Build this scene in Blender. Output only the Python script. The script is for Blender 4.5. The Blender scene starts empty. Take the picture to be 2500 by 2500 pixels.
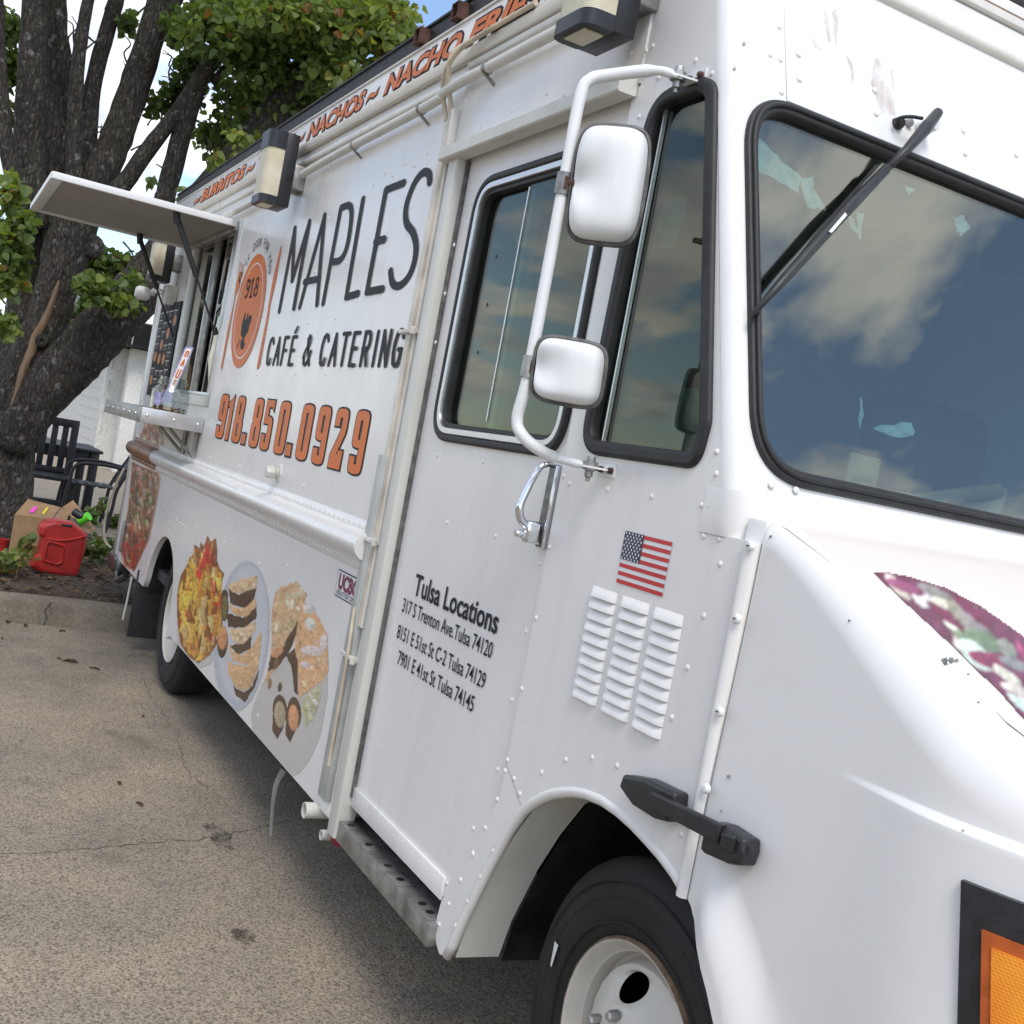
import bpy, bmesh, math, random
from mathutils import Vector, Matrix
random.seed(7)
rad = math.radians
scn = bpy.context.scene
COL = scn.collection

# ------------------------------------------------------------------ camera
H, D = 1.45, 1.26                       # eye height, distance to the truck's side (side plane is y = 0)
FPX = 2780.0                            # focal length in pixels of the 2500 px square photograph
CR = Vector((0.45172332, 0.87304329, 0.18368847))
CD = Vector((0.11770256, 0.14577353, -0.98229129))
CF = Vector((-0.88435974, 0.46534449, -0.03691013))
cam = bpy.data.cameras.new('camera'); cam.sensor_fit = 'HORIZONTAL'; cam.sensor_width = 36.0
cam.lens = 36.0 * FPX / 2500.0; cam.clip_start = 0.02; cam.clip_end = 4000
co = bpy.data.objects.new('camera', cam); COL.objects.link(co)
m = Matrix((CR, -CD, -CF)).transposed().to_4x4(); m.translation = (0, -D, H)
co.matrix_world = m; scn.camera = co

# ------------------------------------------------------------------ sky, sun, exposure
SUN_EL, SUN_AZ = rad(52), rad(-14)       # azimuth measured from +X (the truck's nose) towards +Y
w = bpy.data.worlds.new('World'); scn.world = w; w.use_nodes = True
nt = w.node_tree; nt.nodes.clear(); N = nt.nodes.new; L = nt.links.new
out = N('ShaderNodeOutputWorld'); bg = N('ShaderNodeBackground'); bg.inputs[1].default_value = 0.130
sky = N('ShaderNodeTexSky'); sky.sky_type = 'NISHITA'; sky.sun_disc = False
sky.sun_elevation = SUN_EL; sky.sun_rotation = rad(90) - SUN_AZ
sky.air_density = 0.9; sky.dust_density = 0.6; sky.ozone_density = 1.3
tc = N('ShaderNodeTexCoord'); sep = N('ShaderNodeSeparateXYZ'); L(tc.outputs['Generated'], sep.inputs[0])
zc = N('ShaderNodeMath'); zc.operation = 'MAXIMUM'; zc.inputs[1].default_value = 0.0; L(sep.outputs[2], zc.inputs[0])
za = N('ShaderNodeMath'); za.operation = 'ADD'; za.inputs[1].default_value = 0.22; L(zc.outputs[0], za.inputs[0])
dx = N('ShaderNodeMath'); dx.operation = 'DIVIDE'; L(sep.outputs[0], dx.inputs[0]); L(za.outputs[0], dx.inputs[1])
dy = N('ShaderNodeMath'); dy.operation = 'DIVIDE'; L(sep.outputs[1], dy.inputs[0]); L(za.outputs[0], dy.inputs[1])
cmb = N('ShaderNodeCombineXYZ'); L(dx.outputs[0], cmb.inputs[0]); L(dy.outputs[0], cmb.inputs[1]); cmb.inputs[2].default_value = 57.2
no = N('ShaderNodeTexNoise'); no.inputs['Scale'].default_value = 2.1; no.inputs['Detail'].default_value = 9
no.inputs['Roughness'].default_value = 0.56; no.inputs['Distortion'].default_value = 0.25; L(cmb.outputs[0], no.inputs['Vector'])
rmp = N('ShaderNodeValToRGB'); rmp.color_ramp.elements[0].position = 0.465; rmp.color_ramp.elements[1].position = 0.56
L(no.outputs['Fac'], rmp.inputs[0])
no2 = N('ShaderNodeTexNoise'); no2.inputs['Scale'].default_value = 4.5; no2.inputs['Detail'].default_value = 6; L(cmb.outputs[0], no2.inputs['Vector'])
rm2 = N('ShaderNodeValToRGB'); rm2.color_ramp.elements[0].position = 0.3; rm2.color_ramp.elements[1].position = 0.75
rm2.color_ramp.elements[0].color = (3.6, 3.9, 4.5, 1); rm2.color_ramp.elements[1].color = (8.2, 8.0, 7.7, 1)
L(no2.outputs['Fac'], rm2.inputs[0])
mx = N('ShaderNodeMix'); mx.data_type = 'RGBA'; L(rmp.outputs[0], mx.inputs[0]); L(sky.outputs[0], mx.inputs[6]); L(rm2.outputs[0], mx.inputs[7])
L(mx.outputs[2], bg.inputs[0]); L(bg.outputs[0], out.inputs[0])

sd = bpy.data.lights.new('sun', 'SUN'); sd.energy = 1.15; sd.angle = rad(24); sd.color = (1.0, 0.945, 0.86)
so = bpy.data.objects.new('sun', sd); COL.objects.link(so)
sdir = Vector((math.cos(SUN_EL) * math.cos(SUN_AZ), math.cos(SUN_EL) * math.sin(SUN_AZ), math.sin(SUN_EL)))
so.rotation_euler = sdir.to_track_quat('Z', 'Y').to_euler(); so.location = (0, 0, 12)

vs = scn.view_settings; vs.view_transform = 'Standard'; vs.look = 'None'; vs.exposure = 0.84; vs.gamma = 1.0; vs.use_curve_mapping = False
scn.cycles.max_bounces = 8; scn.cycles.transparent_max_bounces = 12

# ------------------------------------------------------------------ pixel rays
def ray(px, py):
    v = Vector((px - 1250.0, py - 1250.0, FPX))
    return CR * v.x + CD * v.y + CF * v.z
CAM = Vector((0, -D, H))
def S(px, py, y=0.0):                   # point on the plane y = const (the truck's side)
    r = ray(px, py); return CAM + r * ((D + y) / r.y)
def S2(px, py, y=0.0):
    p = S(px, py, y); return (p.x, p.z)
def G(px, py, z=0.0):
    r = ray(px, py); return CAM + r * ((z - H) / r.z)
def PXp(px, py, X):
    r = ray(px, py); return CAM + r * (X / r.x)
WK, WX, WZ = 0.33, -1.600, 1.515         # raked front wall: X = WX - WK (z - WZ)
def PW(px, py, o=0.0):
    r = ray(px, py); t = (WX + o - WK * (H - WZ)) / (r.x + WK * r.z); return CAM + r * t
def zm(x0, y0, x1, w=1932.0):           # reads coordinates measured in an enlarged crop
    k = (x1 - x0) / w
    return lambda x, y: (x0 + k * x, y0 + k * y)

# ------------------------------------------------------------------ materials
MATS = {}
def nodes(name):
    m = bpy.data.materials.new(name); m.use_nodes = True
    t = m.node_tree; b = t.nodes['Principled BSDF']; MATS[name] = m
    return m, t, b
def tex(t, kind, scale, detail=4, vec=None, rough=0.5, stretch=None):
    n = t.nodes.new(kind); n.inputs['Scale'].default_value = scale
    if 'Detail' in n.inputs: n.inputs['Detail'].default_value = detail
    if 'Roughness' in n.inputs and kind == 'ShaderNodeTexNoise': n.inputs['Roughness'].default_value = rough
    if vec is None:
        c = t.nodes.new('ShaderNodeTexCoord'); vec = c.outputs['Object']
    if stretch:
        mp = t.nodes.new('ShaderNodeMapping'); mp.inputs['Scale'].default_value = stretch
        t.links.new(vec, mp.inputs[0]); vec = mp.outputs[0]
    t.links.new(vec, n.inputs['Vector']); return n
def ramp(t, src, stops):
    r = t.nodes.new('ShaderNodeValToRGB'); e = r.color_ramp.elements
    while len(e) < len(stops): e.new(0.5)
    for k, (p, c) in zip(e, stops):
        k.position = p; k.color = (*c, 1) if len(c) == 3 else c
    t.links.new(src, r.inputs[0]); return r
def mixc(t, f, a, b, mode='MIX'):
    n = t.nodes.new('ShaderNodeMix'); n.data_type = 'RGBA'; n.blend_type = mode
    for s, i in ((f, 0), (a, 6), (b, 7)):
        if hasattr(s, 'links'): t.links.new(s, n.inputs[i])
        elif isinstance(s, (int, float)): n.inputs[i].default_value = s
        else: n.inputs[i].default_value = (*s, 1)
    return n.outputs[2]
def bump(t, b, src, dist, strength=1.0):
    n = t.nodes.new('ShaderNodeBump'); n.inputs['Distance'].default_value = dist; n.inputs['Strength'].default_value = strength
    t.links.new(src, n.inputs['Height']); t.links.new(n.outputs[0], b.inputs['Normal'])
def simple(name, col, rough=0.5, metal=0.0, var=0.12, vs=9.0, bmp=0.0, spec=0.5, coat=0.0, bs=None, stretch=None):
    m, t, b = nodes(name)
    n = tex(t, 'ShaderNodeTexNoise', vs, 5, stretch=stretch)
    c1 = tuple(max(0, c * (1 - var)) for c in col); c2 = tuple(min(1, c * (1 + var)) for c in col)
    r = ramp(t, n.outputs['Fac'], [(0.3, c1), (0.7, c2)])
    t.links.new(r.outputs[0], b.inputs['Base Color'])
    b.inputs['Roughness'].default_value = rough; b.inputs['Metallic'].default_value = metal
    b.inputs['Specular IOR Level'].default_value = spec; b.inputs['Coat Weight'].default_value = coat
    if bmp: bump(t, b, tex(t, 'ShaderNodeTexNoise', bs or vs * 6, 6, stretch=stretch).outputs['Fac'], bmp)
    return m
def paint(name, col, rough, dirt=0.5, coat=0.25, streak=(14, 14, 0.9)):
    m, t, b = nodes(name)
    n = tex(t, 'ShaderNodeTexNoise', 1.0, 7, stretch=streak, rough=0.6)
    g = tex(t, 'ShaderNodeTexNoise', 3.2, 8, rough=0.65)
    f1 = ramp(t, n.outputs['Fac'], [(0.46, (0, 0, 0)), (0.82, (dirt * 0.5,) * 3)])
    f2 = ramp(t, g.outputs['Fac'], [(0.52, (0, 0, 0)), (0.85, (dirt * 0.45,) * 3)])
    c = mixc(t, f1.outputs[0], col, (0.42, 0.40, 0.36))
    c = mixc(t, f2.outputs[0], c, (0.50, 0.47, 0.42))
    sp = tex(t, 'ShaderNodeTexNoise', 70, 2)
    f3 = ramp(t, sp.outputs['Fac'], [(0.77, (0, 0, 0)), (0.80, (dirt * 0.8,) * 3)])
    c = mixc(t, f3.outputs[0], c, (0.2, 0.17, 0.14))
    t.links.new(c, b.inputs['Base Color'])
    rr = ramp(t, g.outputs['Fac'], [(0.3, (rough * 0.8,) * 3), (0.8, (min(1, rough * 1.5),) * 3)])
    t.links.new(rr.outputs[0], b.inputs['Roughness'])
    b.inputs['Coat Weight'].default_value = coat; b.inputs['Coat Roughness'].default_value = 0.12
    bn = tex(t, 'ShaderNodeTexNoise', 2.4, 2); bump(t, b, bn.outputs['Fac'], 0.006, 0.55)
    return m
paint('white_paint', (0.80, 0.785, 0.765), 0.28, 0.30)
paint('front_paint', (0.80, 0.80, 0.79), 0.42, 0.35, 0.1)
paint('hood_paint', (0.79, 0.78, 0.765), 0.34, 0.18, 0.2, (3, 3, 3))
paint('rusty_white', (0.60, 0.56, 0.48), 0.5, 1.0, 0.0, (6, 6, 6))
paint('lid_print', (0.76, 0.70, 0.655), 0.4, 0.12, 0.1, (3, 3, 3))
paint('dirty_white', (0.66, 0.65, 0.60), 0.45, 0.75, 0.0)
simple('mirror_white', (0.80, 0.81, 0.81), 0.38, 0, 0.03)
simple('rubber', (0.018, 0.018, 0.019), 0.55, 0, 0.3, 30, 0.0006)
simple('weathered_rubber', (0.12, 0.115, 0.11), 0.75, 0, 0.45, 40, 0.0008)
simple('tyre', (0.013, 0.013, 0.013), 0.72, 0, 0.35, 14, 0.001)
simple('black_plastic', (0.022, 0.023, 0.026), 0.42, 0, 0.25, 40, 0.0004)
simple('dark_inside', (0.03, 0.03, 0.032), 0.8, 0, 0.4, 5)
simple('wheelhouse_black', (0.012, 0.012, 0.012), 0.5, 0, 0.9, 9, 0.004)
simple('cab_grey', (0.15, 0.16, 0.17), 0.7, 0, 0.2, 6)
simple('seat_black', (0.025, 0.026, 0.03), 0.5, 0, 0.3, 20)
simple('chrome', (0.78, 0.79, 0.82), 0.10, 1.0, 0.06, 30)
simple('dark_chrome', (0.16, 0.165, 0.17), 0.28, 0.8, 0.4, 60)
simple('aluminium', (0.62, 0.625, 0.63), 0.32, 0.9, 0.10, 20, 0, stretch=(1, 1, 14))
simple('dull_aluminium', (0.33, 0.33, 0.315), 0.45, 0.75, 0.4, 22, 0.0006)
simple('steel_shelf', (0.60, 0.60, 0.60), 0.36, 0.85, 0.08, 18)
simple('rust', (0.085, 0.04, 0.03), 0.85, 0.1, 0.5, 40, 0.001)
simple('rail_black', (0.022, 0.02, 0.022), 0.6, 0.1, 0.6, 25, 0.001)
simple('lamp_black', (0.016, 0.017, 0.022), 0.38, 0, 0.2, 30)
simple('pvc', (0.62, 0.61, 0.56), 0.4, 0, 0.15, 20)
simple('grey_conduit', (0.44, 0.45, 0.43), 0.45, 0, 0.15, 12)
simple('wire_tan', (0.56, 0.48, 0.36), 0.6, 0, 0.3, 12)
simple('wire_white', (0.66, 0.64, 0.58), 0.5, 0, 0.15, 12)
simple('red_cloth', (0.28, 0.02, 0.035), 0.8, 0, 0.3, 40)
simple('print_black', (0.013, 0.015, 0.021), 0.55, 0, 0.1, 10, spec=0.25)
simple('print_orange', (0.66, 0.165, 0.035), 0.45, 0, 0.08, 5, spec=0.3)
simple('print_orange_pale', (0.64, 0.30, 0.18), 0.34, 0, 0.15, 8)
simple('print_white', (0.76, 0.76, 0.77), 0.35, 0, 0.03)
simple('print_red', (0.55, 0.035, 0.04), 0.35, 0, 0.08)
simple('print_navy', (0.025, 0.03, 0.075), 0.35, 0, 0.1)
simple('print_maroon', (0.20, 0.03, 0.09), 0.4, 0, 0.2)
simple('wood_board', (0.36, 0.35, 0.32), 0.7, 0, 0.06, 4)
simple('plank_grey', (0.20, 0.18, 0.15), 0.75, 0, 0.3, 20)
simple('cardboard', (0.30, 0.185, 0.095), 0.85, 0, 0.12, 12)
simple('tape_pink', (0.85, 0.10, 0.55), 0.5, 0, 0.05)
simple('tape_yellow', (0.80, 0.68, 0.02), 0.5, 0, 0.05)
simple('tape_green', (0.14, 0.75, 0.03), 0.5, 0, 0.05)
simple('red_plastic', (0.44, 0.022, 0.018), 0.45, 0, 0.25, 9, 0.001)
simple('patio_black', (0.018, 0.018, 0.02), 0.45, 0, 0.3, 20)
simple('bare_wood', (0.21, 0.14, 0.085), 0.85, 0, 0.55, 10, 0.004, stretch=(1, 1, 0.15))
simple('black_metal', (0.014, 0.014, 0.017), 0.4, 0.2, 0.2, 5)
simple('brown_trim', (0.20, 0.125, 0.08), 0.75, 0, 0.3, 12)
simple('soil', (0.085, 0.062, 0.042), 0.95, 0, 0.6, 22, 0.03, bs=60)
simple('dead_leaf', (0.085, 0.038, 0.018), 0.8, 0, 0.4, 20)
simple('grey_strap', (0.16, 0.16, 0.155), 0.6, 0, 0.2, 20)
simple('plate_grey', (0.34, 0.34, 0.31), 0.5, 0.4, 0.3, 30)
simple('paper', (0.7, 0.7, 0.68), 0.7, 0, 0.05)
simple('film', (0.34, 0.46, 0.455), 0.6, 0, 0.3, 40)
simple('brass', (0.34, 0.30, 0.20), 0.5, 0.3, 0.2)

def glass(name, tint, ior=1.5, rough=0.0):
    m = bpy.data.materials.new(name); m.use_nodes = True; MATS[name] = m
    t = m.node_tree; t.nodes.clear(); o = t.nodes.new('ShaderNodeOutputMaterial')
    tr = t.nodes.new('ShaderNodeBsdfTransparent'); tr.inputs[0].default_value = (*tint, 1)
    gl = t.nodes.new('ShaderNodeBsdfGlossy'); gl.inputs['Roughness'].default_value = rough; gl.inputs['Color'].default_value = (1.0, 0.96, 0.85, 1)
    lw = t.nodes.new('ShaderNodeLayerWeight'); lw.inputs[0].default_value = 0.5
    pw = t.nodes.new('ShaderNodeMath'); pw.operation = 'POWER'; pw.inputs[1].default_value = 5.0; t.links.new(lw.outputs['Facing'], pw.inputs[0])
    fr = t.nodes.new('ShaderNodeMapRange'); fr.inputs['To Min'].default_value = ior; fr.inputs['To Max'].default_value = 1.0; t.links.new(pw.outputs[0], fr.inputs[0])
    n = tex(t, 'ShaderNodeTexNoise', 1.5, 1); bp = t.nodes.new('ShaderNodeBump'); bp.inputs['Distance'].default_value = 0.002
    t.links.new(n.outputs['Fac'], bp.inputs['Height']); t.links.new(bp.outputs[0], gl.inputs['Normal'])
    mi = t.nodes.new('ShaderNodeMixShader'); t.links.new(fr.outputs[0], mi.inputs[0]); t.links.new(tr.outputs[0], mi.inputs[1]); t.links.new(gl.outputs[0], mi.inputs[2])
    t.links.new(mi.outputs[0], o.inputs[0]); return m
glass('window_glass', (0.46, 0.56, 0.52), 0.060)
glass('windshield_glass', (0.70, 0.80, 0.79), 0.15)
glass('jar_glass', (0.86, 0.89, 0.90), 0.09)
glass('dark_glass', (0.30, 0.33, 0.35), 0.06)

m, t, b = nodes('lens_cream')
b.inputs['Base Color'].default_value = (0.72, 0.68, 0.52, 1); b.inputs['Roughness'].default_value = 0.35
b.inputs['Subsurface Weight'].default_value = 0.35; b.inputs['Subsurface Radius'].default_value = (0.03, 0.03, 0.02)
wv = tex(t, 'ShaderNodeTexWave', 90); wv.bands_direction = 'Z'; bump(t, b, wv.outputs['Fac'], 0.0008)
nz = tex(t, 'ShaderNodeTexNoise', 9, 4); rr = ramp(t, nz.outputs['Fac'], [(0.35, (0.66, 0.60, 0.42)), (0.7, (0.78, 0.75, 0.62))]); t.links.new(rr.outputs[0], b.inputs['Base Color'])
m, t, b = nodes('amber_lens')
b.inputs['Base Color'].default_value = (0.85, 0.24, 0.012, 1); b.inputs['Roughness'].default_value = 0.2; b.inputs['Coat Weight'].default_value = 0.6
w1 = tex(t, 'ShaderNodeTexWave', 75); w1.bands_direction = 'Z'; w2 = tex(t, 'ShaderNodeTexWave', 75); w2.bands_direction = 'DIAGONAL'
mm = t.nodes.new('ShaderNodeMath'); mm.operation = 'MULTIPLY'; t.links.new(w1.outputs['Fac'], mm.inputs[0]); t.links.new(w2.outputs['Fac'], mm.inputs[1]); bump(t, b, mm.outputs[0], 0.0004)
nl = tex(t, 'ShaderNodeTexNoise', 14, 3); rr = ramp(t, nl.outputs['Fac'], [(0.35, (0.80, 0.21, 0.012)), (0.65, (0.95, 0.34, 0.025))]); t.links.new(rr.outputs[0], b.inputs['Base Color'])
simple('amber_edge', (0.46, 0.10, 0.02), 0.35, 0, 0.2, 30)

# printed pictures: colour from a colour attribute, broken up by noise
m, t, b = nodes('print_picture')
at = t.nodes.new('ShaderNodeVertexColor'); at.layer_name = 'Col'
nz = tex(t, 'ShaderNodeTexNoise', 30, 9, rough=0.78)
rr = ramp(t, nz.outputs['Fac'], [(0.34, (0.52, 0.44, 0.38)), (0.5, (0.98, 0.96, 0.94)), (0.66, (1.30, 1.27, 1.22))])
t.links.new(mixc(t, 1.0, at.outputs[0], rr.outputs[0], 'MULTIPLY'), b.inputs['Base Color'])
b.inputs['Roughness'].default_value = 0.33; b.inputs['Coat Weight'].default_value = 0.1
m, t, b = nodes('print_smooth')
at = t.nodes.new('ShaderNodeVertexColor'); at.layer_name = 'Col'; t.links.new(at.outputs[0], b.inputs['Base Color']); b.inputs['Roughness'].default_value = 0.33

# pizza print: streaks and speckles
m, t, b = nodes('print_pizza')
n1 = tex(t, 'ShaderNodeTexNoise', 1, 9, stretch=(11, 11, 5.5), rough=0.75)
r1 = ramp(t, n1.outputs['Fac'], [(0.34, (0.05, 0.025, 0.012)), (0.44, (0.22, 0.045, 0.02)), (0.49, (0.09, 0.085, 0.025)), (0.54, (0.36, 0.15, 0.07)), (0.62, (0.30, 0.06, 0.03)), (0.68, (0.60, 0.42, 0.28))])
c = t.nodes.new('ShaderNodeTexCoord'); sz = t.nodes.new('ShaderNodeSeparateXYZ'); t.links.new(c.outputs['Object'], sz.inputs[0])
mr = t.nodes.new('ShaderNodeMapRange'); mr.inputs[1].default_value = 0.45; mr.inputs[2].default_value = 0.78; t.links.new(sz.outputs[2], mr.inputs[0])
r3 = ramp(t, n1.outputs['Fac'], [(0.3, (0.26, 0.012, 0.008)), (0.55, (0.5, 0.05, 0.015)), (0.72, (0.6, 0.25, 0.12))])
t.links.new(mixc(t, mr.outputs[0], r3.outputs[0], r1.outputs[0]), b.inputs['Base Color']); b.inputs['Roughness'].default_value = 0.35

# exposed-aggregate concrete
m, t, b = nodes('aggregate')
v = tex(t, 'ShaderNodeTexVoronoi', 84); v.inputs['Randomness'].default_value = 1.0
hs = t.nodes.new('ShaderNodeSeparateColor'); t.links.new(v.outputs['Color'], hs.inputs[0])
st = ramp(t, hs.outputs[0], [(0.0, (0.055, 0.049, 0.043)), (0.18, (0.09, 0.08, 0.068)), (0.25, (0.16, 0.142, 0.12)), (0.55, (0.285, 0.243, 0.190)), (0.82, (0.35, 0.305, 0.242)), (1.0, (0.46, 0.44, 0.40))])
fac = ramp(t, v.outputs['Distance'], [(0.34, (1, 1, 1)), (0.50, (0, 0, 0))])
fn = tex(t, 'ShaderNodeTexNoise', 150, 3, rough=0.6)
fine = ramp(t, fn.outputs['Fac'], [(0.36, (0.10, 0.088, 0.072)), (0.5, (0.300, 0.252, 0.195)), (0.64, (0.40, 0.345, 0.27))])
base = mixc(t, fac.outputs[0], fine.outputs[0], st.outputs[0])
lg = tex(t, 'ShaderNodeTexNoise', 0.8, 8, rough=0.62); lr = ramp(t, lg.outputs['Fac'], [(0.3, (0.50, 0.50, 0.51)), (0.48, (0.86, 0.855, 0.85)), (0.70, (1.25, 1.20, 1.10))])
base = mixc(t, 1.0, base, lr.outputs[0], 'MULTIPLY')
sn = tex(t, 'ShaderNodeTexNoise', 2.3, 5, rough=0.5); sr = ramp(t, sn.outputs['Fac'], [(0.64, (0, 0, 0)), (0.75, (0.6, 0.6, 0.6))])
base = mixc(t, sr.outputs[0], base, (0.12, 0.10, 0.075))
t.links.new(base, b.inputs['Base Color']); b.inputs['Roughness'].default_value = 0.85
bump(t, b, v.outputs['Distance'], 0.004, 0.6)

def conc(name, col, var=0.35):
    m, t, b = nodes(name)
    n = tex(t, 'ShaderNodeTexNoise', 3.5, 10, rough=0.7); r = ramp(t, n.outputs['Fac'], [(0.3, tuple(c * (1 - var) for c in col)), (0.55, col), (0.75, tuple(c * (1 + var) for c in col))])
    n2 = tex(t, 'ShaderNodeTexNoise', 60, 4); r2 = ramp(t, n2.outputs['Fac'], [(0.3, (0.72, 0.72, 0.72)), (0.65, (1.1, 1.1, 1.1))])
    t.links.new(mixc(t, 1.0, r.outputs[0], r2.outputs[0], 'MULTIPLY'), b.inputs['Base Color']); b.inputs['Roughness'].default_value = 0.9
    bump(t, b, n.outputs['Fac'], 0.02); return m
conc('kerb_concrete', (0.215, 0.185, 0.145)); conc('patio_concrete', (0.34, 0.28, 0.215), 0.15)
conc('white_wall', (0.72, 0.72, 0.68), 0.06)

# bark
m, t, b = nodes('bark')
w1 = tex(t, 'ShaderNodeTexNoise', 1, 10, stretch=(26, 26, 9), rough=0.75)
vo = tex(t, 'ShaderNodeTexVoronoi', 1, stretch=(34, 34, 11)); vo.feature = 'DISTANCE_TO_EDGE'
vr = ramp(t, vo.outputs['Distance'], [(0.0, (0.25, 0.25, 0.25)), (0.22, (1, 1, 1))])
r1 = ramp(t, w1.outputs['Fac'], [(0.34, (0.046, 0.038, 0.030)), (0.5, (0.125, 0.106, 0.086)), (0.68, (0.25, 0.22, 0.185))])
cc = mixc(t, 1.0, r1.outputs[0], vr.outputs[0], 'MULTIPLY')
lc = tex(t, 'ShaderNodeTexNoise', 16, 6); lf = ramp(t, lc.outputs['Fac'], [(0.62, (0, 0, 0)), (0.67, (0.75, 0.75, 0.75))])
mo = tex(t, 'ShaderNodeTexNoise', 1.6, 4); mf = ramp(t, mo.outputs['Fac'], [(0.55, (0, 0, 0)), (0.75, (0.35, 0.35, 0.35))])
cc = mixc(t, mf.outputs[0], cc, (0.075, 0.066, 0.022)); cc = mixc(t, lf.outputs[0], cc, (0.24, 0.24, 0.225))
t.links.new(cc, b.inputs['Base Color']); b.inputs['Roughness'].default_value = 0.95
ad = t.nodes.new('ShaderNodeMath'); ad.operation = 'ADD'; t.links.new(w1.outputs['Fac'], ad.inputs[0]); t.links.new(vr.outputs[0], ad.inputs[1])
bump(t, b, ad.outputs[0], 0.035, 1.0)

def leafmat(name, c1, c2, tr):
    m = bpy.data.materials.new(name); m.use_nodes = True; MATS[name] = m; t = m.node_tree; b = t.nodes['Principled BSDF']
    at = t.nodes.new('ShaderNodeVertexColor'); at.layer_name = 'Col'; sc = t.nodes.new('ShaderNodeSeparateColor'); t.links.new(at.outputs[0], sc.inputs[0])
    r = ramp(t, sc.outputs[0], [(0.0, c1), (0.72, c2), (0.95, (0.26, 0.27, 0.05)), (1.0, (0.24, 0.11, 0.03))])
    t.links.new(r.outputs[0], b.inputs['Base Color']); b.inputs['Roughness'].default_value = 0.42
    tl = t.nodes.new('ShaderNodeBsdfTranslucent'); t.links.new(mixc(t, 1.0, r.outputs[0], (1.5, 1.6, 0.7), 'MULTIPLY'), tl.inputs[0])
    mi = t.nodes.new('ShaderNodeMixShader'); mi.inputs[0].default_value = tr
    t.links.new(b.outputs[0], mi.inputs[1]); t.links.new(tl.outputs[0], mi.inputs[2]); t.links.new(mi.outputs[0], t.nodes['Material Output'].inputs[0])
leafmat('tree_leaf', (0.034, 0.068, 0.020), (0.175, 0.235, 0.060), 0.46)
leafmat('shrub_leaf', (0.05, 0.085, 0.025), (0.13, 0.18, 0.05), 0.3)

# ------------------------------------------------------------------ object helpers
WLOC = {}
def reg(o, parent, loc):
    WLOC[o.name] = Vector(loc); COL.objects.link(o)
    if parent is not None:
        o.parent = parent; o.location = Vector(loc) - WLOC[parent.name]
    else: o.location = loc
    return o
def mk(name, verts, faces, mat, parent=None, smooth=False, loc=(0, 0, 0), cols=None, auto=None):
    me = bpy.data.meshes.new(name); me.from_pydata([tuple(v) for v in verts], [], faces); me.update()
    me.materials.append(MATS[mat])
    if smooth:
        me.polygons.foreach_set('use_smooth', [True] * len(me.polygons))
        if auto: me.set_sharp_from_angle(angle=rad(auto))
    if cols is not None:
        ca = me.color_attributes.new('Col', 'FLOAT_COLOR', 'POINT')
        ca.data.foreach_set('color', [x for c in cols for x in (*c, 1.0)])
    return reg(bpy.data.objects.new(name, me), parent, loc)
def empty(name, loc, label=None, cat=None, group=None):
    o = bpy.data.objects.new(name, None); o.empty_display_size = 0.1; reg(o, None, loc)
    if label: tag(o, label, cat, group)
    return o
def tag(o, label=None, cat=None, group=None, kind=None):
    if label: o['label'] = label
    if cat: o['category'] = cat
    if group: o['group'] = group
    if kind: o['kind'] = kind
    return o
def share(name, me, parent, loc, rot=None, scl=None):
    o = bpy.data.objects.new(name, me); reg(o, parent, loc)
    if rot is not None: o.rotation_euler = rot
    if scl is not None: o.scale = scl
    return o
def bm_obj(name, bm, mat, parent=None, smooth=False, loc=(0, 0, 0), auto=35):
    me = bpy.data.meshes.new(name); bm.to_mesh(me); bm.free(); me.materials.append(MATS[mat])
    if smooth:
        me.polygons.foreach_set('use_smooth', [True] * len(me.polygons)); me.set_sharp_from_angle(angle=rad(auto))
    return reg(bpy.data.objects.new(name, me), parent, loc)
def box_bm(bm, x0, x1, y0, y1, z0, z1, bev=0.0, seg=2, mtx=None):
    r = bmesh.ops.create_cube(bm, size=1.0); vv = r['verts']
    for v in vv: v.co = Vector(((x0 + x1) / 2 + v.co.x * (x1 - x0), (y0 + y1) / 2 + v.co.y * (y1 - y0), (z0 + z1) / 2 + v.co.z * (z1 - z0)))
    if bev:
        ee = list({e for v in vv for e in v.link_edges})
        bb = bmesh.ops.bevel(bm, geom=ee, offset=bev, segments=seg, affect='EDGES', profile=0.5); vv = list({v for f in bb['faces'] for v in f.verts} | {v for v in vv if v.is_valid})
    if mtx is not None: bmesh.ops.transform(bm, matrix=mtx, verts=vv)
    return vv
def box(name, x0, x1, y0, y1, z0, z1, mat, parent=None, bev=0.004, seg=2, mtx=None, loc=(0, 0, 0)):
    bm = bmesh.new(); box_bm(bm, x0, x1, y0, y1, z0, z1, bev, seg, mtx)
    return bm_obj(name, bm, mat, parent, bev > 0, loc)
def fillet(pts, r, seg=6):
    res = []; n = len(pts)
    for i in range(n):
        p = Vector(pts[i][:2]); a = Vector(pts[i - 1][:2]); c = Vector(pts[(i + 1) % n][:2])
        rr = pts[i][2] if len(pts[i]) > 2 else r
        d1, d2 = (a - p), (c - p); l1, l2 = d1.length, d2.length
        if rr <= 0 or l1 < 1e-6 or l2 < 1e-6: res.append((p.x, p.y)); continue
        d1 /= l1; d2 /= l2; ang = math.acos(max(-1, min(1, d1.dot(d2))))
        if ang > 3.05: res.append((p.x, p.y)); continue
        tl = min(rr / math.tan(ang / 2), l1 * 0.49, l2 * 0.49)
        A, B = p + d1 * tl, p + d2 * tl
        for k in range(seg + 1):
            u = k / seg; q = A * (1 - u) ** 2 + p * 2 * u * (1 - u) + B * u * u; res.append((q.x, q.y))
    return res
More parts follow.
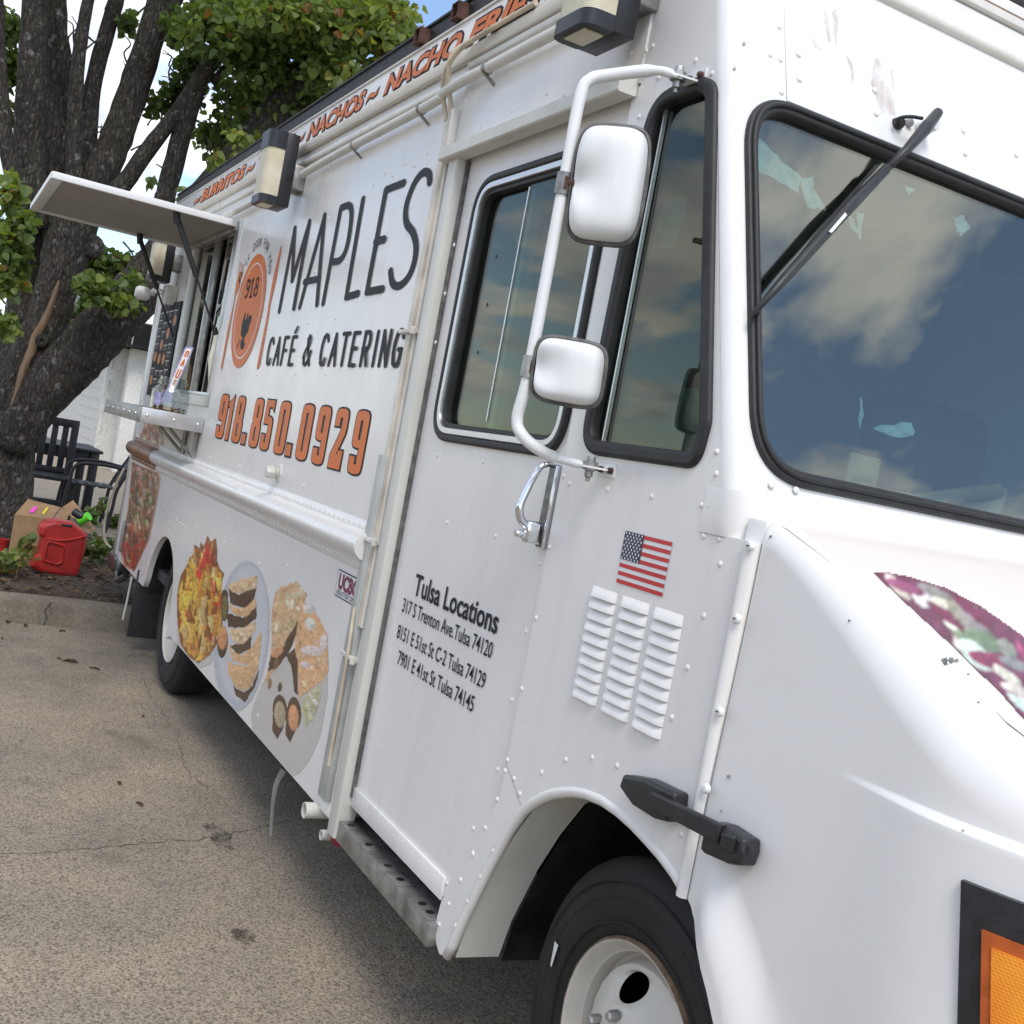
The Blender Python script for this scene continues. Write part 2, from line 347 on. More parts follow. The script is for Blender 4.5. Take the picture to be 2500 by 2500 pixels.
def flat_mesh(loops, th, bevel=0.0, bres=2, res=1):
    cu = bpy.data.curves.new('c', 'CURVE'); cu.dimensions = '2D'; cu.fill_mode = 'BOTH'
    cu.extrude = max(0, th / 2 - bevel); cu.bevel_depth = bevel; cu.bevel_resolution = bres; cu.offset = -bevel
    for lp in loops:
        s = cu.splines.new('POLY'); s.points.add(len(lp) - 1); s.use_cyclic_u = True
        for q, (a, b2) in zip(s.points, lp): q.co = (a, b2, 0, 1)
    o = bpy.data.objects.new('c', cu); me = bpy.data.meshes.new_from_object(o)
    bpy.data.objects.remove(o); bpy.data.curves.remove(cu); return me
def panel(name, loops, yf, th, mat, parent=None, bevel=0.0, smooth=False, mapf=None):
    """flat sheet from outlines in (x, z); front face (towards -y) at yf, thickness th inwards"""
    me = flat_mesh(loops, th, bevel)
    for v in me.vertices:
        u, vv, ww = v.co
        d = yf + th / 2 - ww
        v.co = mapf(u, vv, d) if mapf else (u, d, vv)
    me.materials.clear(); me.materials.append(MATS[mat]); me.name = name
    if smooth or bevel:
        me.polygons.foreach_set('use_smooth', [True] * len(me.polygons)); me.set_sharp_from_angle(angle=rad(40))
    return reg(bpy.data.objects.new(name, me), parent, (0, 0, 0))
def wmap(u, v, d):                       # (y, height) on the raked front wall; d = depth inwards
    n = Vector((1, 0, WK)).normalized()
    return Vector((WX - WK * (v - WZ), u, v)) - n * d
def catmull(pts, n=6):
    P = [Vector(p) for p in pts]; P = [P[0] * 2 - P[1]] + P + [P[-1] * 2 - P[-2]]; o = []
    for i in range(1, len(P) - 2):
        for k in range(n):
            u = k / n; a, b2, c, d = P[i - 1], P[i], P[i + 1], P[i + 2]
            o.append(0.5 * ((2 * b2) + (c - a) * u + (2 * a - 5 * b2 + 4 * c - d) * u * u + (3 * b2 - a - 3 * c + d) * u ** 3))
    o.append(P[-2]); return o
def tube_data(pts, rr, seg=10, cap=True, jitter=0.0, flat=None):
    P = [Vector(p) for p in pts]; n = len(P); R = rr if isinstance(rr, (list, tuple)) else [rr] * n
    vs, fs = [], []; t0 = (P[1] - P[0]).normalized(); up = Vector((0, 0, 1)) if abs(t0.z) < 0.9 else Vector((1, 0, 0))
    nx = t0.cross(up).normalized()
    for i in range(n):
        t = (P[min(i + 1, n - 1)] - P[max(i - 1, 0)]).normalized(); nx = (nx - t * nx.dot(t)).normalized(); ny = t.cross(nx)
        for k in range(seg):
            a = 2 * math.pi * k / seg; r = R[i] * (1 + random.uniform(-jitter, jitter))
            vs.append(P[i] + nx * math.cos(a) * r + ny * math.sin(a) * r * (flat or 1))
    for i in range(n - 1):
        for k in range(seg):
            a, b2 = i * seg + k, i * seg + (k + 1) % seg; fs.append((a, b2, b2 + seg, a + seg))
    if cap: fs.append(tuple(range(seg))[::-1]); fs.append(tuple(range((n - 1) * seg, n * seg)))
    return vs, fs
def tube(name, pts, r, mat, parent=None, seg=10, smooth_path=0, cap=True, jitter=0.0):
    if smooth_path: 
        if isinstance(r, (list, tuple)):
            n = len(pts); R = []
            for i in range(n - 1): R += [r[i] + (r[i + 1] - r[i]) * k / smooth_path for k in range(smooth_path)]
            r = R + [r[-1] if True else 0]
        pts = catmull(pts, smooth_path)
    vs, fs = tube_data(pts, r, seg, cap, jitter); return mk(name, vs, fs, mat, parent, True, auto=50)
def lathe_data(prof, seg, c, axis='y', a0=0.0, a1=2 * math.pi):
    """profile of (radius, along) turned about an axis through c"""
    vs, fs = [], []; full = abs(a1 - a0 - 2 * math.pi) < 1e-6; ns = seg if full else seg + 1; m_ = len(prof)
    for k in range(ns):
        a = a0 + (a1 - a0) * k / seg; ca, sa = math.cos(a), math.sin(a)
        for r, h in prof:
            vs.append((c[0] + r * ca, c[1] + h, c[2] + r * sa) if axis == 'y' else (c[0] + r * ca, c[1] + r * sa, c[2] + h) if axis == 'z' else (c[0] + h, c[1] + r * ca, c[2] + r * sa))
    for k in range(seg):
        k2 = (k + 1) % ns
        for i in range(m_ - 1): fs.append((k * m_ + i, k * m_ + i + 1, k2 * m_ + i + 1, k2 * m_ + i))
    return vs, fs
def lathe(name, prof, c, mat, parent=None, seg=40, axis='y', auto=40):
    vs, fs = lathe_data(prof, seg, c, axis); o = mk(name, vs, fs, mat, parent, True, auto=auto); fixn(o); return o
def fixn(o):
    bm = bmesh.new(); bm.from_mesh(o.data); bmesh.ops.remove_doubles(bm, verts=bm.verts, dist=1e-6); bmesh.ops.recalc_face_normals(bm, faces=bm.faces); bm.to_mesh(o.data); bm.free()
    o.data.polygons.foreach_set('use_smooth', [True] * len(o.data.polygons)); o.data.set_sharp_from_angle(angle=rad(40))
def merge(items):
    vs, fs = [], []
    for v, f in items:
        k = len(vs); vs += list(v); fs += [tuple(i + k for i in q) for q in f]
    return vs, fs

# ================================================================== THE TRUCK
ZG = -0.03                               # pavement level
TW = 2.25                                # body width
truck = empty('food_truck', (-4.0, 1.1, ZG), 'white step van food truck with orange and black lettering and open serving hatch', 'food truck')
T = truck
ROOFZ = 2.735

# ---- rear body side: skin with wheel arch, serving opening
arch_r = [(-6.29 + 0.405 * math.cos(a), 0.34 + 0.405 * math.sin(a)) for a in [rad(172 - k * (172 + 10) / 26) for k in range(27)]]
side_out = [(-7.87, 0.40), (-6.72, 0.395)] + arch_r[1:] + [(-5.80, 0.305), (-3.10, 0.305), (-3.10, 2.62), (-7.87, 2.62)]
opening = [(-6.93, 1.50), (-5.83, 1.50), (-5.83, 2.40), (-6.93, 2.40)]
side = panel('side_panel', [side_out, opening[::-1]], 0.0, 0.03, 'white_paint', T)
box('rear_wall', -7.87, -7.84, 0.03, TW - 0.03, 0.40, 2.62, 'white_paint', T, 0)
box('far_side_panel', -7.87, -1.98, TW - 0.03, TW, 0.36, 2.62, 'white_paint', T, 0)
box('roof', -7.86, -1.99, 0.03, TW - 0.03, 2.60, 2.70, 'dirty_white', T, 0.01)
box('floor_pan', -7.80, -2.40, 0.06, TW - 0.06, 0.46, 0.52, 'dark_inside', T, 0)
box('chassis_rail', -7.70, -1.0, 0.55, 0.65, 0.28, 0.44, 'wheelhouse_black', T, 0)
box('chassis_rail', -7.70, -1.0, 1.55, 1.65, 0.28, 0.44, 'wheelhouse_black', T, 0)
box('fuel_tank', -4.9, -3.7, 0.70, 1.35, 0.20, 0.45, 'wheelhouse_black', T, 0.05)
box('rear_corner_trim', -7.885, -7.855, -0.012, 0.035, 0.41, 2.60, 'aluminium', T, 0.006)
# near-black backing set close behind the serving opening to stand in for kitchen shade
box('kitchen_dark_backing', -7.3, -5.2, 1.0, 1.03, 0.9, 2.6, 'dark_inside', T, 0)
# half-round rub rail with riveted flanges
def rub():
    prof = [(0.0, 1.052), (-0.004, 1.056), (-0.004, 1.088), (-0.03, 1.096), (-0.045, 1.112), (-0.052, 1.130), (-0.048, 1.150), (-0.036, 1.166), (-0.016, 1.175), (-0.004, 1.178), (-0.004, 1.206), (0.0, 1.21)]
    xs = [-7.86, -3.27]; vs = [(x, y, z) for x in xs for (y, z) in prof]; n = len(prof)
    fs = [(i, i + 1, n + i + 1, n + i) for i in range(n - 1)] + [tuple(range(n, 2 * n))]
    o = mk('rub_rail', vs, fs, 'white_paint', T, True, auto=50); return o
rail_ob = rub()
# drip mouldings and roof edge
def strip(name, x0, x1, z0, z1, y0, mat, bev=0.006): return box(name, x0, x1, y0, 0.0 if y0 < 0 else 0.02, z0, z1, mat, T, bev)
strip('drip_rail', -7.86, -3.28, 2.545, 2.566, -0.016, 'dirty_white', 0.007)
strip('drip_rail', -3.16, -1.99, 2.575, 2.596, -0.016, 'dirty_white', 0.007)
strip('cant_rail', -7.86, -2.02, 2.598, 2.640, -0.022, 'rusty_white', 0.009)
fascia = box('roof_fascia', -7.86, -2.05, -0.010, 0.012, 2.642, 2.738, 'white_paint', T, 0.002)
box('fascia_lip', -7.86, -2.05, -0.016, -0.002, 2.737, 2.745, 'dirty_white', T, 0.002)
rk = box('roof_rail', -7.86, -2.10, 0.004, 0.010, 2.7455, 2.812, 'rail_black', T, 0.0)
box('rail_flange', -7.86, -2.10, -0.004, 0.07, 2.8125, 2.820, 'rail_black', rk, 0.0)
for px, py in ((1135, 25), (1040, 95)):
    p = S(px, py, 0.0); bm = bmesh.new()
    x0 = p.x - 0.02
    box_bm(bm, x0, x0 + 0.05, -0.035, 0.06, 2.752, 2.802)
    fs_ = [f for f in bm.faces if f.normal.y < -0.9]; r_ = bmesh.ops.inset_region(bm, faces=fs_, thickness=0.005)
    ex = bmesh.ops.extrude_face_region(bm, geom=fs_); bmesh.ops.translate(bm, verts=[v for v in ex['geom'] if isinstance(v, bmesh.types.BMVert)], vec=(0, 0.05, 0))
    bmesh.ops.delete(bm, geom=fs_, context='FACES')
    bm_obj('rail_socket', bm, 'rust', rk)
box('roof_box', -6.4, -4.3, 0.45, 1.5, 2.70, 3.02, 'dirty_white', T, 0.02)
box('roof_vent_base', -2.62, -2.12, 1.02, 1.52, 2.70, 2.82, 'dirty_white', T, 0.02)

# ---- header over the door, post, cables
box('header_panel', -3.165, -2.172, -0.006, 0.03, 2.325, 2.60, 'white_paint', T, 0.003)
def gutter():
    vs = []; prof = [(0.0, 2.335), (-0.045, 2.335), (-0.05, 2.331), (-0.05, 2.300), (-0.046, 2.296), (-0.004, 2.296), (-0.002, 2.30)]
    for x in (-3.165, -2.178): vs += [(x, y, z) for y, z in prof]
    n = len(prof); fs = [(i, (i + 1) % n, n + (i + 1) % n, n + i) for i in range(n)] + [tuple(range(n))[::-1], tuple(range(n, 2 * n))]
    return mk('door_gutter', vs, fs, 'dirty_white', T)
gutter()
box('door_post', -3.128, -3.066, -0.030, 0.03, 0.292, 2.34, 'dirty_white', T, 0.005)
box('post_backing', -3.168, -3.1285, -0.008, 0.0, 0.292, 2.34, 'dirty_white', T, 0.002)
box('post_angle', -3.182, -3.168, -0.03, -0.0, 2.30, 2.46, 'dirty_white', T, 0.003)
box('door_seal', -3.0655, -3.0575, -0.002, 0.011, 0.42, 2.295, 'weathered_rubber', T, 0.002)
for i, (dx_, mt) in enumerate(((0.0, 'wire_white'), (-0.020, 'wire_tan'), (-0.040, 'wire_white'), (-0.060, 'wire_white'))):
    x = -3.186 + dx_
    tube('cable', [(x, -0.012, 2.45), (x, -0.012, 1.75), (x + 0.003, -0.012, 1.2), (x, -0.012, 0.9)], 0.0070, mt, T, 8)
for dx_ in (0.0, -0.045):
    x = -3.20 + dx_
    tube('cable_loop', [(x - 0.0, -0.014, 2.44), (x - 0.012, -0.03, 2.50), (x + 0.005 - dx_ * 0.4, -0.055, 2.56), (x + 0.03 - dx_ * 2.2, -0.06, 2.61), (x + 0.10 - dx_ * 5, -0.03, 2.645), (x + 0.24 - dx_ * 6, -0.026, 2.648)], 0.0075, 'wire_tan', T, 8, 5)
box('grey_conduit', -3.292, -3.212, -0.018, 0.0, 0.35, 1.42, 'grey_conduit', T, 0.004)
tube('cable', [(-3.25, -0.022, 0.95), (-3.225, -0.026, 0.8), (-3.22, -0.026, 0.6), (-3.23, -0.02, 0.46)], 0.0055, 'wire_tan', T, 8, 5)
for z in (1.80, 1.16, 0.80):
    bm = bmesh.new(); box_bm(bm, -3.30, -3.165, -0.026, 0.0, z - 0.006, z + 0.006, 0.002); box_bm(bm, -3.18, -3.165, -0.036, -0.02, z - 0.012, z + 0.012, 0.003)
    bm_obj('cable_clip', bm, 'wire_white', T)
# horizontal white conduit under the roof edge, with straps
cz = 2.503
tube('roof_conduit', [(-4.70, -0.035, cz - 0.02), (-4.2, -0.035, cz - 0.008), (-3.36, -0.035, cz), (-3.26, -0.035, cz + 0.014), (-3.16, -0.035, cz + 0.022), (-2.90, -0.035, cz + 0.022), (-2.18, -0.035, cz + 0.022)], 0.0155, 'dirty_white', T, 12, 4)
tube('roof_conduit', [(-7.2, -0.035, cz - 0.05), (-5.9, -0.035, cz - 0.04), (-4.98, -0.035, cz - 0.03)], 0.0155, 'dirty_white', T, 12, 3)
for x, zz in ((-3.42, cz), (-2.955, cz + 0.022), (-4.05, cz - 0.006), (-5.35, cz - 0.034)):
    vs, fs = lathe_data([(0.017, -0.007), (0.0185, -0.007), (0.0185, 0.007), (0.017, 0.007)], 14, (x, -0.035, zz), 'x'); 
    v2, f2 = tube_data([(x, -0.038, zz - 0.017), (x, -0.02, zz - 0.028), (x, -0.002, zz - 0.04)], 0.005, 6)
    v3, f3 = merge([(vs, fs), (v2, f2)]); mk('conduit_strap', v3, f3, 'dull_aluminium', T, True, auto=40)

# ---- serving hatch, window, shelf
def hatch():
    x0, x1 = -7.15, -5.86; y1 = -0.89; th = 0.03; z0 = 2.405
    r = bmesh.new(); box_bm(r, x0, x1, y1, -0.012, z0, z0 + 0.012); o = bm_obj('serving_hatch', r, 'wood_board', T)
    for n_, a in (('hatch_edge', (x1 - 0.02, x1 + 0.004, y1, -0.012, z0 - 0.012, z0 + 0.020)), ('hatch_edge', (x0 - 0.004, x0 + 0.02, y1, -0.012, z0 - 0.012, z0 + 0.020)), ('hatch_edge', (x0 + 0.02, x1 - 0.02, y1 - 0.004, y1 + 0.05, z0 - 0.012, z0 + 0.020))):
        box(n_, *a, 'mirror_white', o, 0.0015)
    box('hatch_skin', x0 + 0.02, x1 - 0.02, y1 + 0.052, -0.012, z0 + 0.0125, z0 + 0.018, 'white_paint', o, 0)
    box('hatch_hinge', x0, x1, -0.02, 0.0, z0 - 0.03, z0 + 0.002, 'dull_aluminium', o, 0.003)
    for xx, pz in ((-5.93, 1.86), (-7.06, 1.86)):
        a = Vector((xx, -0.30, z0 - 0.02)); b2 = Vector((xx + 0.0, -0.015, pz))
        mid = a.lerp(b2, 0.52)
        v, f = merge([tube_data([a, mid], 0.014, 10), tube_data([mid, b2], 0.006, 8), tube_data([a + Vector((0, 0, 0.02)), a - Vector((0, -0.012, 0.04))], 0.018, 8), tube_data([b2 - Vector((0, 0.006, -0.02)), b2 + Vector((0, 0.01, -0.014))], 0.014, 8)])
        mk('gas_strut', v, f, 'black_plastic', o, True, auto=40)
    return o
hatch_ob = hatch()
wf = panel('serving_window_frame', [[(-6.955, 1.475), (-5.80, 1.475), (-5.80, 2.425), (-6.955, 2.425)], [(-6.91, 1.53), (-6.91, 2.385), (-5.86, 2.385), (-5.86, 1.53)]], -0.010, 0.055, 'aluminium', T, 0.003)
for x, y in ((-5.90, 0.045), (-6.03, 0.03), (-6.28, 0.055), (-6.52, 0.04), (-6.86, 0.05)):
    box('mullion', x - 0.012, x + 0.012, y - 0.01, y + 0.012, 1.53, 2.385, 'aluminium', wf, 0.003)
box('window_track', -6.91, -5.86, 0.012, 0.07, 1.53, 1.55, 'aluminium', wf, 0.002)
box('sliding_pane', -6.27, -5.91, 0.045, 0.049, 1.555, 2.38, 'dark_glass', wf, 0)
box('sliding_pane', -6.86, -6.52, 0.034, 0.038, 1.555, 2.38, 'dark_glass', wf, 0)
box('window_post', -6.505, -6.40, 0.03, 0.05, 1.55, 2.385, 'dull_aluminium', wf, 0.004)
def shelf():
    x0, x1, y1, z1 = -7.18, -5.87, -0.31, 1.405
    o = box('counter_shelf', x0 + 0.006, x1 - 0.006, y1 + 0.006, -0.002, z1 - 0.006, z1, 'steel_shelf', T, 0)
    box('shelf_apron', x1 - 0.006, x1, y1, -0.002, z1 - 0.065, z1 + 0.012, 'steel_shelf', o, 0.002)
    box('shelf_apron', x0, x0 + 0.006, y1, -0.002, z1 - 0.065, z1 + 0.012, 'steel_shelf', o, 0.002)
    fr = box('shelf_apron', x0, x1 - 0.0065, y1 - 0.002, y1 + 0.004, z1 - 0.065, z1 + 0.012, 'dull_aluminium', o, 0.002)  # outer face in a darker metal, its shade put into the colour
    box('shelf_batten', x0 + 0.1, x1 - 0.05, y1 + 0.02, y1 + 0.06, z1 - 0.045, z1 - 0.008, 'plank_grey', o, 0)
    bolt = lathe_data([(0.0, -0.004), (0.006, -0.0035), (0.0085, 0.0), (0.0085, 0.002)], 10, (0, 0, 0), 'x')
    for yy in (-0.28, -0.15, -0.03):
        mk('shelf_bolt', [(-v[0], v[1], v[2]) for v in bolt[0]], bolt[1], 'chrome', o, True, loc=(x1 + 0.002, yy, z1 - 0.025))
    for yy in range(6): mk('shelf_bolt', [(v[1] , v[0], v[2]) for v in bolt[0]], bolt[1], 'chrome', o, True, loc=(x0 + 0.15 + yy * 0.2, y1 - 0.004, z1 - 0.025))
    for xx in (-5.93, -6.22):
        v, f = merge([tube_data([(xx, -0.012, z1 - 0.02), (xx, -0.012, z1 - 0.20)], 0.014, 4), tube_data([(xx, -0.02, z1 - 0.19), (xx, -0.20, z1 - 0.03)], 0.009, 4), tube_data([(xx, -0.01, z1 - 0.022), (xx, -0.24, z1 - 0.022)], 0.012, 4)])
        mk('shelf_bracket', v, f, 'dull_aluminium', o)
    return o
shelf_ob = shelf()

# ---- wall lamps
def wall_lamp(xc, z0, h, wd, dp):
    x0, x1 = xc - wd / 2, xc + wd / 2; y0 = -0.055; y1 = y0 - dp; zt, zb = z0 + h, z0
    cap = h * 0.24; bc = h * 0.11
    o = box('lamp_housing', x0, x1, y0 - dp * 0.42, y0, zb, zt, 'lamp_black', T, 0.004)
    pl = fillet([(x0, y0 - dp * 0.421), (x1, y0 - dp * 0.421), (x1, y1 + 0.0, dp * 0.28), (x0, y1, dp * 0.28)], 0.0)
    def pris(name, za, zb_, mat, ins=0.0, hole=False):
        q = [(x + (ins if x < xc else -ins), y + (ins if y < y0 - dp * .6 else 0)) for x, y in pl]; n = len(q)
        vs = [(x, y, za) for x, y in q] + [(x, y, zb_) for x, y in q]
        fs = [(i, (i + 1) % n, n + (i + 1) % n, n + i) for i in range(n)] + [tuple(range(n))[::-1], tuple(range(n, 2 * n))]
        ob = mk(name, vs, fs, mat, o, True, auto=30); return ob
    pris('lamp_cap', zt - cap, zt, 'lamp_black'); pris('lamp_lens', zb + bc, zt - cap, 'lens_cream', 0.004); pris('lamp_foot', zb, zb + bc, 'lamp_black')
    box('lamp_downlight', x0 + wd * 0.22, x1 - wd * 0.22, y1 + dp * 0.16, y0 - dp * 0.45, zb - 0.003, zb + 0.002, 'lens_cream', o, 0.0)
    box('lamp_box', xc - wd * 0.36, xc + wd * 0.40, y0 + 0.0005, 0.0, zb + h * 0.28, zb + h * 0.62, 'dull_aluminium', o, 0.006)
    return o
wall_lamp(-4.83, 2.345, 0.30, 0.165, 0.125)
wall_lamp(-2.215, 2.392, 0.30, 0.155, 0.125)
wall_lamp(-7.32, 2.18, 0.30, 0.16, 0.125)

# ---- sliding door
DX0, DX1 = -3.068, -2.200
door_out = [(DX0, 0.405), (-2.386, 0.405), (-2.262, 0.606), (-2.205, 0.715), (DX1, 0.80), (DX1, 2.335), (DX0, 2.335)]
dwin = fillet([(-2.972, 1.495), (-2.228, 1.495), (-2.228, 2.225), (-2.960, 2.225)], 0.105, 10)
door = panel('sliding_door', [door_out, dwin[::-1]], 0.012, 0.035, 'white_paint', T, 0.0)
def ring(name, base, o_, i_, yf, th, mat, parent, bev=0.004, mapf=None):
    cx = sum(p[0] for p in base) / len(base); cy = sum(p[1] for p in base) / len(base)
    def off(lp, d):
        n = len(lp); r = []
        for i in range(n):
            a, b2, c = Vector(lp[i - 1]), Vector(lp[i]), Vector(lp[(i + 1) % n]); e = (c - a).normalized(); nn = Vector((e.y, -e.x))
            r.append(tuple(b2 + nn * d))
        return r
    return panel(name, [off(base, o_), off(base, -i_)[::-1]], yf, th, mat, parent, bev, mapf=mapf)
ring('window_gasket', dwin, 0.004, 0.016, -0.002, 0.026, 'rubber', door, 0.006)
ring('window_frame', dwin, -0.017, 0.034, 0.000, 0.022, 'aluminium', door, 0.002)
ring('window_channel', dwin, -0.0345, 0.047, 0.010, 0.030, 'rubber', door, 0.002)
def off_poly(lp, d):
    n = len(lp); r = []
    for i in range(n):
        a, b2, c = Vector(lp[i - 1]), Vector(lp[i]), Vector(lp[(i + 1) % n]); e = (c - a).normalized(); r.append(tuple(b2 - Vector((e.y, -e.x)) * d))
    return r
gl_out = off_poly(dwin, 0.045)
panel('window_pane', [[p for p in gl_out if p[0] < -2.60] if False else [(max(min(x, -2.60), -3.2), z) for x, z in gl_out]], 0.030, 0.004, 'window_glass', door)
panel('window_pane', [[(min(max(x, -2.655), -2.0), z) for x, z in gl_out]], 0.018, 0.004, 'window_glass', door)
box('pane_edge', -2.662, -2.656, 0.016, 0.024, 1.56, 2.17, 'aluminium', door, 0)
box('door_kick_strip', -3.066, -2.40, 0.004, 0.012, 0.395, 0.452, 'white_paint', door, 0.002)
# latch handle: long backing plate and a curved grip
hb = panel('door_handle', [fillet([(-2.256, 1.288), (-2.212, 1.288), (-2.210, 1.478), (-2.252, 1.478)], 0.010)], -0.002, 0.014, 'dark_chrome', T, 0.003)
box('handle_rim', -2.214, -2.2075, -0.008, 0.012, 1.289, 1.476, 'chrome', hb, 0.002)
X = -2.236
grip = [(X, 0.0, 1.476), (X, -0.022, 1.474), (X, -0.040, 1.456), (X, -0.062, 1.392), (X, -0.066, 1.366), (X, -0.058, 1.344), (X, -0.040, 1.332)]
gv, gf = tube_data(catmull(grip, 6), [0.0055 + 0.004 * min(1, k / 26) for k in range(37)], 12)
mk('handle_grip', gv, gf, 'chrome', hb, True)
box('handle_lock_body', X - 0.013, X + 0.014, -0.045, 0.004, 1.294, 1.345, 'chrome', hb, 0.009, 3)
lathe('lock_button', [(0.0, -0.014), (0.007, -0.014), (0.0085, -0.012), (0.0085, 0.0), (0.011, 0.0), (0.011, 0.008), (0, 0.008)], (X, -0.052, 1.312), 'chrome', hb, 16)

# step under the door
stp = box('door_step', -3.110, -2.380, -0.020, 0.09, 0.288, 0.345, 'dull_aluminium', T, 0.003)
for a, b2, y0_ in ((-3.06, -2.84, -0.022), (-2.76, -2.60, -0.022), (-2.52, -2.40, -0.021)):
    tp = box('step_plate', a, b2, y0_, 0.030, 0.3455, 0.350, 'dull_aluminium', stp, 0.001)
    for xx in (a + 0.035, b2 - 0.035):
        v, f = lathe_data([(0.0, 0.0012), (0.011, 0.0012), (0.011, 0.0)], 12, (xx, 0.002, 0.3502), 'z'); mk('step_hole', v, f, 'wheelhouse_black', stp)
lathe('drain_pipe', [(0.021, -0.075), (0.025, -0.075), (0.025, 0.06), (0.021, 0.06), (0.021, -0.075)], tuple(S(742, 1978, -0.045) + Vector((0, 0.075, 0))), 'pvc', T, 24)
pp = S(812, 2020, 0.0)
lathe('drain_pipe', [(0.012, -0.06), (0.016, -0.06), (0.016, 0.06), (0.012, 0.06), (0.012, -0.06)], (pp.x - 0.02, 0.035, 0.262), 'pvc', T, 18)
bm = bmesh.new(); bmesh.ops.create_icosphere(bm, subdivisions=3, radius=0.021)
for v in bm.verts:
    v.co *= 1 + 0.35 * math.sin(v.co.x * 90 + v.co.z * 60) * math.cos(v.co.y * 80); v.co.z *= 1.15
    v.co += Vector((-3.15, 0.02, 0.262))
bm_obj('red_rag', bm, 'red_cloth', T, True)
sp = [S(690, 1880, 0.01), S(672, 1915, 0.0), S(663, 1965, -0.01), S(658, 2040, -0.012)]
sv = []; 
for i, q in enumerate(catmull(sp, 5)):
    wv_ = 0.020 * (1 - i / 16.5) + 0.002; sv += [(q.x - wv_, q.y, q.z), (q.x + wv_, q.y + 0.004, q.z), (q.x + wv_, q.y + 0.007, q.z), (q.x - wv_, q.y + 0.003, q.z)]
n = len(sv) // 4; sf = [(4 * i + a, 4 * i + (a + 1) % 4, 4 * i + 4 + (a + 1) % 4, 4 * i + 4 + a) for i in range(n - 1) for a in range(4)]
mk('hanging_strap', sv, sf, 'grey_strap', T)

# ---- cab side with quarter window
ARCH = [(-2.095, 0.730), (-2.063, 0.757), (-2.027, 0.782), (-1.99, 0.803), (-1.947, 0.821), (-1.91, 0.834), (-1.868, 0.844), (-1.81, 0.851), (-1.755, 0.850), (-1.70, 0.844), (-1.646, 0.834), (-1.60, 0.824), (-1.554, 0.810), (-1.512, 0.791)]
ARCHF = [(-1.505, 0.787), (-1.465, 0.765), (-1.426, 0.737), (-1.40, 0.713), (-1.375, 0.686), (-1.345, 0.648), (-1.318, 0.60), (-1.30, 0.55), (-1.288, 0.50), (-1.284, 0.44)]
RC = 0.034                               # cab corner radius
def xc(z): return WX - WK * (z - WZ)
LOW = [(-2.384, 0.400), (-2.392, 0.345), (-2.375, 0.305), (-2.345, 0.288), (-2.318, 0.296), (-2.298, 0.335), (-2.275, 0.40), (-2.20, 0.56), (-2.14, 0.67)]
cab_out = [(-2.198, 2.32), (-2.198, 0.80), (-2.203, 0.715), (-2.26, 0.604)] + LOW + ARCH + [(-1.508, 0.80), (-1.508, 1.404), (xc(1.404) - RC, 1.404), (xc(1.50) - RC, 1.50), (xc(2.60) - RC, 2.60), (-2.170, 2.60), (-2.170, 2.32)]
qwin = fillet([(-2.128, 1.513, 0.075), (-1.700, 1.513, 0.10), (-1.690, 1.60, 0.05), (-1.878, 2.262, 0.06), (-1.93, 2.285, 0.06), (-2.108, 2.285, 0.13)], 0.05, 9)
cab = panel('cab_side_panel', [cab_out, qwin[::-1]], 0.0, 0.03, 'white_paint', T)
ring('quarter_window_gasket', qwin, 0.002, 0.030, -0.012, 0.035, 'rubber', cab, 0.009)
panel('quarter_window_pane', [off_poly(qwin, 0.024)], 0.014, 0.004, 'window_glass', cab)
box('quarter_vent_bar', -2.062, -2.057, 0.004, 0.012, 1.54, 2.25, 'aluminium', cab, 0)
# rolled arch lip
lip_pts = [(-2.318, 0.296), (-2.298, 0.335), (-2.275, 0.40), (-2.20, 0.56), (-2.14, 0.67)] + ARCH
vs, fs = tube_data([(x, 0.008, z) for x, z in lip_pts], 0.013, 10); mk('arch_lip', vs, fs, 'white_paint', cab, True)
# painted wheelhouse liner behind the arch
inn = [(-2.30, 0.30), (-2.272, 0.40), (-2.20, 0.555), (-2.135, 0.662)] + ARCH[1:8]
vs = []
for x, z in inn: vs += [(x, 0.02, z), (x + 0.012, 0.128, z + 0.004)]
mk('wheelhouse_liner', vs, [(2 * i, 2 * i + 1, 2 * i + 3, 2 * i + 2) for i in range(len(inn) - 1)], 'dirty_white', cab, True)
vs = []
for x, z in [(-2.275, 0.30), (-2.255, 0.40), (-2.18, 0.56), (-2.11, 0.68), (-2.03, 0.78), (-1.90, 0.83), (-1.7, 0.85), (-1.5, 0.81), (-1.36, 0.70), (-1.30, 0.55), (-1.29, 0.40)]: vs += [(x, 0.130, z), (x, 0.95, z - 0.02)]
mk('wheelhouse', vs, [(2 * i, 2 * i + 1, 2 * i + 3, 2 * i + 2) for i in range(10)], 'wheelhouse_black', cab, True)
box('wheelhouse_wall', -2.35, -1.0, 0.95, 0.98, 0.30, 0.9, 'wheelhouse_black', cab, 0)
vs = []
for x, z in [(-6.72, 0.36)] + arch_r + [(-5.84, 0.30)]: vs += [(x, 0.031, z), (x, 0.60, z)]
mk('rear_wheelhouse', vs, [(2 * i, 2 * i + 1, 2 * i + 3, 2 * i + 2) for i in range(len(vs) // 2 - 1)], 'wheelhouse_black', T, True)
box('rear_wheelhouse_wall', -6.8, -5.8, 0.60, 0.62, 0.30, 0.80, 'wheelhouse_black', T, 0)

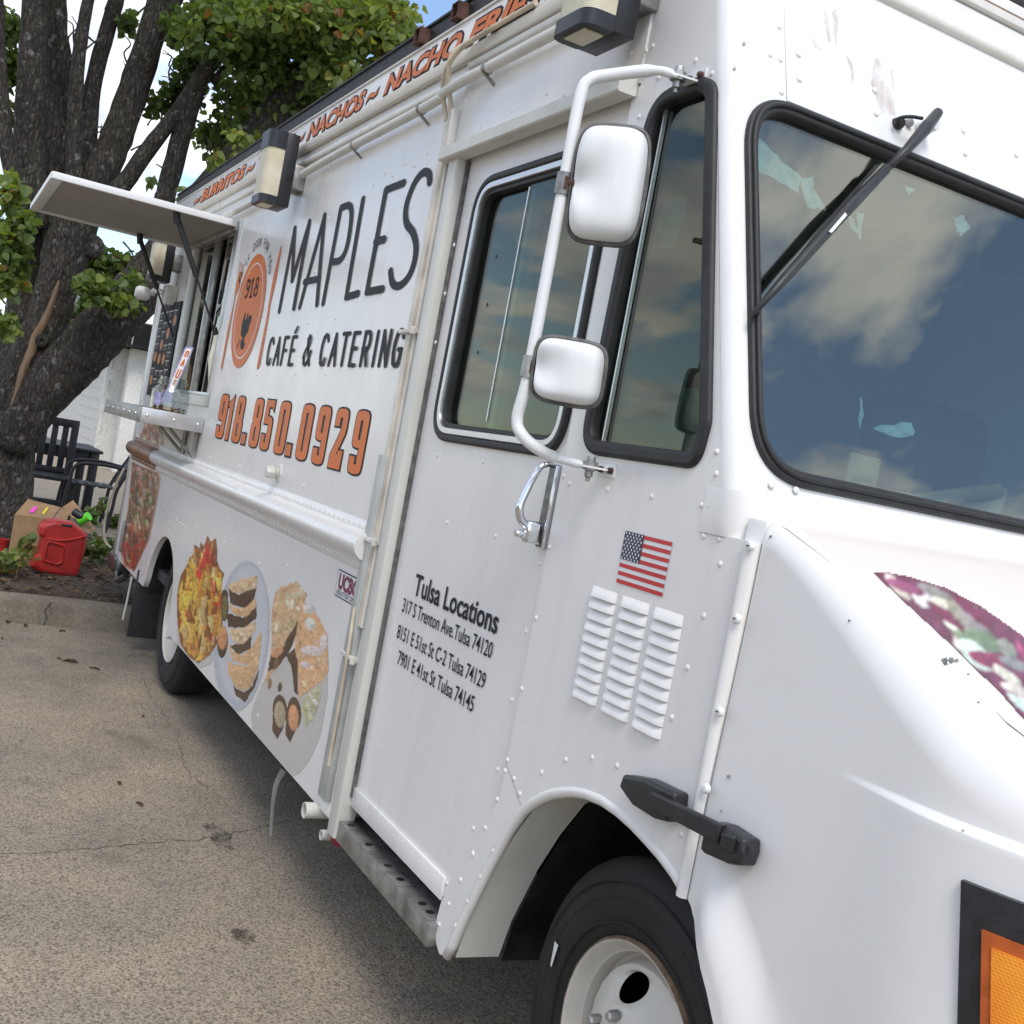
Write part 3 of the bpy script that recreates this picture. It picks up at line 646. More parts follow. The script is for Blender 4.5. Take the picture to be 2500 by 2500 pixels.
# ---- front wall, rounded corners, windshield
SH = fillet([(0.018, 1.512), (TW - 0.018, 1.512), (TW - 0.018, 2.262), (0.018, 2.262)], 0.12, 10)
front = panel('front_wall', [[(RC, 1.40), (TW - RC, 1.40), (TW - RC, 2.64), (RC, 2.64)], [(y, z) for y, z in fillet([(0.046, 1.520), (TW - 0.046, 1.520), (TW - 0.046, 2.254), (0.046, 2.254)], 0.125, 12)][::-1]], 0.0, 0.02, 'front_paint', T, mapf=wmap)
def corner(sgn):
    vs, fs = [], []; zz = [1.40 + 1.24 * k / 10 for k in range(11)]; na = 10
    for z in zz:
        for k in range(na + 1):
            a = rad(90) * k / na; x = xc(z) - RC + RC * math.sin(a); y = RC - RC * math.cos(a)
            vs.append((x, y if sgn > 0 else TW - y, z))
    for i in range(10):
        for k in range(na):
            a = i * (na + 1) + k; q = (a, a + 1, a + na + 2, a + na + 1); fs.append(q if sgn > 0 else q[::-1])
    return mk('cab_corner', vs, fs, 'front_paint', T, True)
corner(1); corner(-1)
WO = fillet([(0.037, 1.512), (TW - 0.037, 1.512), (TW - 0.037, 2.262), (0.037, 2.262)], 0.13, 12)
g0 = ring('windshield_gasket', WO, 0.0, 0.028, -0.012, 0.03, 'rubber', T, 0.006, mapf=wmap)
ring('gasket_bead', WO, -0.009, 0.018, -0.019, 0.010, 'rubber', g0, 0.004, mapf=wmap)
panel('windshield', [off_poly(WO, 0.022)], 0.006, 0.004, 'windshield_glass', T, mapf=wmap)
# cowl cap at the foot of the corner, cowl band
cv, cf = [], []
zz = [1.402, 1.412, 1.43, 1.45, 1.472, 1.486]; off_ = [0.004, 0.006, 0.0065, 0.006, 0.005, 0.002]
for z, of in zip(zz, off_):
    cv += [(-1.665, -0.002, z), (-1.568 - RC - 0.012, -0.002 - of * 0.5, z), (-1.568 - RC - 0.004, -of, z)]
    for k in range(11):
        a = rad(90) * k / 10; x = -1.568 - RC + (RC + of) * math.sin(a); cv.append((x, RC - (RC + of) * math.cos(a), z))
    cv.append((-1.568 + of, 0.17, z))
nr = 15; cf = [(i * nr + k, i * nr + k + 1, i * nr + nr + k + 1, i * nr + nr + k) for i in range(5) for k in range(nr - 1)]
mk('cowl_corner_cap', cv, cf, 'white_paint', T, True)
box('cowl_band', -1.64, -1.555, 0.16, TW - 0.09, 1.36, 1.452, 'front_paint', T, 0.012, 3)
panel('cowl_flap', [[(0.075, 1.464), (0.175, 1.464), (0.175, 1.494), (0.075, 1.494)]], -0.003, 0.003, 'front_paint', T, 0.0, mapf=wmap)
# front seams, roof trims
panel('front_seam_plate', [[(0.30 - 0.17, 2.27), (0.32 - 0.17, 2.27), (0.32 - 0.17, 2.64), (0.30 - 0.17, 2.64)]], -0.0015, 0.0015, 'front_paint', T, 0.0, mapf=wmap) if False else None
panel('front_head_panel', [[(0.148, 2.268), (TW - 0.15, 2.268), (TW - 0.15, 2.60), (0.148, 2.60)]], -0.0025, 0.0024, 'front_paint', T, 0.0, mapf=wmap)
def frail(name, z, r, mat, o=0.0):
    n = Vector((1, 0, WK)).normalized(); 
    vs, fs = tube_data([wmap(0.06, z, -r * 0.3 - o), wmap(TW - 0.06, z, -r * 0.3 - o)], r, 12); return mk(name, vs, fs, mat, T, True, auto=50)
frail('front_moulding', 2.605, 0.013, 'dirty_white')
panel('front_roof_flange', [[(0.02, 2.615), (TW - 0.02, 2.615), (TW - 0.02, 2.69), (0.02, 2.69)]], -0.004, 0.02, 'front_paint', T, 0.002, mapf=wmap)
panel('front_roof_lip', [[(0.02, 2.693), (TW - 0.02, 2.693), (TW - 0.02, 2.716), (0.02, 2.716)]], -0.016, 0.03, 'dirty_white', T, 0.002, mapf=wmap)
panel('front_roof_strip', [[(0.02, 2.7165), (TW - 0.02, 2.7165), (TW - 0.02, 2.736), (0.02, 2.736)]], -0.004, 0.02, 'brown_trim', T, 0.002, mapf=wmap)
bm = bmesh.new(); box_bm(bm, -2.46, -2.16, 0.72, 1.125, 2.84, 3.02, 0.05, 4); bm_obj('roof_fan_cover', bm, 'black_plastic', T, True)
box('roof_fan_base', -2.56, -2.10, 0.60, 1.30, 2.70, 2.835, 'front_paint', T, 0.02)
box('roof_cooler', -3.5, -2.58, 1.40, 2.05, 2.80, 3.13, 'dull_aluminium', T, 0.02)
box('cooler_feet', -3.4, -2.64, 1.46, 1.98, 2.70, 2.80, 'dirty_white', T, 0)

# ---- hood (fibreglass nose), side with wheel arch
def sm(a, b2, x):
    t_ = max(0.0, min(1.0, (x - a) / (b2 - a))); return t_ * t_ * (3 - 2 * t_)
def ztop(x):
    u = min(x, -1.03) + 1.505; return 1.452 - 0.33 * u - 0.27 * u * u - max(0, x + 1.03) * 0.30
def outline():
    pts = [(-1.503 + 0.003 * 0, 0.0)]
    for k in range(1, 30): pts.append((-1.503 + (-1.09 + 1.503) * k / 30, 0.0))
    for k in range(0, 31):
        a = rad(90) * k / 30; pts.append((-1.09 + 0.44 * math.sin(a), 0.44 - 0.44 * math.cos(a)))
    for k in range(1, 6): pts.append((-0.65, 0.44 + (TW / 2 - 0.44) * k / 5))
    return pts
OUT = outline()
def zbot(x):
    if x <= ARCHF[0][0]: return ARCHF[0][1]
    for (a, za), (b2, zb_) in zip(ARCHF, ARCHF[1:]):
        if x <= b2: return za + (zb_ - za) * (x - a) / (b2 - a)
    return 0.44
# resample the straight part so that the steep arch edge is smooth
xs_ = [-1.503, -1.49, -1.465, -1.445, -1.426, -1.40, -1.375, -1.36, -1.345, -1.33, -1.318, -1.308, -1.30, -1.294, -1.288, -1.2855, -1.28, -1.26, -1.23, -1.20, -1.17, -1.14, -1.115]
OUT = [(x, 0.0) for x in xs_] + OUT[30:]
def hood_pt(i, t_):
    x, y = OUT[i]; a = OUT[max(i - 1, 0)]; c = OUT[min(i + 1, len(OUT) - 1)]
    e = Vector((c[0] - a[0], c[1] - a[1])).normalized(); nin = Vector((-e.y, e.x))
    zt, zb_ = ztop(x), zbot(x); r = 0.045 + 0.05 * sm(-1.5, -1.1, x); ri = r * 0.95
    if t_ <= 0.7:
        zk = min(1.092, zt - r - 0.014); ins = 0.0
        z = zb_ + (zk - zb_) * (t_ / 0.42) if t_ <= 0.42 else zk + 0.012 * (t_ - 0.42) / 0.06 if t_ <= 0.48 else zk + 0.012 + (zt - r - zk - 0.012) * (t_ - 0.48) / 0.22
    else:
        ph = rad(88) * (t_ - 0.7) / 0.3; z = zt - r + r * math.sin(ph); ins = ri * (1 - math.cos(ph))
    d = math.hypot(x + 1.746, z - 0.36) - 0.495
    fl = 0.032 * (1 - sm(0.02, 0.12, d)) * sm(-1.50, -1.40, x) * (1 - sm(-1.1, -0.95, x))
    zc_ = min(1.092, zt - r - 0.014)
    step = 0.017 * sm(-1.24, -0.95, x) * (1 - sm(zc_, zc_ + 0.012, z))
    lean = 0.012 * sm(0.8, 1.4, z)
    q = Vector((x, y)) + nin * (ins + lean - fl - step)
    return (q.x, q.y, z)
TS = [0.7 * k / 130 for k in range(131)] + [0.7 + 0.3 * k / 12 for k in range(1, 13)]
vs, fs = [], []
for i in range(len(OUT)):
    for t_ in TS: vs.append(hood_pt(i, t_))
m_ = len(TS)
for i in range(len(OUT) - 1):
    for k in range(m_ - 1): fs.append((i * m_ + k, (i + 1) * m_ + k, (i + 1) * m_ + k + 1, i * m_ + k + 1))
nv = len(vs)
vs += [(x, TW - y, z) for x, y, z in vs]; fs += [tuple(q + nv for q in f[::-1]) for f in fs]
hood = mk('hood_side', vs, fs, 'hood_paint', T, True, auto=60)
# hood lid between the shoulders, slightly lower than the shoulder edge
hv, hf = [], []
xs2 = [-1.575 + 0.80 * k / 24 for k in range(25)]
QT = [hood_pt(i, 1.0) for i in range(len(OUT))]
def hy(x):
    for a, b2 in zip(QT, QT[1:]):
        if a[0] <= x <= b2[0] and b2[0] > a[0]: u = (x - a[0]) / (b2[0] - a[0]); return (x, a[1] + (b2[1] - a[1]) * u, a[2])
    return QT[0] if x < QT[0][0] else (x, 0.55, 1.0)
for x in xs2:
    x_ = max(x, -1.50); h_ = hy(x_); y0_ = max(h_[1] - (0.022 if x < -1.15 else 0.004), 0.03)
    for k in range(17):
        u = k / 16; y = y0_ + (TW - 2 * y0_) * u; hv.append((x, y, ztop(max(x, -1.505)) - 0.005 - (0.0 if x > -1.5 else 0.004) + 0.012 * math.sin(math.pi * u)))
for i in range(24):
    for k in range(16): hf.append((i * 17 + k, i * 17 + k + 17, i * 17 + k + 18, i * 17 + k + 1))
lid = mk('hood_lid', hv, hf, 'lid_print', T, True)
# rubber-backed edge strip with screws along the hood seam
def seam_strip():
    prof = [(-1.530, -0.001), (-1.527, -0.008), (-1.518, -0.013), (-1.508, -0.011), (-1.503, -0.002)]; zz = [0.785, 1.402]
    vs = [(x, y, z) for z in zz for x, y in prof]; n = len(prof); return mk('hood_seam_strip', vs, [(i, i + 1, n + i + 1, n + i) for i in range(n - 1)], 'white_paint', T, True)
ss = seam_strip()
box('hood_rear_flange', -1.56, -1.5045, 0.014, TW - 0.014, 0.82, 1.446, 'front_paint', T, 0.01)

# headlight bezel wrapping the nose corner; its edges lean forward towards the ground
def patch(name, t0, t1, z0, z1, o, th, mat, parent, nz_=10, nt=16):
    vs, fs = [], []
    for ly in (0, 1):
        for i in range(nt + 1):
            for k in range(nz_ + 1):
                z = z0 + (z1 - z0) * k / nz_; a = rad(t0 + (t1 - t0) * i / nt + 7.5 * (1.04 - z) / 0.34); d = o + 0.020 - (th if ly else 0)
                vs.append((-1.09 + (0.44 + d) * math.sin(a), 0.44 - (0.44 + d) * math.cos(a), z))
    n = nz_ + 1; h_ = (nt + 1) * n
    for i in range(nt):
        for k in range(nz_): a = i * n + k; fs.append((a, a + n, a + n + 1, a + 1))
    edge = [k for k in range(n)] + [i * n + nz_ for i in range(1, nt + 1)] + [nt * n + k for k in range(nz_ - 1, -1, -1)] + [i * n for i in range(nt - 1, 0, -1)]
    for a, b2 in zip(edge, edge[1:] + edge[:1]): fs.append((a, b2, b2 + h_, a + h_))
    return mk(name, vs, fs, mat, parent, True, auto=40)
B0 = 14.2
bz = patch('headlight_bezel', B0, B0 + 62, 0.60, 1.038, 0.003, 0.012, 'black_plastic', T)
patch('bezel_recess', B0 + 2.4, B0 + 58, 0.64, 1.004, 0.0040, 0.001, 'rubber', bz)
lz = patch('turn_signal_lens', B0 + 3.8, B0 + 24, 0.66, 0.990, 0.009, 0.005, 'amber_edge', bz)
patch('turn_signal_prism', B0 + 5.4, B0 + 22, 0.67, 0.974, 0.0115, 0.003, 'amber_lens', bz)
lathe('headlamp', [(0.0, 0.02), (0.06, 0.015), (0.085, 0.0), (0.09, -0.02)], (-0.655, 0.62, 0.83), 'chrome', bz, 28, 'x')

# hood latch
za_ = zm(1200, 1700, 2500)
lt = panel('hood_latch', [fillet([S2(*za_(*p)) for p in [(514, 330), (530, 285), (610, 300), (718, 352), (714, 400), (690, 458), (640, 445), (560, 395)]][::-1], 0.008)], -0.034, 0.036, 'black_plastic', T, 0.007)
panel('latch_strap', [[S2(*za_(*p), -0.03) for p in [(600, 345), (700, 392), (862, 468), (840, 535), (690, 455), (600, 400)]][::-1]], -0.046, 0.014, 'black_plastic', lt, 0.004)
panel('latch_catch', [fillet([S2(*za_(*p)) for p in [(838, 470), (862, 456), (900, 466), (982, 520), (980, 570), (962, 615), (925, 610), (838, 572), (822, 556)]][::-1], 0.006)], -0.040, 0.040, 'black_plastic', lt, 0.007)
panel('latch_boss', [fillet([S2(*za_(*p), -0.04) for p in [(845, 492), (890, 512), (880, 570), (838, 548)]][::-1], 0.003)], -0.047, 0.01, 'black_plastic', lt, 0.003)
for q in ((868, 535), (932, 560)):
    p = S(*za_(*q), -0.046); v, f = lathe_data([(0, 0), (0.008, 0)], 14, (0, 0, 0), 'y'); mk('latch_slot', [(x * 0.6, y, z) for x, y, z in v], f, 'rubber', lt, loc=(p.x, -0.0482, p.z))

# ---- wheels
def wheel(xc_, yf, zc_, R, rr, front_):
    ty = [(rr - 0.004, 0.02), (rr + 0.004, 0.006), (rr + 0.02, -0.004), (rr + 0.055, -0.012), (R - 0.075, -0.013), (R - 0.045, -0.006), (R - 0.022, 0.004), (R - 0.006, 0.018), (R, 0.034), (R, 0.185), (R - 0.012, 0.21), (R - 0.06, 0.228), (rr, 0.21)]
    rt = empty('wheel_hub', (xc_, yf, zc_)); rt.parent = T; rt.location = Vector((xc_, yf, zc_)) - WLOC[T.name]
    tv, tf = lathe_data(ty, 72, (xc_, yf, zc_)); o = mk('tyre', tv, tf, 'tyre', rt, True, auto=50); fixn(o)
    for r1, r2 in ((rr + 0.032, rr + 0.036), (R - 0.082, R - 0.077), (R - 0.050, R - 0.046)):
        lathe('tyre_rib', [(r1, -0.0122), (r1 + 0.001, -0.0140), (r2, -0.0140), (r2 + 0.001, -0.0122)], (xc_, yf, zc_), 'tyre', rt, 72)
    if not front_:
        for k in range(5): lathe('tread_groove', [(R + 0.0008, 0.05 + k * 0.028), (R + 0.0008, 0.058 + k * 0.028)], (xc_, yf, zc_), 'wheelhouse_black', rt, 60)
    s_ = 1.0 if front_ else -1.0
    if front_:
        dome = lambda r: 0.034 - 0.052 * (1 - sm(0.085, 0.185, r))
        lip = [(rr + 0.004, 0.012), (rr + 0.006, -0.002), (rr + 0.001, -0.006), (rr - 0.006, -0.001), (rr - 0.012, 0.022), (rr - 0.022, 0.030), (rr - 0.026, 0.060), (rr - 0.034, 0.066), (0.184, 0.050), (0.178, dome(0.178))]
    else:
        dome = lambda r: 0.11 + 0.03 * (1 - sm(0.08, 0.16, r))
        lip = [(rr + 0.004, 0.012), (rr + 0.006, -0.002), (rr + 0.001, -0.006), (rr - 0.006, -0.001), (rr - 0.012, 0.03), (rr - 0.028, 0.045), (rr - 0.034, 0.09), (0.17, 0.11), (0.158, dome(0.158))]
    lathe('rim', lip, (xc_, yf, zc_), 'rim_white', rt, 72)
    lathe('rim_rust', [(rr + 0.0085, 0.004), (rr + 0.0085, -0.0005), (rr + 0.004, -0.0066), (rr + 0.0025, -0.0064)], (xc_, yf, zc_), 'rust_pale', rt, 72)
    vs, fs = [], []; NH = 3; ph0 = rad(107); RD = (0.136, 0.028, 0.042) if front_ else (0.118, 0.021, 0.040)
    for h_ in range(NH):
        a0 = ph0 + 2 * math.pi * h_ / NH; nb = 48
        for k in range(nb):
            p_ = 2 * math.pi * k / nb; ux, uy = math.cos(p_), math.sin(p_); sc_ = 1 / max(abs(ux), abs(uy))
            ii = [(RD[0] + RD[1] * ux, 0.31 * uy), (RD[0] + RD[2] * ux * sc_, math.pi / NH * uy * sc_)]
            for w_ in range(6):
                u = w_ / 5; r = ii[0][0] + (ii[1][0] - ii[0][0]) * u; a = a0 + ii[0][1] + (ii[1][1] - ii[0][1]) * u
                vs.append((xc_ + r * math.cos(a), yf + dome(r) + (0.012 * (1 - u) ** 6), zc_ + r * math.sin(a)))
        b_ = h_ * nb * 6
        for k in range(nb):
            for w_ in range(5): fs.append((b_ + k * 6 + w_, b_ + k * 6 + w_ + 1, b_ + ((k + 1) % nb) * 6 + w_ + 1, b_ + ((k + 1) % nb) * 6 + w_))
    o = mk('wheel_disc', vs, fs, 'rim_white', rt, True); fixn(o)
    lathe('wheel_hub_cap', [(0.0945 if front_ else 0.078, dome(0.0945 if front_ else 0.078)), (0.070, dome(0.07) - 0.012), (0.058, dome(0.06) - 0.035), (0.050, dome(0.05) - 0.075 * s_), (0.03, dome(0.05) - 0.085 * s_), (0, dome(0.05) - 0.085 * s_)], (xc_, yf, zc_), 'rim_white', rt, 40)
    nut = lathe_data([(0.0, -0.022), (0.007, -0.022), (0.011, -0.018), (0.012, 0.004)], 6, (0, 0, 0), 'y')
    for k in range(8):
        a = 2 * math.pi * k / 8 + 0.2; mk('lug_nut', nut[0], nut[1], 'dull_aluminium', rt, loc=(xc_ + 0.088 * math.cos(a), yf + dome(0.088) - (0.006 if front_ else 0), zc_ + 0.088 * math.sin(a)))
    lathe('brake_drum', [(0.0, 0.13), (0.165, 0.13), (0.165, 0.20)], (xc_, yf, zc_), 'wheelhouse_black', rt, 40)
    return rt
simple('rust_pale', (0.20, 0.13, 0.075), 0.85, 0, 0.7, 30)
paint('rim_white', (0.60, 0.57, 0.51), 0.42, 0.95, 0.0, (9, 9, 9))
fw = wheel(-1.735, 0.115, 0.356, 0.386, 0.224, True)
wheel(-6.02, 0.055, 0.356, 0.386, 0.228, False)
# size label on the front tyre's sidewall
lab = [S(*zm(900, 1850, 1500, 1783)(*q), 0.099) for q in [(1355, 1330), (1380, 1360), (1330, 1520), (1322, 1500)]]
mk('tyre_label', [(p.x, 0.0975, p.z) for p in lab] , [(0, 1, 2, 3)], 'paper', fw)
# mud flap, rear bumper
fl = box('mud_flap', -6.905, -6.893, -0.01, 0.60, 0.06, 0.46, 'rubber', T, 0.002)
box('rear_bumper', -8.06, -7.80, 0.06, TW - 0.06, 0.36, 0.45, 'black_plastic', T, 0.02)
box('bumper_end', -8.04, -7.70, -0.015, 0.10, 0.30, 0.42, 'dark_chrome', T, 0.03, 3)
tube('tow_bracket', [(-7.80, 0.03, 0.36), (-7.6, 0.0, 0.28), (-7.42, 0.02, 0.34)], 0.02, 'dark_chrome', T, 8, 4)
tube('ground_chain', [(-7.0, -0.02, 0.40), (-7.02, -0.02, 0.25), (-7.05, -0.02, 0.13)], 0.006, 'paper', T, 6)

# ---- mirrors on a bent tube
PX_, PY_ = -2.055, -0.20
br_u, br_l = S(1700, 190, 0), S(1480, 1148, 0)
arm_pts = [S(1655, 186, -0.055), S(1600, 172, -0.085), (-2.035, -0.155, 2.262), (PX_ + 0.004, PY_ + 0.012, 2.245), (PX_, PY_, 2.205), (PX_, PY_, 2.05), (PX_, PY_, 1.85), (PX_, PY_, 1.64), (PX_ - 0.012, PY_, 1.555), (PX_ + 0.0, PY_ + 0.012, 1.522), (-2.045, -0.15, 1.500), (-2.06, -0.095, 1.490), S(1440, 1140, -0.045)]
a0 = catmull(arm_pts, 6); rr_ = [0.0045 if (i < 2 or i > len(a0) - 3) else 0.0125 if 6 < i < len(a0) - 7 else 0.009 for i in range(len(a0))]
av, af = tube_data(a0, rr_, 14); arm = mk('mirror_arm', av, af, 'mirror_white', T, True)
def bracket(px1, px2, up):
    p = S(*px1, -0.045); q = S(*px2, 0.0); bm = bmesh.new()
    vs = []
    o = panel('mirror_bracket', [fillet([(q.x - 0.045, q.z - 0.014), (q.x + 0.02, q.z - 0.014), (q.x + 0.02, q.z + 0.014), (q.x - 0.045, q.z + 0.014)], 0.005)], -0.004, 0.004, 'mirror_white', arm, 0.001)
    v = [(q.x - 0.035, -0.004, p.z - 0.002), (q.x + 0.01, -0.004, p.z - 0.002), (p.x + 0.016, p.y - 0.008, p.z - 0.002), (p.x, p.y - 0.02, p.z - 0.002), (p.x - 0.018, p.y - 0.008, p.z - 0.002)]
    v += [(a, b2, c + 0.004) for a, b2, c in v]; mk('bracket_ear', v, [(4, 3, 2, 1, 0), (5, 6, 7, 8, 9)] + [(i, (i + 1) % 5, 5 + (i + 1) % 5, 5 + i) for i in range(5)], 'mirror_white', arm)
    lathe('bracket_bolt', [(0, 0.022), (0.009, 0.022), (0.010, 0.016), (0.010, 0.012), (0.016, 0.011), (0.016, -0.006), (0.009, -0.008), (0.009, -0.02), (0.005, -0.022), (0.005, -0.03), (0, -0.03)], (p.x, p.y, p.z), 'dull_aluminium', arm, 8, 'z')
    for s_ in (-0.03, 0.008):
        lathe('bracket_screw', [(0, -0.010), (0.005, -0.010), (0.007, -0.006), (0.007, 0)], (q.x + s_, -0.004, q.z), 'rust', arm, 10)
bracket((1655, 190), (1712, 188), True); bracket((1440, 1140), (1492, 1150), False)
def mirror(cpx, corners, X0, X1, depth, name, lab):
    # corners as seen: TL, TR, BR, BL ; TL/BL beside the tube (X0), TR/BR inboard (X1)
    C = [PXp(*corners[0], X0), PXp(*corners[1], X1), PXp(*corners[2], X1), PXp(*corners[3], X0)]
    n = ((C[1] - C[0]).cross(C[3] - C[0])).normalized()
    if n.x < 0: n = -n
    cen = sum(C, Vector()) / 4
    U = (C[1] - C[0] + C[2] - C[3]) / 4; V = (C[0] - C[3] + C[1] - C[2]) / 4
    def sq(u, r):   # superellipse ring
        c_, s_ = math.cos(u), math.sin(u); e = 0.44
        return (abs(c_) ** e * (1 if c_ >= 0 else -1), abs(s_) ** e * (1 if s_ >= 0 else -1))
    nu = 64; ng = 36; vs, fs = [], []; cl = cen - U * 1.0 - V * 0.05
    for i in range(ng + 1):
        for k in range(ng + 1):
            u, v = -1 + 2 * i / ng, -1 + 2 * k / ng; m0 = max(abs(u), abs(v)); a = math.atan2(v, u); ca, sa = math.cos(a), math.sin(a)
            q_ = m0 ** 0.75 * (abs(ca) ** 4.55 + abs(sa) ** 4.55) ** (-1 / 4.55); p_ = cen + U * (q_ * ca) + V * (q_ * sa)
            dd = depth * (1 - m0 ** 5) ** 0.5 * (1 - 0.25 * max(0, -q_ * ca))
            e_ = (p_ - cl); du, dv = e_.dot(U.normalized()), e_.dot(V.normalized()); k_ = math.exp(-(dv / (0.028 + 0.30 * du)) ** 2) * max(0, 1 - du / (U.length * 1.25)) ** 1.2
            vs.append(p_ + n * (dd - depth * 0.6 * k_ * (1 - m0 ** 8)))
    for i in range(ng):
        for k in range(ng): a = i * (ng + 1) + k; fs.append((a, a + ng + 1, a + ng + 2, a + 1))
    o = mk(name, vs, fs, 'mirror_white', arm, True); fixn(o)
    # rubber rim round the glass edge
    rv = []; prof = [(1.0, -0.32), (1.05, -0.28), (1.065, -0.05), (1.06, 0.08), (1.005, 0.16)]
    for k_, d_ in prof:
        for k in range(nu):
            a, b2 = sq(2 * math.pi * k / nu, 1); q = cen + U * a + V * b2; dirv = (U * a + V * b2).normalized(); rv.append(q + dirv * (k_ - 1) * 0.115 + n * d_ * depth)
    rf = [(i * nu + k, i * nu + (k + 1) % nu, (i + 1) * nu + (k + 1) % nu, (i + 1) * nu + k) for i in range(len(prof) - 1) for k in range(nu)]
    ro = mk('mirror_rim', rv, rf, 'weathered_rubber', o, True); fixn(ro)
    gv = [cen + U * sq(2 * math.pi * k / nu, 1)[0] + V * sq(2 * math.pi * k / nu, 1)[1] - n * depth * 0.305 for k in range(nu)]
    mk('mirror_glass', gv, [tuple(range(nu))], 'chrome', o)
    # clamp on the tube
    cz_ = cl.z
    c2 = lathe('mirror_clamp', [(0.0145, -0.022), (0.0165, -0.022), (0.0165, 0.022), (0.0145, 0.022)], (PX_, PY_, cz_), 'dull_aluminium', arm, 18, 'z')
    mk('clamp_slot', [(PX_ + 0.0168, PY_ - 0.004 + a, cz_ + b2) for a, b2 in ((-0.004, -0.013), (0.004, -0.013), (0.004, 0.013), (-0.004, 0.013))], [(0, 1, 2, 3)], 'rust', c2)
    tube('clamp_stub', [(PX_, PY_ + 0.005, cz_), tuple(cl + U * 0.12 + n * 0.002)], 0.011, 'rust', arm, 10)
    return o
mirror(None, [(1422, 300), (1592, 322), (1553, 598), (1377, 585)], -2.035, -1.945, 0.048, 'upper_mirror', None)
mirror(None, [(1318, 818), (1482, 846), (1462, 1000), (1295, 968)], -2.035, -1.950, 0.042, 'lower_mirror', None)

# ---- wiper
zw = zm(1950, 0, 2500); zq = zm(1700, 0, 2500, 1189)
def W(px, py, o): return PW(px, py, o)
wp = [W(*zw(1195, 965), 0.055), W(*zw(1080, 1110), 0.06), W(*zw(930, 1280), 0.05), W(*zw(760, 1440), 0.045)]
wv, wf_ = tube_data(wp, [0.011, 0.014, 0.010, 0.008], 8); wip = mk('wiper_arm', wv, wf_, 'black_plastic', T, True)
wv, wf_ = tube_data([W(*zw(760, 1440), 0.046), W(*zq(560, 745), 0.046), W(*zq(330, 1000), 0.040), W(*zq(205, 1140), 0.032)], [0.010, 0.0125, 0.010, 0.005], 6)
mk('wiper_frame', wv, wf_, 'black_plastic', wip, True)
wv, wf_ = tube_data([W(*zq(655, 600), 0.024), W(*zq(430, 860), 0.020), W(*zq(207, 1142), 0.016)], 0.0035, 6); mk('wiper_blade', wv, wf_, 'rubber', wip, True)
v = [W(*zq(a, b2), 0.058) for a, b2 in ((540, 770), (548, 780), (492, 845), (480, 840))]; mk('wiper_label', v, [(0, 1, 2, 3)], 'paper', wip)
pv = W(*zw(960, 1075), 0.0); 
lathe('wiper_pivot', [(0, 0.052), (0.012, 0.05), (0.016, 0.03), (0.018, 0.0)], tuple(W(*zw(1030, 1100), 0.0)), 'mirror_white', wip, 16, 'x')
lathe('pivot_bolt', [(0, 0.016), (0.008, 0.014), (0.009, 0)], tuple(W(*zw(925, 1060), 0.0)), 'dull_aluminium', wip, 12, 'x')
tube('washer_hose', [W(*zw(835, 1070), 0.012), W(*zw(850, 1020), 0.025), W(*zw(950, 1000), 0.045), W(*zw(1060, 1015), 0.05)], 0.004, 'black_plastic', wip, 8, 5)
lathe('hose_grommet', [(0, 0.02), (0.009, 0.02), (0.013, 0.012), (0.013, 0)], tuple(W(*zw(830, 1065), 0.0)), 'rubber', wip, 14, 'x')

# ---- cab interior seen through the glass
box('cab_floor', -3.05, -1.5, 0.05, TW - 0.05, 0.86, 0.88, 'dark_inside', T, 0)
box('cab_ceiling', -3.05, -2.05, 0.05, TW - 0.05, 2.50, 2.52, 'cab_grey', T, 0)
box('cab_bulkhead', -3.32, -3.30, 0.05, TW - 0.05, 0.5, 2.58, 'cab_grey', T, 0)
box('dashboard', -2.02, -1.68, 0.14, TW - 0.10, 1.26, 1.515, 'cab_grey', T, 0.03, 3)
box('engine_cover', -2.3, -1.68, 0.75, 1.55, 0.9, 1.22, 'dark_inside', T, 0.05)
st = box('driver_seat', -2.75, -2.30, 0.30, 0.80, 1.20, 1.30, 'seat_black', T, 0.04, 3)
bm = bmesh.new(); box_bm(bm, -2.80, -2.68, 0.28, 0.82, 1.28, 1.86, 0.07, 4); bm_obj('seat_backrest', bm, 'seat_black', st, True)
box('seat_pedestal', -2.68, -2.38, 0.42, 0.68, 0.88, 1.2, 'dark_inside', st, 0.01)
st = box('driver_seat', -2.75, -2.30, 1.40, 1.90, 1.20, 1.30, 'seat_black', T, 0.04, 3)
bm = bmesh.new(); box_bm(bm, -2.80, -2.68, 1.38, 1.92, 1.28, 1.92, 0.07, 4); bm_obj('seat_backrest', bm, 'seat_black', st, True)
box('seat_pedestal', -2.68, -2.38, 1.52, 1.78, 0.88, 1.2, 'dark_inside', st, 0.01)
sw = [(-2.06 + 0.10 * math.sin(a), 1.62 + 0.21 * math.cos(a), 1.50 + 0.19 * math.sin(a)) for a in [2 * math.pi * k / 28 for k in range(29)]]
vs, fs = tube_data(sw, 0.014, 8, False); swo = mk('steering_wheel', vs, fs, 'seat_black', T, True)
tube('steering_column', [(-2.06, 1.62, 1.50), (-1.80, 1.62, 1.22)], 0.022, 'seat_black', swo, 8)
box('dash_bracket', -1.80, -1.79, 0.44, 0.53, 1.515, 1.615, 'brass', T, 0.006)
vs, fs = tube_data([(-1.80, 0.62, 1.533), (-1.74, 0.84, 1.60)], 0.018, 10); mk('dash_dowel', vs, fs, 'bare_wood', T, True)
box('dash_papers', -1.84, -1.74, 0.56, 0.70, 1.516, 1.555, 'plate_grey', T, 0.01)
lathe('dash_cup', [(0, 0), (.03, 0), (.04, .10), (.036, .10), (.027, .01)], (-1.86, 0.95, 1.5155), 'plate_grey', T, 18, 'z')
box('cup_shelf', -2.10, -2.0, 0.10, 0.30, 1.40, 1.41, 'cab_grey', T, 0)
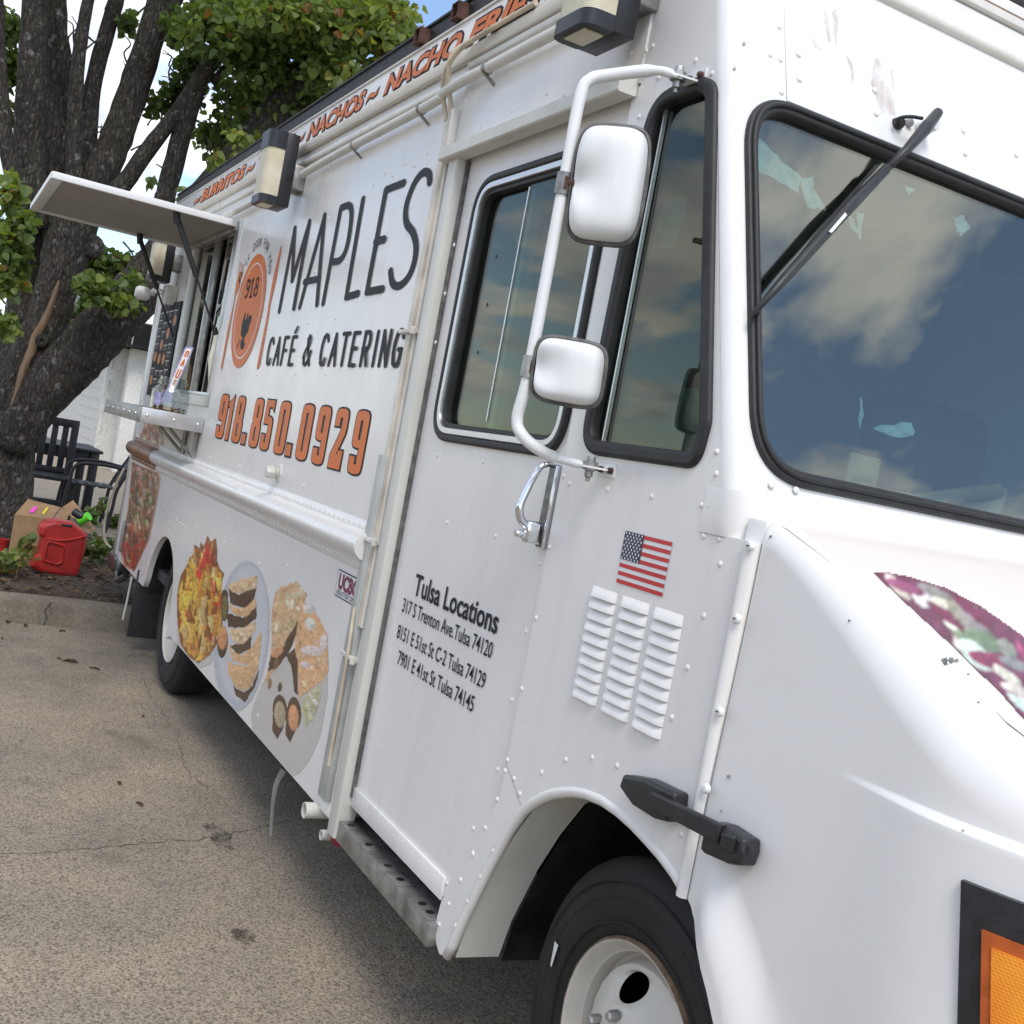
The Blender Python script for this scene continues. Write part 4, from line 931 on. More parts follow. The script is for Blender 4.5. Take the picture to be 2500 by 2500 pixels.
# shortening carton lying against the quarter window
qx = [S(1470, 930, 0.1), S(1555, 915, 0.1), S(1540, 1060, 0.1), S(1462, 1050, 0.1)]
cb = box('carton', -2.04, -1.90, 0.10, 0.22, 1.55, 1.68, 'plate_grey', T, 0.003)

# scraps of torn film left on the glass
def film(name, pts, o=0.0035):
    v = [W(*p, 0.0) + Vector((-0.004, 0, 0)) for p in pts]; n = Vector((1, 0, WK)).normalized()
    v = [q - n * 0.0105 for q in [PW(*p) for p in pts]]
    return mk(name, v, [tuple(range(len(v)))[::-1]], 'film', T)
fz = zq
def jag(pts, amp=7, n=4):
    r = []
    for (a, b2), (c, d) in zip(pts, pts[1:] + pts[:1]):
        for k in range(n):
            u = k / n; r.append((a + (c - a) * u + random.uniform(-amp, amp), b2 + (d - b2) * u + random.uniform(-amp, amp)))
    return r
for pts in ([(205, 500), (240, 490), (330, 580), (395, 640), (385, 690), (300, 640), (205, 600)], [(400, 640), (440, 630), (440, 680), (490, 755), (420, 745), (395, 690)], [(600, 760), (622, 770), (612, 860), (600, 850)], [(606, 1430), (622, 1490), (610, 1560), (604, 1500)], [(770, 660), (812, 682), (785, 700)], [(560, 770), (590, 790), (600, 840), (572, 820)], [(950, 780), (985, 775), (1010, 820), (975, 850), (958, 820)], [(655, 1545), (800, 1525), (805, 1580), (735, 1580)]):
    film('film_scrap', [fz(*p) for p in jag(pts, 5)])
qz = zm(1000, 250, 1800, 1546)
pts = [S(*qz(*p), 0.0185) for p in jag([(1200, 470), (1310, 445), (1290, 560), (1240, 690), (1180, 690), (1170, 560)], 8)]
mk('film_scrap', pts, [tuple(range(len(pts)))], 'film', T)

# ---- louvres
def louvre_mesh():
    wd, ht, dp = 0.096, 0.019, 0.010; nu, nv_ = 14, 6; vs, fs = [], []
    for i in range(nu + 1):
        u = -1 + 2 * i / nu; e = (1 - abs(u) ** 6) ** 0.5 if abs(u) < 1 else 0
        for k in range(nv_ + 1):
            v = k / nv_
            vs.append((u * wd / 2, -dp * e * math.sin(rad(90) * v) ** 1.0 - 0.0004, ht * (1 - v) - 0.002 * (1 - math.cos(rad(90) * v))))
    for i in range(nu):
        for k in range(nv_): a = i * (nv_ + 1) + k; fs.append((a, a + nv_ + 1, a + nv_ + 2, a + 1))
    b_ = len(vs)
    for i in range(nu + 1):
        q = vs[i * (nv_ + 1) + nv_]; vs.append((q[0], q[1] * 0.82, q[2] + 0.002)); vs.append((q[0] * 0.97, -0.0008, q[2] + 0.004))
    for i in range(nu):
        a = i * (nv_ + 1) + nv_; c = b_ + 2 * i; fs.append((a, a + nv_ + 1, c + 2, c)); fs.append((c, c + 2, c + 3, c + 1))
    me = bpy.data.meshes.new('louvre'); me.from_pydata(vs, [], fs); me.materials.append(MATS['white_paint']); me.polygons.foreach_set('use_smooth', [True] * len(me.polygons)); me.set_sharp_from_angle(angle=rad(45)); return me
lm = louvre_mesh()
for cx_ in (-1.934, -1.820, -1.708):
    for k in range(10): share('louvre', lm, cab, (cx_, 0.0, 1.2275 - 0.0232 * k), None, (1.0 + random.uniform(-.02, .02), 1 + random.uniform(-.1, .1), 1))

# ---- rivets
def rivet_mesh(r, h):
    v, f = lathe_data([(0.0, -h), (r * 0.45, -h * 0.92), (r * 0.8, -h * 0.55), (r, 0.0)], 10, (0, 0, 0), 'y')
    me = bpy.data.meshes.new('rivet'); me.from_pydata(v, [], f); me.materials.append(MATS['white_paint']); me.polygons.foreach_set('use_smooth', [True] * len(me.polygons)); return me
rv_m = rivet_mesh(0.0062, 0.0036); rv_s = rivet_mesh(0.0058, 0.0034)
def rvt(px, py, parent=None, y=0.0, me=None):
    p = S(px, py, y); share('rivet', me or rv_m, parent or cab, (p.x, y, p.z))
z5 = zm(800, 1050, 1850, 1844)
for q in [(1013, 198), (1037, 230), (1201, 255), (1389, 285), (1604, 322), (1640, 325), (1614, 455), (1680, 468), (1683, 574), (1667, 93), (1666, 187), (1613, 797), (1543, 1018), (1476, 1232), (951, 503), (893, 805), (832, 1109), (771, 1414), (760, 1461), (800, 1494), (824, 1559), (919, 1468), (1021, 1413), (1135, 1404), (1241, 1439), (1517, 1733), (676, 1705), (725, 1802), (623, 1812)]:
    rvt(*z5(*q))
for q in [(908, 572), (851, 863), (790, 1157), (730, 1455), (727, 1583), (626, 1708), (473, 108), (668, 137), (513, 396), (720, 455), (338, 347), (314, 386), (268, 607), (224, 830), (177, 1053), (133, 1277), (95, 1558), (175, 1645), (263, 1738), (360, 1838), (89, 1503), (382, 33)]:
    rvt(*z5(*q), door, 0.012)
z6 = zm(900, 1850, 1500, 1783)
for q in [(933, 300), (847, 510), (758, 700), (668, 885), (583, 1060), (513, 1210)]: rvt(*z6(*q))
for q in [(760, 510), (490, 935), (570, 910), (147, 560), (310, 740)]: rvt(*z6(*q), door, 0.012)
z4 = zm(900, 0, 1750)
for q in [(1015, 62), (910, 125), (814, 185), (720, 242), (628, 292), (327, 488), (262, 525), (198, 565), (138, 602), (80, 635), (398, 440)]: rvt(*z4(*q), T, 0.0)
for q in [(988, 522), (1083, 527), (797, 615), (878, 625), (625, 705), (697, 710), (1313, 422), (535, 780), (540, 560)]: rvt(*z4(*q), T, -0.006)
for q in [(1815, 335), (1906, 408), (1580, 83), (1577, 255), (1508, 432), (1610, 430), (1458, 295), (1540, 282), (1500, 650)]: rvt(*z4(*q), T if q[0] < 1545 else cab, 0.0 if q[0] > 1545 else -0.006)
for q in [(327, 850), (205, 908), (256, 920), (92, 962), (137, 975), (30, 1025)]: rvt(*z4(*q), T, 0.0)
for q in [(475, 1360), (424, 1630), (372, 1900)]: rvt(*z4(*q), T, -0.036)
z3 = zm(400, 300, 1100)
for q in [(1020, 1000), (980, 1350), (1160, 1320), (705, 1388), (628, 1695), (888, 1695), (1090, 1695), (420, 1697), (1492, 338), (1545, 355), (1415, 415), (1303, 560), (1112, 640), (1693, 290), (1230, 945), (1778, 203)]: rvt(*z3(*q), T, 0.0)
z8 = zm(250, 900, 650)
for q in [(1272, 1045), (1617, 1148), (1457, 70), (1823, 68), (1290, 618), (1748, 622), (880, 1390), (868, 1475), (848, 1585), (830, 1700), (795, 1805), (1114, 1860), (780, 1910), (870, 1790), (915, 1820), (955, 1843), (990, 1865)]: rvt(*z8(*q), T, 0.0, rv_s)
z9 = zm(400, 1050, 1000, 1054)
for q in [(324, 155), (600, 238), (260, 482), (408, 570), (530, 582), (404, 1224), (197, 118)]: rvt(*z9(*q), T, 0.0)
# front wall rivets (round heads on the raked plane)
rf_m = bpy.data.meshes.new('rivet'); v, f = lathe_data([(0.0, 0.0036), (0.0035, 0.0032), (0.0062, 0.0018), (0.0072, 0.0)], 12, (0, 0, 0), 'x'); rf_m.from_pydata(v, [], f); rf_m.materials.append(MATS['front_paint']); rf_m.polygons.foreach_set('use_smooth', [True] * len(rf_m.polygons))
fr_rot = (0, -math.atan(WK), 0)
for q in [(300, 97), (267, 198), (305, 216), (367, 200), (370, 290), (308, 335), (643, 330), (649, 415), (965, 477), (972, 560), (1157, 565), (862, 60), (980, 120), (1095, 180), (740, 3), (165, 1635), (177, 1742), (268, 1762), (357, 1780)]:
    p = PW(*zq(*q)); n = Vector((1, 0, WK)).normalized()
    if p.y < RC:
        continue
    o_ = 0.006 if p.z > 2.615 else 0.0033 if p.y > 0.148 and 2.27 < p.z < 2.60 else 0.0038 if p.z < 1.51 else 0.0
    share('rivet', rf_m, front, tuple(p + n * o_), fr_rot)
for q in [(175, 157), (140, 248), (57, 267), (75, 1640), (72, 1720), (20, 1833), (50, 1837)]: rvt(*zq(*q), cab, 0.0)
# small flange rivets along the rub rail: too fine to single out
vs, fs = [], []
base_v, base_f = lathe_data([(0.0, -0.0035), (0.0042, -0.0025), (0.006, 0.0)], 6, (0, 0, 0), 'y')
for zz_ in (1.192, 1.071):
    x = -7.8
    while x < -3.3:
        k = len(vs); vs += [(a + x, b2 - 0.004, c + zz_) for a, b2, c in base_v]; fs += [tuple(i + k for i in f) for f in base_f]; x += 0.052
tag(mk('rail_rivets', vs, fs, 'white_paint', rail_ob, True), kind='stuff')
# seam screws
for q in [(421, 645), (346, 1049), (250, 1565)]:
    p = S(*zm(1650, 1050, 2500)(*q), -0.012); so_ = lathe('seam_screw', [(0, -0.007), (0.006, -0.006), (0.009, -0.002), (0.009, 0.002)], (p.x - 0.002, -0.012, p.z), 'mirror_white', ss, 14)
    mk('screw_slot', [(p.x - 0.002 + a, -0.0196, p.z + b2) for a, b2 in ((-.004, -.0012), (.004, -.0012), (.004, .0012), (-.004, .0012))], [(0, 1, 2, 3)], 'rust', ss)
p = S(*za_(780, 335), -0.012); lathe('seam_screw', [(0, -0.007), (0.006, -0.006), (0.009, -0.002), (0.009, 0.002)], (p.x, -0.012, p.z), 'mirror_white', ss, 14)
for q in [(927, 675), (833, 862), (742, 1042), (655, 1218)]:
    p = S(*z6(*q), 0.005); share('rivet', rv_m, cab, (p.x, -0.003, p.z))
# panel seam from door edge to arch
p, q = S(1236, 1862), S(1275, 1975); mk('panel_seam', [(p.x - .001, -0.0006, p.z), (p.x + .001, -0.0006, p.z), (q.x + .001, -0.0006, q.z), (q.x - .001, -0.0006, q.z)], [(0, 1, 2, 3)], 'dull_aluminium', cab)
# water inlet cap
p = S(678, 1155, 0); lathe('water_inlet', [(0.0, -0.055), (0.020, -0.053), (0.024, -0.045), (0.024, -0.022), (0.020, -0.018), (0.018, -0.006), (0.036, -0.005), (0.038, 0)], (p.x + 0.02, 0, p.z), 'pvc', T, 8)
# flood-light and junction box by the hatch
p = S(413, 683, -0.02); jb = box('junction_box', -7.36, -7.22, -0.07, 0.0, 2.05, 2.17, 'pvc', T, 0.006)
lathe('motion_sensor', [(0, -0.09), (0.03, -0.088), (0.042, -0.07), (0.042, -0.02), (0.03, 0.0)], (-7.42, -0.13, 2.10), 'mirror_white', jb, 18)
tube('sensor_arm', [(-7.31, -0.07, 2.12), (-7.36, -0.11, 2.13), (-7.42, -0.12, 2.11)], 0.018, 'mirror_white', jb, 10, 4)

# ================================================================== LETTERING AND PRINTS
def stroke(pts, wd, ax=1.0, closed=False, seg=5):
    """ribbon polygon along a polyline in (x, z); ax stretches the pen horizontally; round caps"""
    P = [Vector((p[0] / ax, p[1])) for p in pts]
    if closed: P.append(P[0].copy())
    n = len(P); h = wd / 2; Lf, Rt = [], []
    for i in range(n):
        if closed: a, c = P[i - 1 if i > 0 else n - 2], P[i + 1 if i < n - 1 else 1]
        else: a, c = P[max(i - 1, 0)], P[min(i + 1, n - 1)]
        t1 = (P[i] - a); t2 = (c - P[i]); t1 = t1.normalized() if t1.length > 1e-9 else t2.normalized(); t2 = t2.normalized() if t2.length > 1e-9 else t1
        t_ = (t1 + t2); t_ = t_.normalized() if t_.length > 1e-6 else t1
        nn = Vector((-t_.y, t_.x)); k = h / max(0.45, nn.dot(Vector((-t1.y, t1.x))))
        Lf.append(P[i] + nn * k); Rt.append(P[i] - nn * k)
    vs, fs = [], []
    for l, r in zip(Lf, Rt): vs += [(l.x * ax, l.y), (r.x * ax, r.y)]
    for i in range(n - 1): fs.append((2 * i, 2 * i + 1, 2 * i + 3, 2 * i + 2))
    if not closed:
        for idx, sgn in ((0, -1), (n - 1, 1)):
            a = P[1] - P[0] if idx == 0 else P[-1] - P[-2]; an = math.atan2(a.y, a.x) + (0 if sgn > 0 else math.pi)
            b_ = len(vs); vs.append((P[idx].x * ax, P[idx].y))
            for k in range(seg + 1):
                q = an - math.pi / 2 + math.pi * k / seg; vs.append(((P[idx].x + h * math.cos(q)) * ax, P[idx].y + h * math.sin(q)))
            for k in range(seg): fs.append((b_, b_ + 1 + k, b_ + 2 + k))
    return vs, fs
def smooth2(pts, n=4): return [(v.x, v.y) for v in catmull([(p[0], p[1], 0) for p in pts], n)]
def strokes_obj(name, strokes, wd, mat, y0, ax=1.0, parent=None, step=0.0006):
    vs, fs = [], []
    lst = []
    for s_ in strokes:
        if isinstance(s_, dict): lst.append((s_['p'], True)); continue
        cur = [s_[0]]
        for i in range(1, len(s_)):
            cur.append(s_[i])
            if i < len(s_) - 1:
                a_ = Vector((s_[i][0] - s_[i - 1][0], s_[i][1] - s_[i - 1][1])); b_ = Vector((s_[i + 1][0] - s_[i][0], s_[i + 1][1] - s_[i][1]))
                if a_.length > 1e-9 and b_.length > 1e-9 and a_.angle(b_) > 0.75: lst.append((cur, False)); cur = [s_[i]]
        lst.append((cur, False))
    for j0, (pts, cl) in enumerate(lst):
        j = j0 % 5
        v, f = stroke(pts, wd, ax, cl); k = len(vs); vs += [(x, y0 - j * step, z) for x, z in v]
        fs += [tuple(i + k for i in q) for q in f]
    o = mk(name, vs, fs, mat, parent or T)
    bm = bmesh.new(); bm.from_mesh(o.data)
    for f in bm.faces:
        f.normal_update()
        if f.normal.y > 0: f.normal_flip()
    bm.to_mesh(o.data); bm.free(); return o
def S2s(f, pts): return [S2(*f(*p)) for p in pts]
z3 = zm(400, 300, 1100)
M_ = [S2s(z3, p) for p in ([(780, 1268), (885, 712), (868, 1060), (985, 668), (880, 1248)], [(918, 1240), (1086, 625), (1035, 1222)], [(952, 1072), (1052, 1050)], [(1076, 1215), (1195, 575)], [(1345, 515), (1232, 1175), (1312, 1150)], [(1620, 405), (1500, 452), (1372, 1140), (1478, 1120)], [(1432, 800), (1490, 785)])]
M_.append(smooth2(S2s(z3, [(1197, 572), (1250, 557), (1268, 600), (1258, 720), (1232, 850), (1190, 925), (1130, 938)])))
M_.append(smooth2(S2s(z3, [(1795, 400), (1790, 345), (1750, 335), (1695, 400), (1650, 510), (1632, 600), (1640, 680), (1682, 740), (1703, 830), (1690, 940), (1650, 1040), (1590, 1098), (1545, 1082), (1530, 1000)])))
for g in ([0], [1, 2], [3, 7], [4], [5, 6], [8]): strokes_obj('letter', [M_[i] for i in g], 0.0265, 'print_black', -0.0025, 1.55)
FONT = {
 'C': [[(.92, .80), (.75, .97), (.5, 1), (.2, .92), (.04, .65), (.04, .35), (.2, .08), (.5, 0), (.75, .03), (.92, .20)]],
 'A': [[(0, 0), (.5, 1), (1, 0)], [(.2, .34), (.8, .34)]], 'F': [[(.85, 1), (.06, 1), (.06, 0)], [(.06, .52), (.72, .52)]],
 'E': [[(.85, 1), (.06, 1), (.06, 0), (.85, 0)], [(.06, .52), (.75, .52)]], 'T': [[(0, 1), (1, 1)], [(.5, 1), (.5, 0)]],
 'R': [[(.06, 0), (.06, 1)], [(.06, 1), (.6, 1), (.80, .95), (.88, .84), (.88, .66), (.80, .55), (.6, .5), (.06, .5)], [(.5, .5), (.92, 0)]], 'I': [[(.5, 0), (.5, 1)]],
 'N': [[(.06, 0), (.06, 1), (.94, 0), (.94, 1)]], 'G': [[(.92, .80), (.75, .97), (.5, 1), (.2, .92), (.04, .65), (.04, .35), (.2, .08), (.5, 0), (.78, .03), (.94, .2), (.94, .46), (.58, .46)]],
 '&': [[(1, 0), (.32, .72), (.28, .88), (.45, 1), (.64, .92), (.64, .76), (.2, .46), (.05, .25), (.15, .05), (.42, 0), (.72, .12), (.96, .46)]],
 'W': [[(0, 1), (.25, 0), (.5, .8), (.75, 0), (1, 1)]], 'L': [[(.06, 1), (.06, 0), (.85, 0)]], 'O': [[(.5, 1), (.15, .88), (0, .5), (.15, .12), (.5, 0), (.85, .12), (1, .5), (.85, .88), (.5, 1)]],
 'K': [[(.06, 0), (.06, 1)], [(.9, 1), (.06, .45)], [(.3, .6), (.95, 0)]], 'Y': [[(0, 1), (.5, .5), (1, 1)], [(.5, .5), (.5, 0)]], 'U': [[(.05, 1), (.05, .3), (.2, .05), (.5, 0), (.8, .05), (.95, .3), (.95, 1)]], "'": [[(.5, 1), (.45, .75)]]}
def word(name, s_, x0, x1, zb, zt, wd, mat, y0, gap=0.32, ax=1.0, slope=(0, 0)):
    adv = {'I': .25, ' ': .45, '&': 1.0, "'": .25}; tot = sum(adv.get(c.replace('É', 'E'), .8) + gap for c in s_) - gap; k = (x1 - x0) / tot; u = x0; st = []
    for c in s_:
        w_ = adv.get(c.replace('É', 'E'), .8) * k; st = []
        for g in FONT.get(c.replace('É', 'E'), []): st.append([(u + w_ * a, zb + (zt - zb) * b2) for a, b2 in g])
        if c == 'É': st.append([(u + w_ * .4, zt + (zt - zb) * .16), (u + w_ * .75, zt + (zt - zb) * .34)])
        u += w_ + gap * k
        if st: strokes_obj(name, st, wd, mat, y0, ax)
word('letter', 'CAFÉ & CATERING', -4.868, -3.30, 1.698, 1.810, 0.0150, 'print_black', -0.0025, 0.50, 1.7)
# round plate emblem
def disc(name, cx, cz, r, mat, y, r0=0.0, seg=64):
    if r0: v = [(cx + q * math.cos(2 * math.pi * k / seg), y, cz + q * math.sin(2 * math.pi * k / seg)) for k in range(seg) for q in (r0, r)]; f = [(2 * k, 2 * k + 1, (2 * k + 3) % (2 * seg), (2 * k + 2) % (2 * seg)) for k in range(seg)]
    else: v = [(cx + r * math.cos(2 * math.pi * k / seg), y, cz + r * math.sin(2 * math.pi * k / seg)) for k in range(seg)]; f = [tuple(range(seg))]
    return mk(name, v, f, mat, T)
EX, EZ = -5.355, 1.948
disc('emblem_plate', EX, EZ, 0.268, 'print_orange', -0.0022); disc('emblem_ring', EX, EZ, 0.226, 'print_white', -0.0026, 0.220)
zl = zm(520, 560, 720, 1073)
def flatpoly(name, pts, mat, y, parent=None):
    v = [(x, y, z) for x, z in pts]; o = mk(name, v, [tuple(range(len(v)))], mat, parent or T)
    if o.data.polygons[0].normal.y > 0: o.data.flip_normals()
    return o
flatpoly('emblem_fork', S2s(zl, [(120, 1850), (108, 1800), (190, 1350), (285, 920), (292, 820), (310, 700), (345, 560), (395, 560), (375, 620), (350, 760), (300, 870), (215, 1350), (130, 1800)]), 'print_orange', -0.0024)
for a, b2 in (((345, 560), (362, 430)), ((368, 560), (385, 440)), ((390, 565), (402, 460))): strokes_obj('fork_tine', [S2s(zl, [a, b2])], 0.006, 'print_orange_pale', -0.0024, 2.0)
flatpoly('emblem_knife', S2s(zl, [(585, 1845), (580, 1800), (720, 1080), (732, 985), (800, 600), (895, 210), (903, 235), (830, 660), (755, 985), (742, 1090), (620, 1780)]), 'print_orange', -0.0024)
G9 = {'9': [[(.1, .1), (.3, 0), (.7, .12), (.95, .6), (.9, .85), (.6, 1), (.25, .92), (.1, .7), (.3, .5), (.6, .48), (.9, .62)]], '1': [[(.2, .85), (.55, 1), (.5, 0)], [(.2, 0), (.8, 0)]], '8': [{'p': [(.5, 1), (.2, .9), (.2, .62), (.5, .52), (.8, .62), (.8, .9)]}, {'p': [(.5, .52), (.12, .4), (.12, .1), (.5, 0), (.88, .1), (.88, .4)]}]}
st = []
for i, c in enumerate('918'):
    for g in G9[c]:
        pts = g['p'] if isinstance(g, dict) else g; q = [(-5.47 + i * 0.082 + 0.07 * a, 2.015 + 0.085 * b2) for a, b2 in pts]; st.append({'p': q} if isinstance(g, dict) else q)
strokes_obj('emblem_918', st, 0.011, 'print_black', -0.0030, 1.2)
hp = S2s(zl, [(370, 1570), (365, 1510), (375, 1460), (395, 1430), (370, 1380), (385, 1250), (400, 1190), (420, 1110), (440, 1085), (425, 1190), (440, 1180), (465, 1095), (475, 1095), (455, 1200), (480, 1130), (515, 1125), (510, 1180), (480, 1270), (465, 1345), (440, 1380), (410, 1440), (425, 1510), (395, 1580)])
flatpoly('emblem_hand', hp, 'print_black', -0.0030)
strokes_obj('emblem_whisk', [S2s(zl, [(320, 1545), (362, 1450)])], 0.006, 'print_black', -0.0032, 2.0)
txt = "WE'LL COOK FOR YOU"; st = []
for i, c in enumerate(txt):
    a = rad(150 - 118 * i / (len(txt) - 1)); r = 0.325; cx_, cz_ = EX + r * math.cos(a), EZ + r * math.sin(a); ux, uz = math.sin(a), -math.cos(a)
    for g in FONT.get(c, []): st.append([(cx_ + ux * (p[0] - .5) * .024 - uz * (p[1] - .5) * .036, cz_ + uz * (p[0] - .5) * .024 + ux * (p[1] - .5) * .036) for p in g])
strokes_obj('emblem_motto', st, 0.0055, 'print_black', -0.0024)
# phone number
zp = zm(500, 920, 960)
RT = [(1, .13), (.97, .06), (.88, .02), (.65, 0), (.35, 0), (.12, .02), (.03, .06), (0, .13)]; TP_ = [(0, .87), (.03, .94), (.12, .98), (.35, 1), (.65, 1), (.88, .98), (.97, .94), (1, .87)]
def slot(a, b2, c, d): return [(a, b2 + .03), (a + .03, b2), (c - .03, b2), (c, b2 + .03), (c, d - .03), (c - .03, d), (a + .03, d), (a, d - .03)]
DIG = {'0': [RT + TP_, slot(.40, .15, .60, .85)],
 '8': [RT + [(0, .42), (.04, .47), (.11, .50), (.06, .53), (.04, .58), (.04, .87), (.07, .94), (.15, .98), (.36, 1), (.64, 1), (.85, .98), (.93, .94), (.96, .87), (.96, .58), (.94, .53), (.89, .50), (.96, .47), (1, .42)], slot(.40, .13, .60, .42), slot(.42, .60, .58, .87)],
 '9': [[(.40, .27), (.40, .15), (.60, .15), (.60, .41), (.35, .41), (.12, .43), (.03, .47), (0, .54)] + TP_ + RT + [(0, .27)], slot(.40, .54, .60, .85)],
 '2': [[(.40, .70), (0, .70)] + TP_ + [(1, .66), (.96, .58), (.5, .24), (.62, .24), (.62, .31), (1, .31), (1, 0), (0, 0), (0, .20), (.56, .62), (.60, .68), (.60, .85), (.40, .85)]],
 '5': [[(.06, 1), (.06, .52), (.60, .52), (.60, .15), (.39, .15), (.39, .30), (0, .30)] + RT[::-1] + [(1, .54), (.96, .61), (.86, .65), (.65, .67), (.43, .67), (.43, .86), (.74, .86), (.96, .79), (.96, 1)]],
 '1': [[(.34, 0), (1, 0), (1, 1), (.88, 1), (.55, .90), (.05, .84), (.05, .74), (.34, .76)]]}
def area2(lp): return sum(a[0] * b_[1] - b_[0] * a[1] for a, b_ in zip(lp, lp[1:] + lp[:1]))
def grow(lp, d):
    lp = lp if area2(lp) > 0 else lp[::-1]; n = len(lp); r = []
    for i in range(n):
        p, a, c = Vector(lp[i]), Vector(lp[i - 1]), Vector(lp[(i + 1) % n]); e1, e2 = (p - a).normalized(), (c - p).normalized(); n1, n2 = Vector((e1.y, -e1.x)), Vector((e2.y, -e2.x)); m1 = n1 + n2
        m1 = m1.normalized() if m1.length > 1e-6 else n1; r.append(tuple(p + m1 * d / max(.55, m1.dot(n1))))
    return r
for c, mx_, my_, w_ in [('9', 185, 390, 86), ('1', 258, 400, 52), ('8', 355, 415, 92), ('8', 540, 437, 98), ('5', 655, 450, 100), ('0', 808, 472, 112), ('0', 1045, 497, 122), ('9', 1215, 522, 128), ('2', 1392, 562, 132), ('9', 1602, 580, 146)]:
    pc = S2(*zp(mx_, my_)); a, b2 = S2(*zp(mx_ - w_ / 2, my_)), S2(*zp(mx_ + w_ / 2, my_)); W_ = (b2[0] - a[0]) * 0.94; zb_, zt_ = 1.340, 1.548
    gl_ = [[(pc[0] / 1.5 + (u - .5) * W_ / 1.5, zb_ + (zt_ - zb_) * v) for u, v in lp] for lp in DIG[c]]
    for nm, d, y_, mt in (('phone_digit_outline', .0065, -.0016, 'print_black'), ('phone_digit', 0.0, -.0030, 'print_orange')):
        lps = [grow(lp, d if k == 0 else -d) for k, lp in enumerate(gl_)]
        panel(nm, [[(x * 1.5, z) for x, z in lp] for lp in lps], y_, 0.0006, mt, T)
for mx_, my_ in ((402, 630), (868, 722)):
    x, z = S2(*zp(mx_, my_)); flatpoly('phone_dot_outline', [(x - .045, 1.334), (x + .045, 1.334), (x + .045, 1.394), (x - .045, 1.394)], 'print_black', -0.002); flatpoly('phone_dot', [(x - .034, 1.342), (x + .034, 1.342), (x + .034, 1.386), (x - .034, 1.386)], 'print_orange', -0.003)
# plain type
def text(name, s_, x0, x1, zb, zt, y, mat, parent=None, bold=0.0, shear=0.0, dz=0.0, cap=True):
    cu = bpy.data.curves.new('t', 'FONT'); cu.body = s_; cu.offset = bold; cu.shear = shear; cu.fill_mode = 'FRONT'; cu.resolution_u = 3
    o = bpy.data.objects.new('t', cu); me = bpy.data.meshes.new_from_object(o); bpy.data.objects.remove(o); bpy.data.curves.remove(cu)
    xs_2 = [v.co.x for v in me.vertices]; a, b2 = min(xs_2), max(xs_2)
    for v in me.vertices:
        u = (v.co.x - a) / (b2 - a); v.co = (x0 + (x1 - x0) * u, y, zb + (zt - zb) * v.co.y / 0.72 + dz * u)
    me.materials.clear(); me.materials.append(MATS[mat]); me.name = name
    o = reg(bpy.data.objects.new(name, me), parent or T, (0, 0, 0))
    bm = bmesh.new(); bm.from_mesh(me)
    for f in bm.faces:
        f.normal_update()
        if f.normal.y > 0: f.normal_flip()
    bm.to_mesh(me); bm.free(); return o
yd = 0.0095
text('door_heading', 'Tulsa Locations', -2.905, -2.378, 1.058, 1.118, yd, 'print_black', door, 0.018)
for s_, l_, r_ in (('317 S Trenton Ave.Tulsa 74120', (985, 1468, 990, 1497), (1205, 1572)), ('8151 E 51st St C-2 Tulsa 74129', (972, 1533, 978, 1562), (1188, 1645)), ('7901 E 41st St Tulsa 74145', (973, 1598, 979, 1626), (1158, 1712))):
    a, b2, c = S(l_[0], l_[1], .01), S(l_[2], l_[3], .01), S(r_[0], r_[1], .01)
    text('address_line', s_, a.x, c.x, b2.z, b2.z + 0.040, yd, 'print_black', door, 0.006)['kind'] = 'stuff'
for s_, pa, pb in (('~ BURRITOS ~', (470, 545), (622, 442)), ('TACOS ~', (628, 444), (745, 366)), ('NACHOS ~', (751, 358), (932, 232)), ('NACHO', (942, 234), (1136, 118)), ('FRIES ~', (1142, 130), (1420, -58))):
    x0_, x1_ = S(*pa).x, S(*pb).x
    b0 = text('fascia_lettering_outline', s_, x0_, x1_, 2.652, 2.718, -0.0112, 'print_black', fascia, 0.085, 0.28); text('fascia_lettering', s_, x0_ + 0.006, x1_ - 0.008, 2.655, 2.715, -0.0130, 'print_orange', fascia, 0.042, 0.28)
# flag
fx0, fx1, fz0, fz1 = -1.898, -1.737, 1.267, 1.371
fg = flatpoly('flag_decal', [(fx0, fz0), (fx1, fz0), (fx1, fz1), (fx0, fz1)], 'print_white', -0.0012, cab)
hs_ = (fz1 - fz0) / 13
for k in range(0, 13, 2):
    zb_ = fz1 - (k + 1) * hs_; flatpoly('flag_stripe', [(fx0, zb_), (fx1, zb_), (fx1, zb_ + hs_), (fx0, zb_ + hs_)], 'print_red', -0.0018, fg)
cw, ch = (fx1 - fx0) * 0.42, 7 * hs_
flatpoly('flag_canton', [(fx0 - .0005, fz1 - ch), (fx0 + cw, fz1 - ch), (fx0 + cw, fz1 + .0005), (fx0 - .0005, fz1 + .0005)], 'print_navy', -0.0024, fg)
vs, fs = [], []
for r_ in range(9):
    for c_ in range(6 if r_ % 2 == 0 else 5):
        sx_ = fx0 + cw * ((c_ + (0.5 if r_ % 2 == 0 else 1.0)) / 6); sz_ = fz1 - ch * (r_ + 0.5) / 9; b_ = len(vs)
        for k in range(10):
            q = (0.0036 if k % 2 == 0 else 0.0015); a = math.pi / 2 + math.pi * k / 5; vs.append((sx_ + q * math.cos(a), -0.003, sz_ + q * math.sin(a)))
        fs.append(tuple(range(b_, b_ + 10)))
mk('flag_stars', vs, fs, 'print_white', fg)
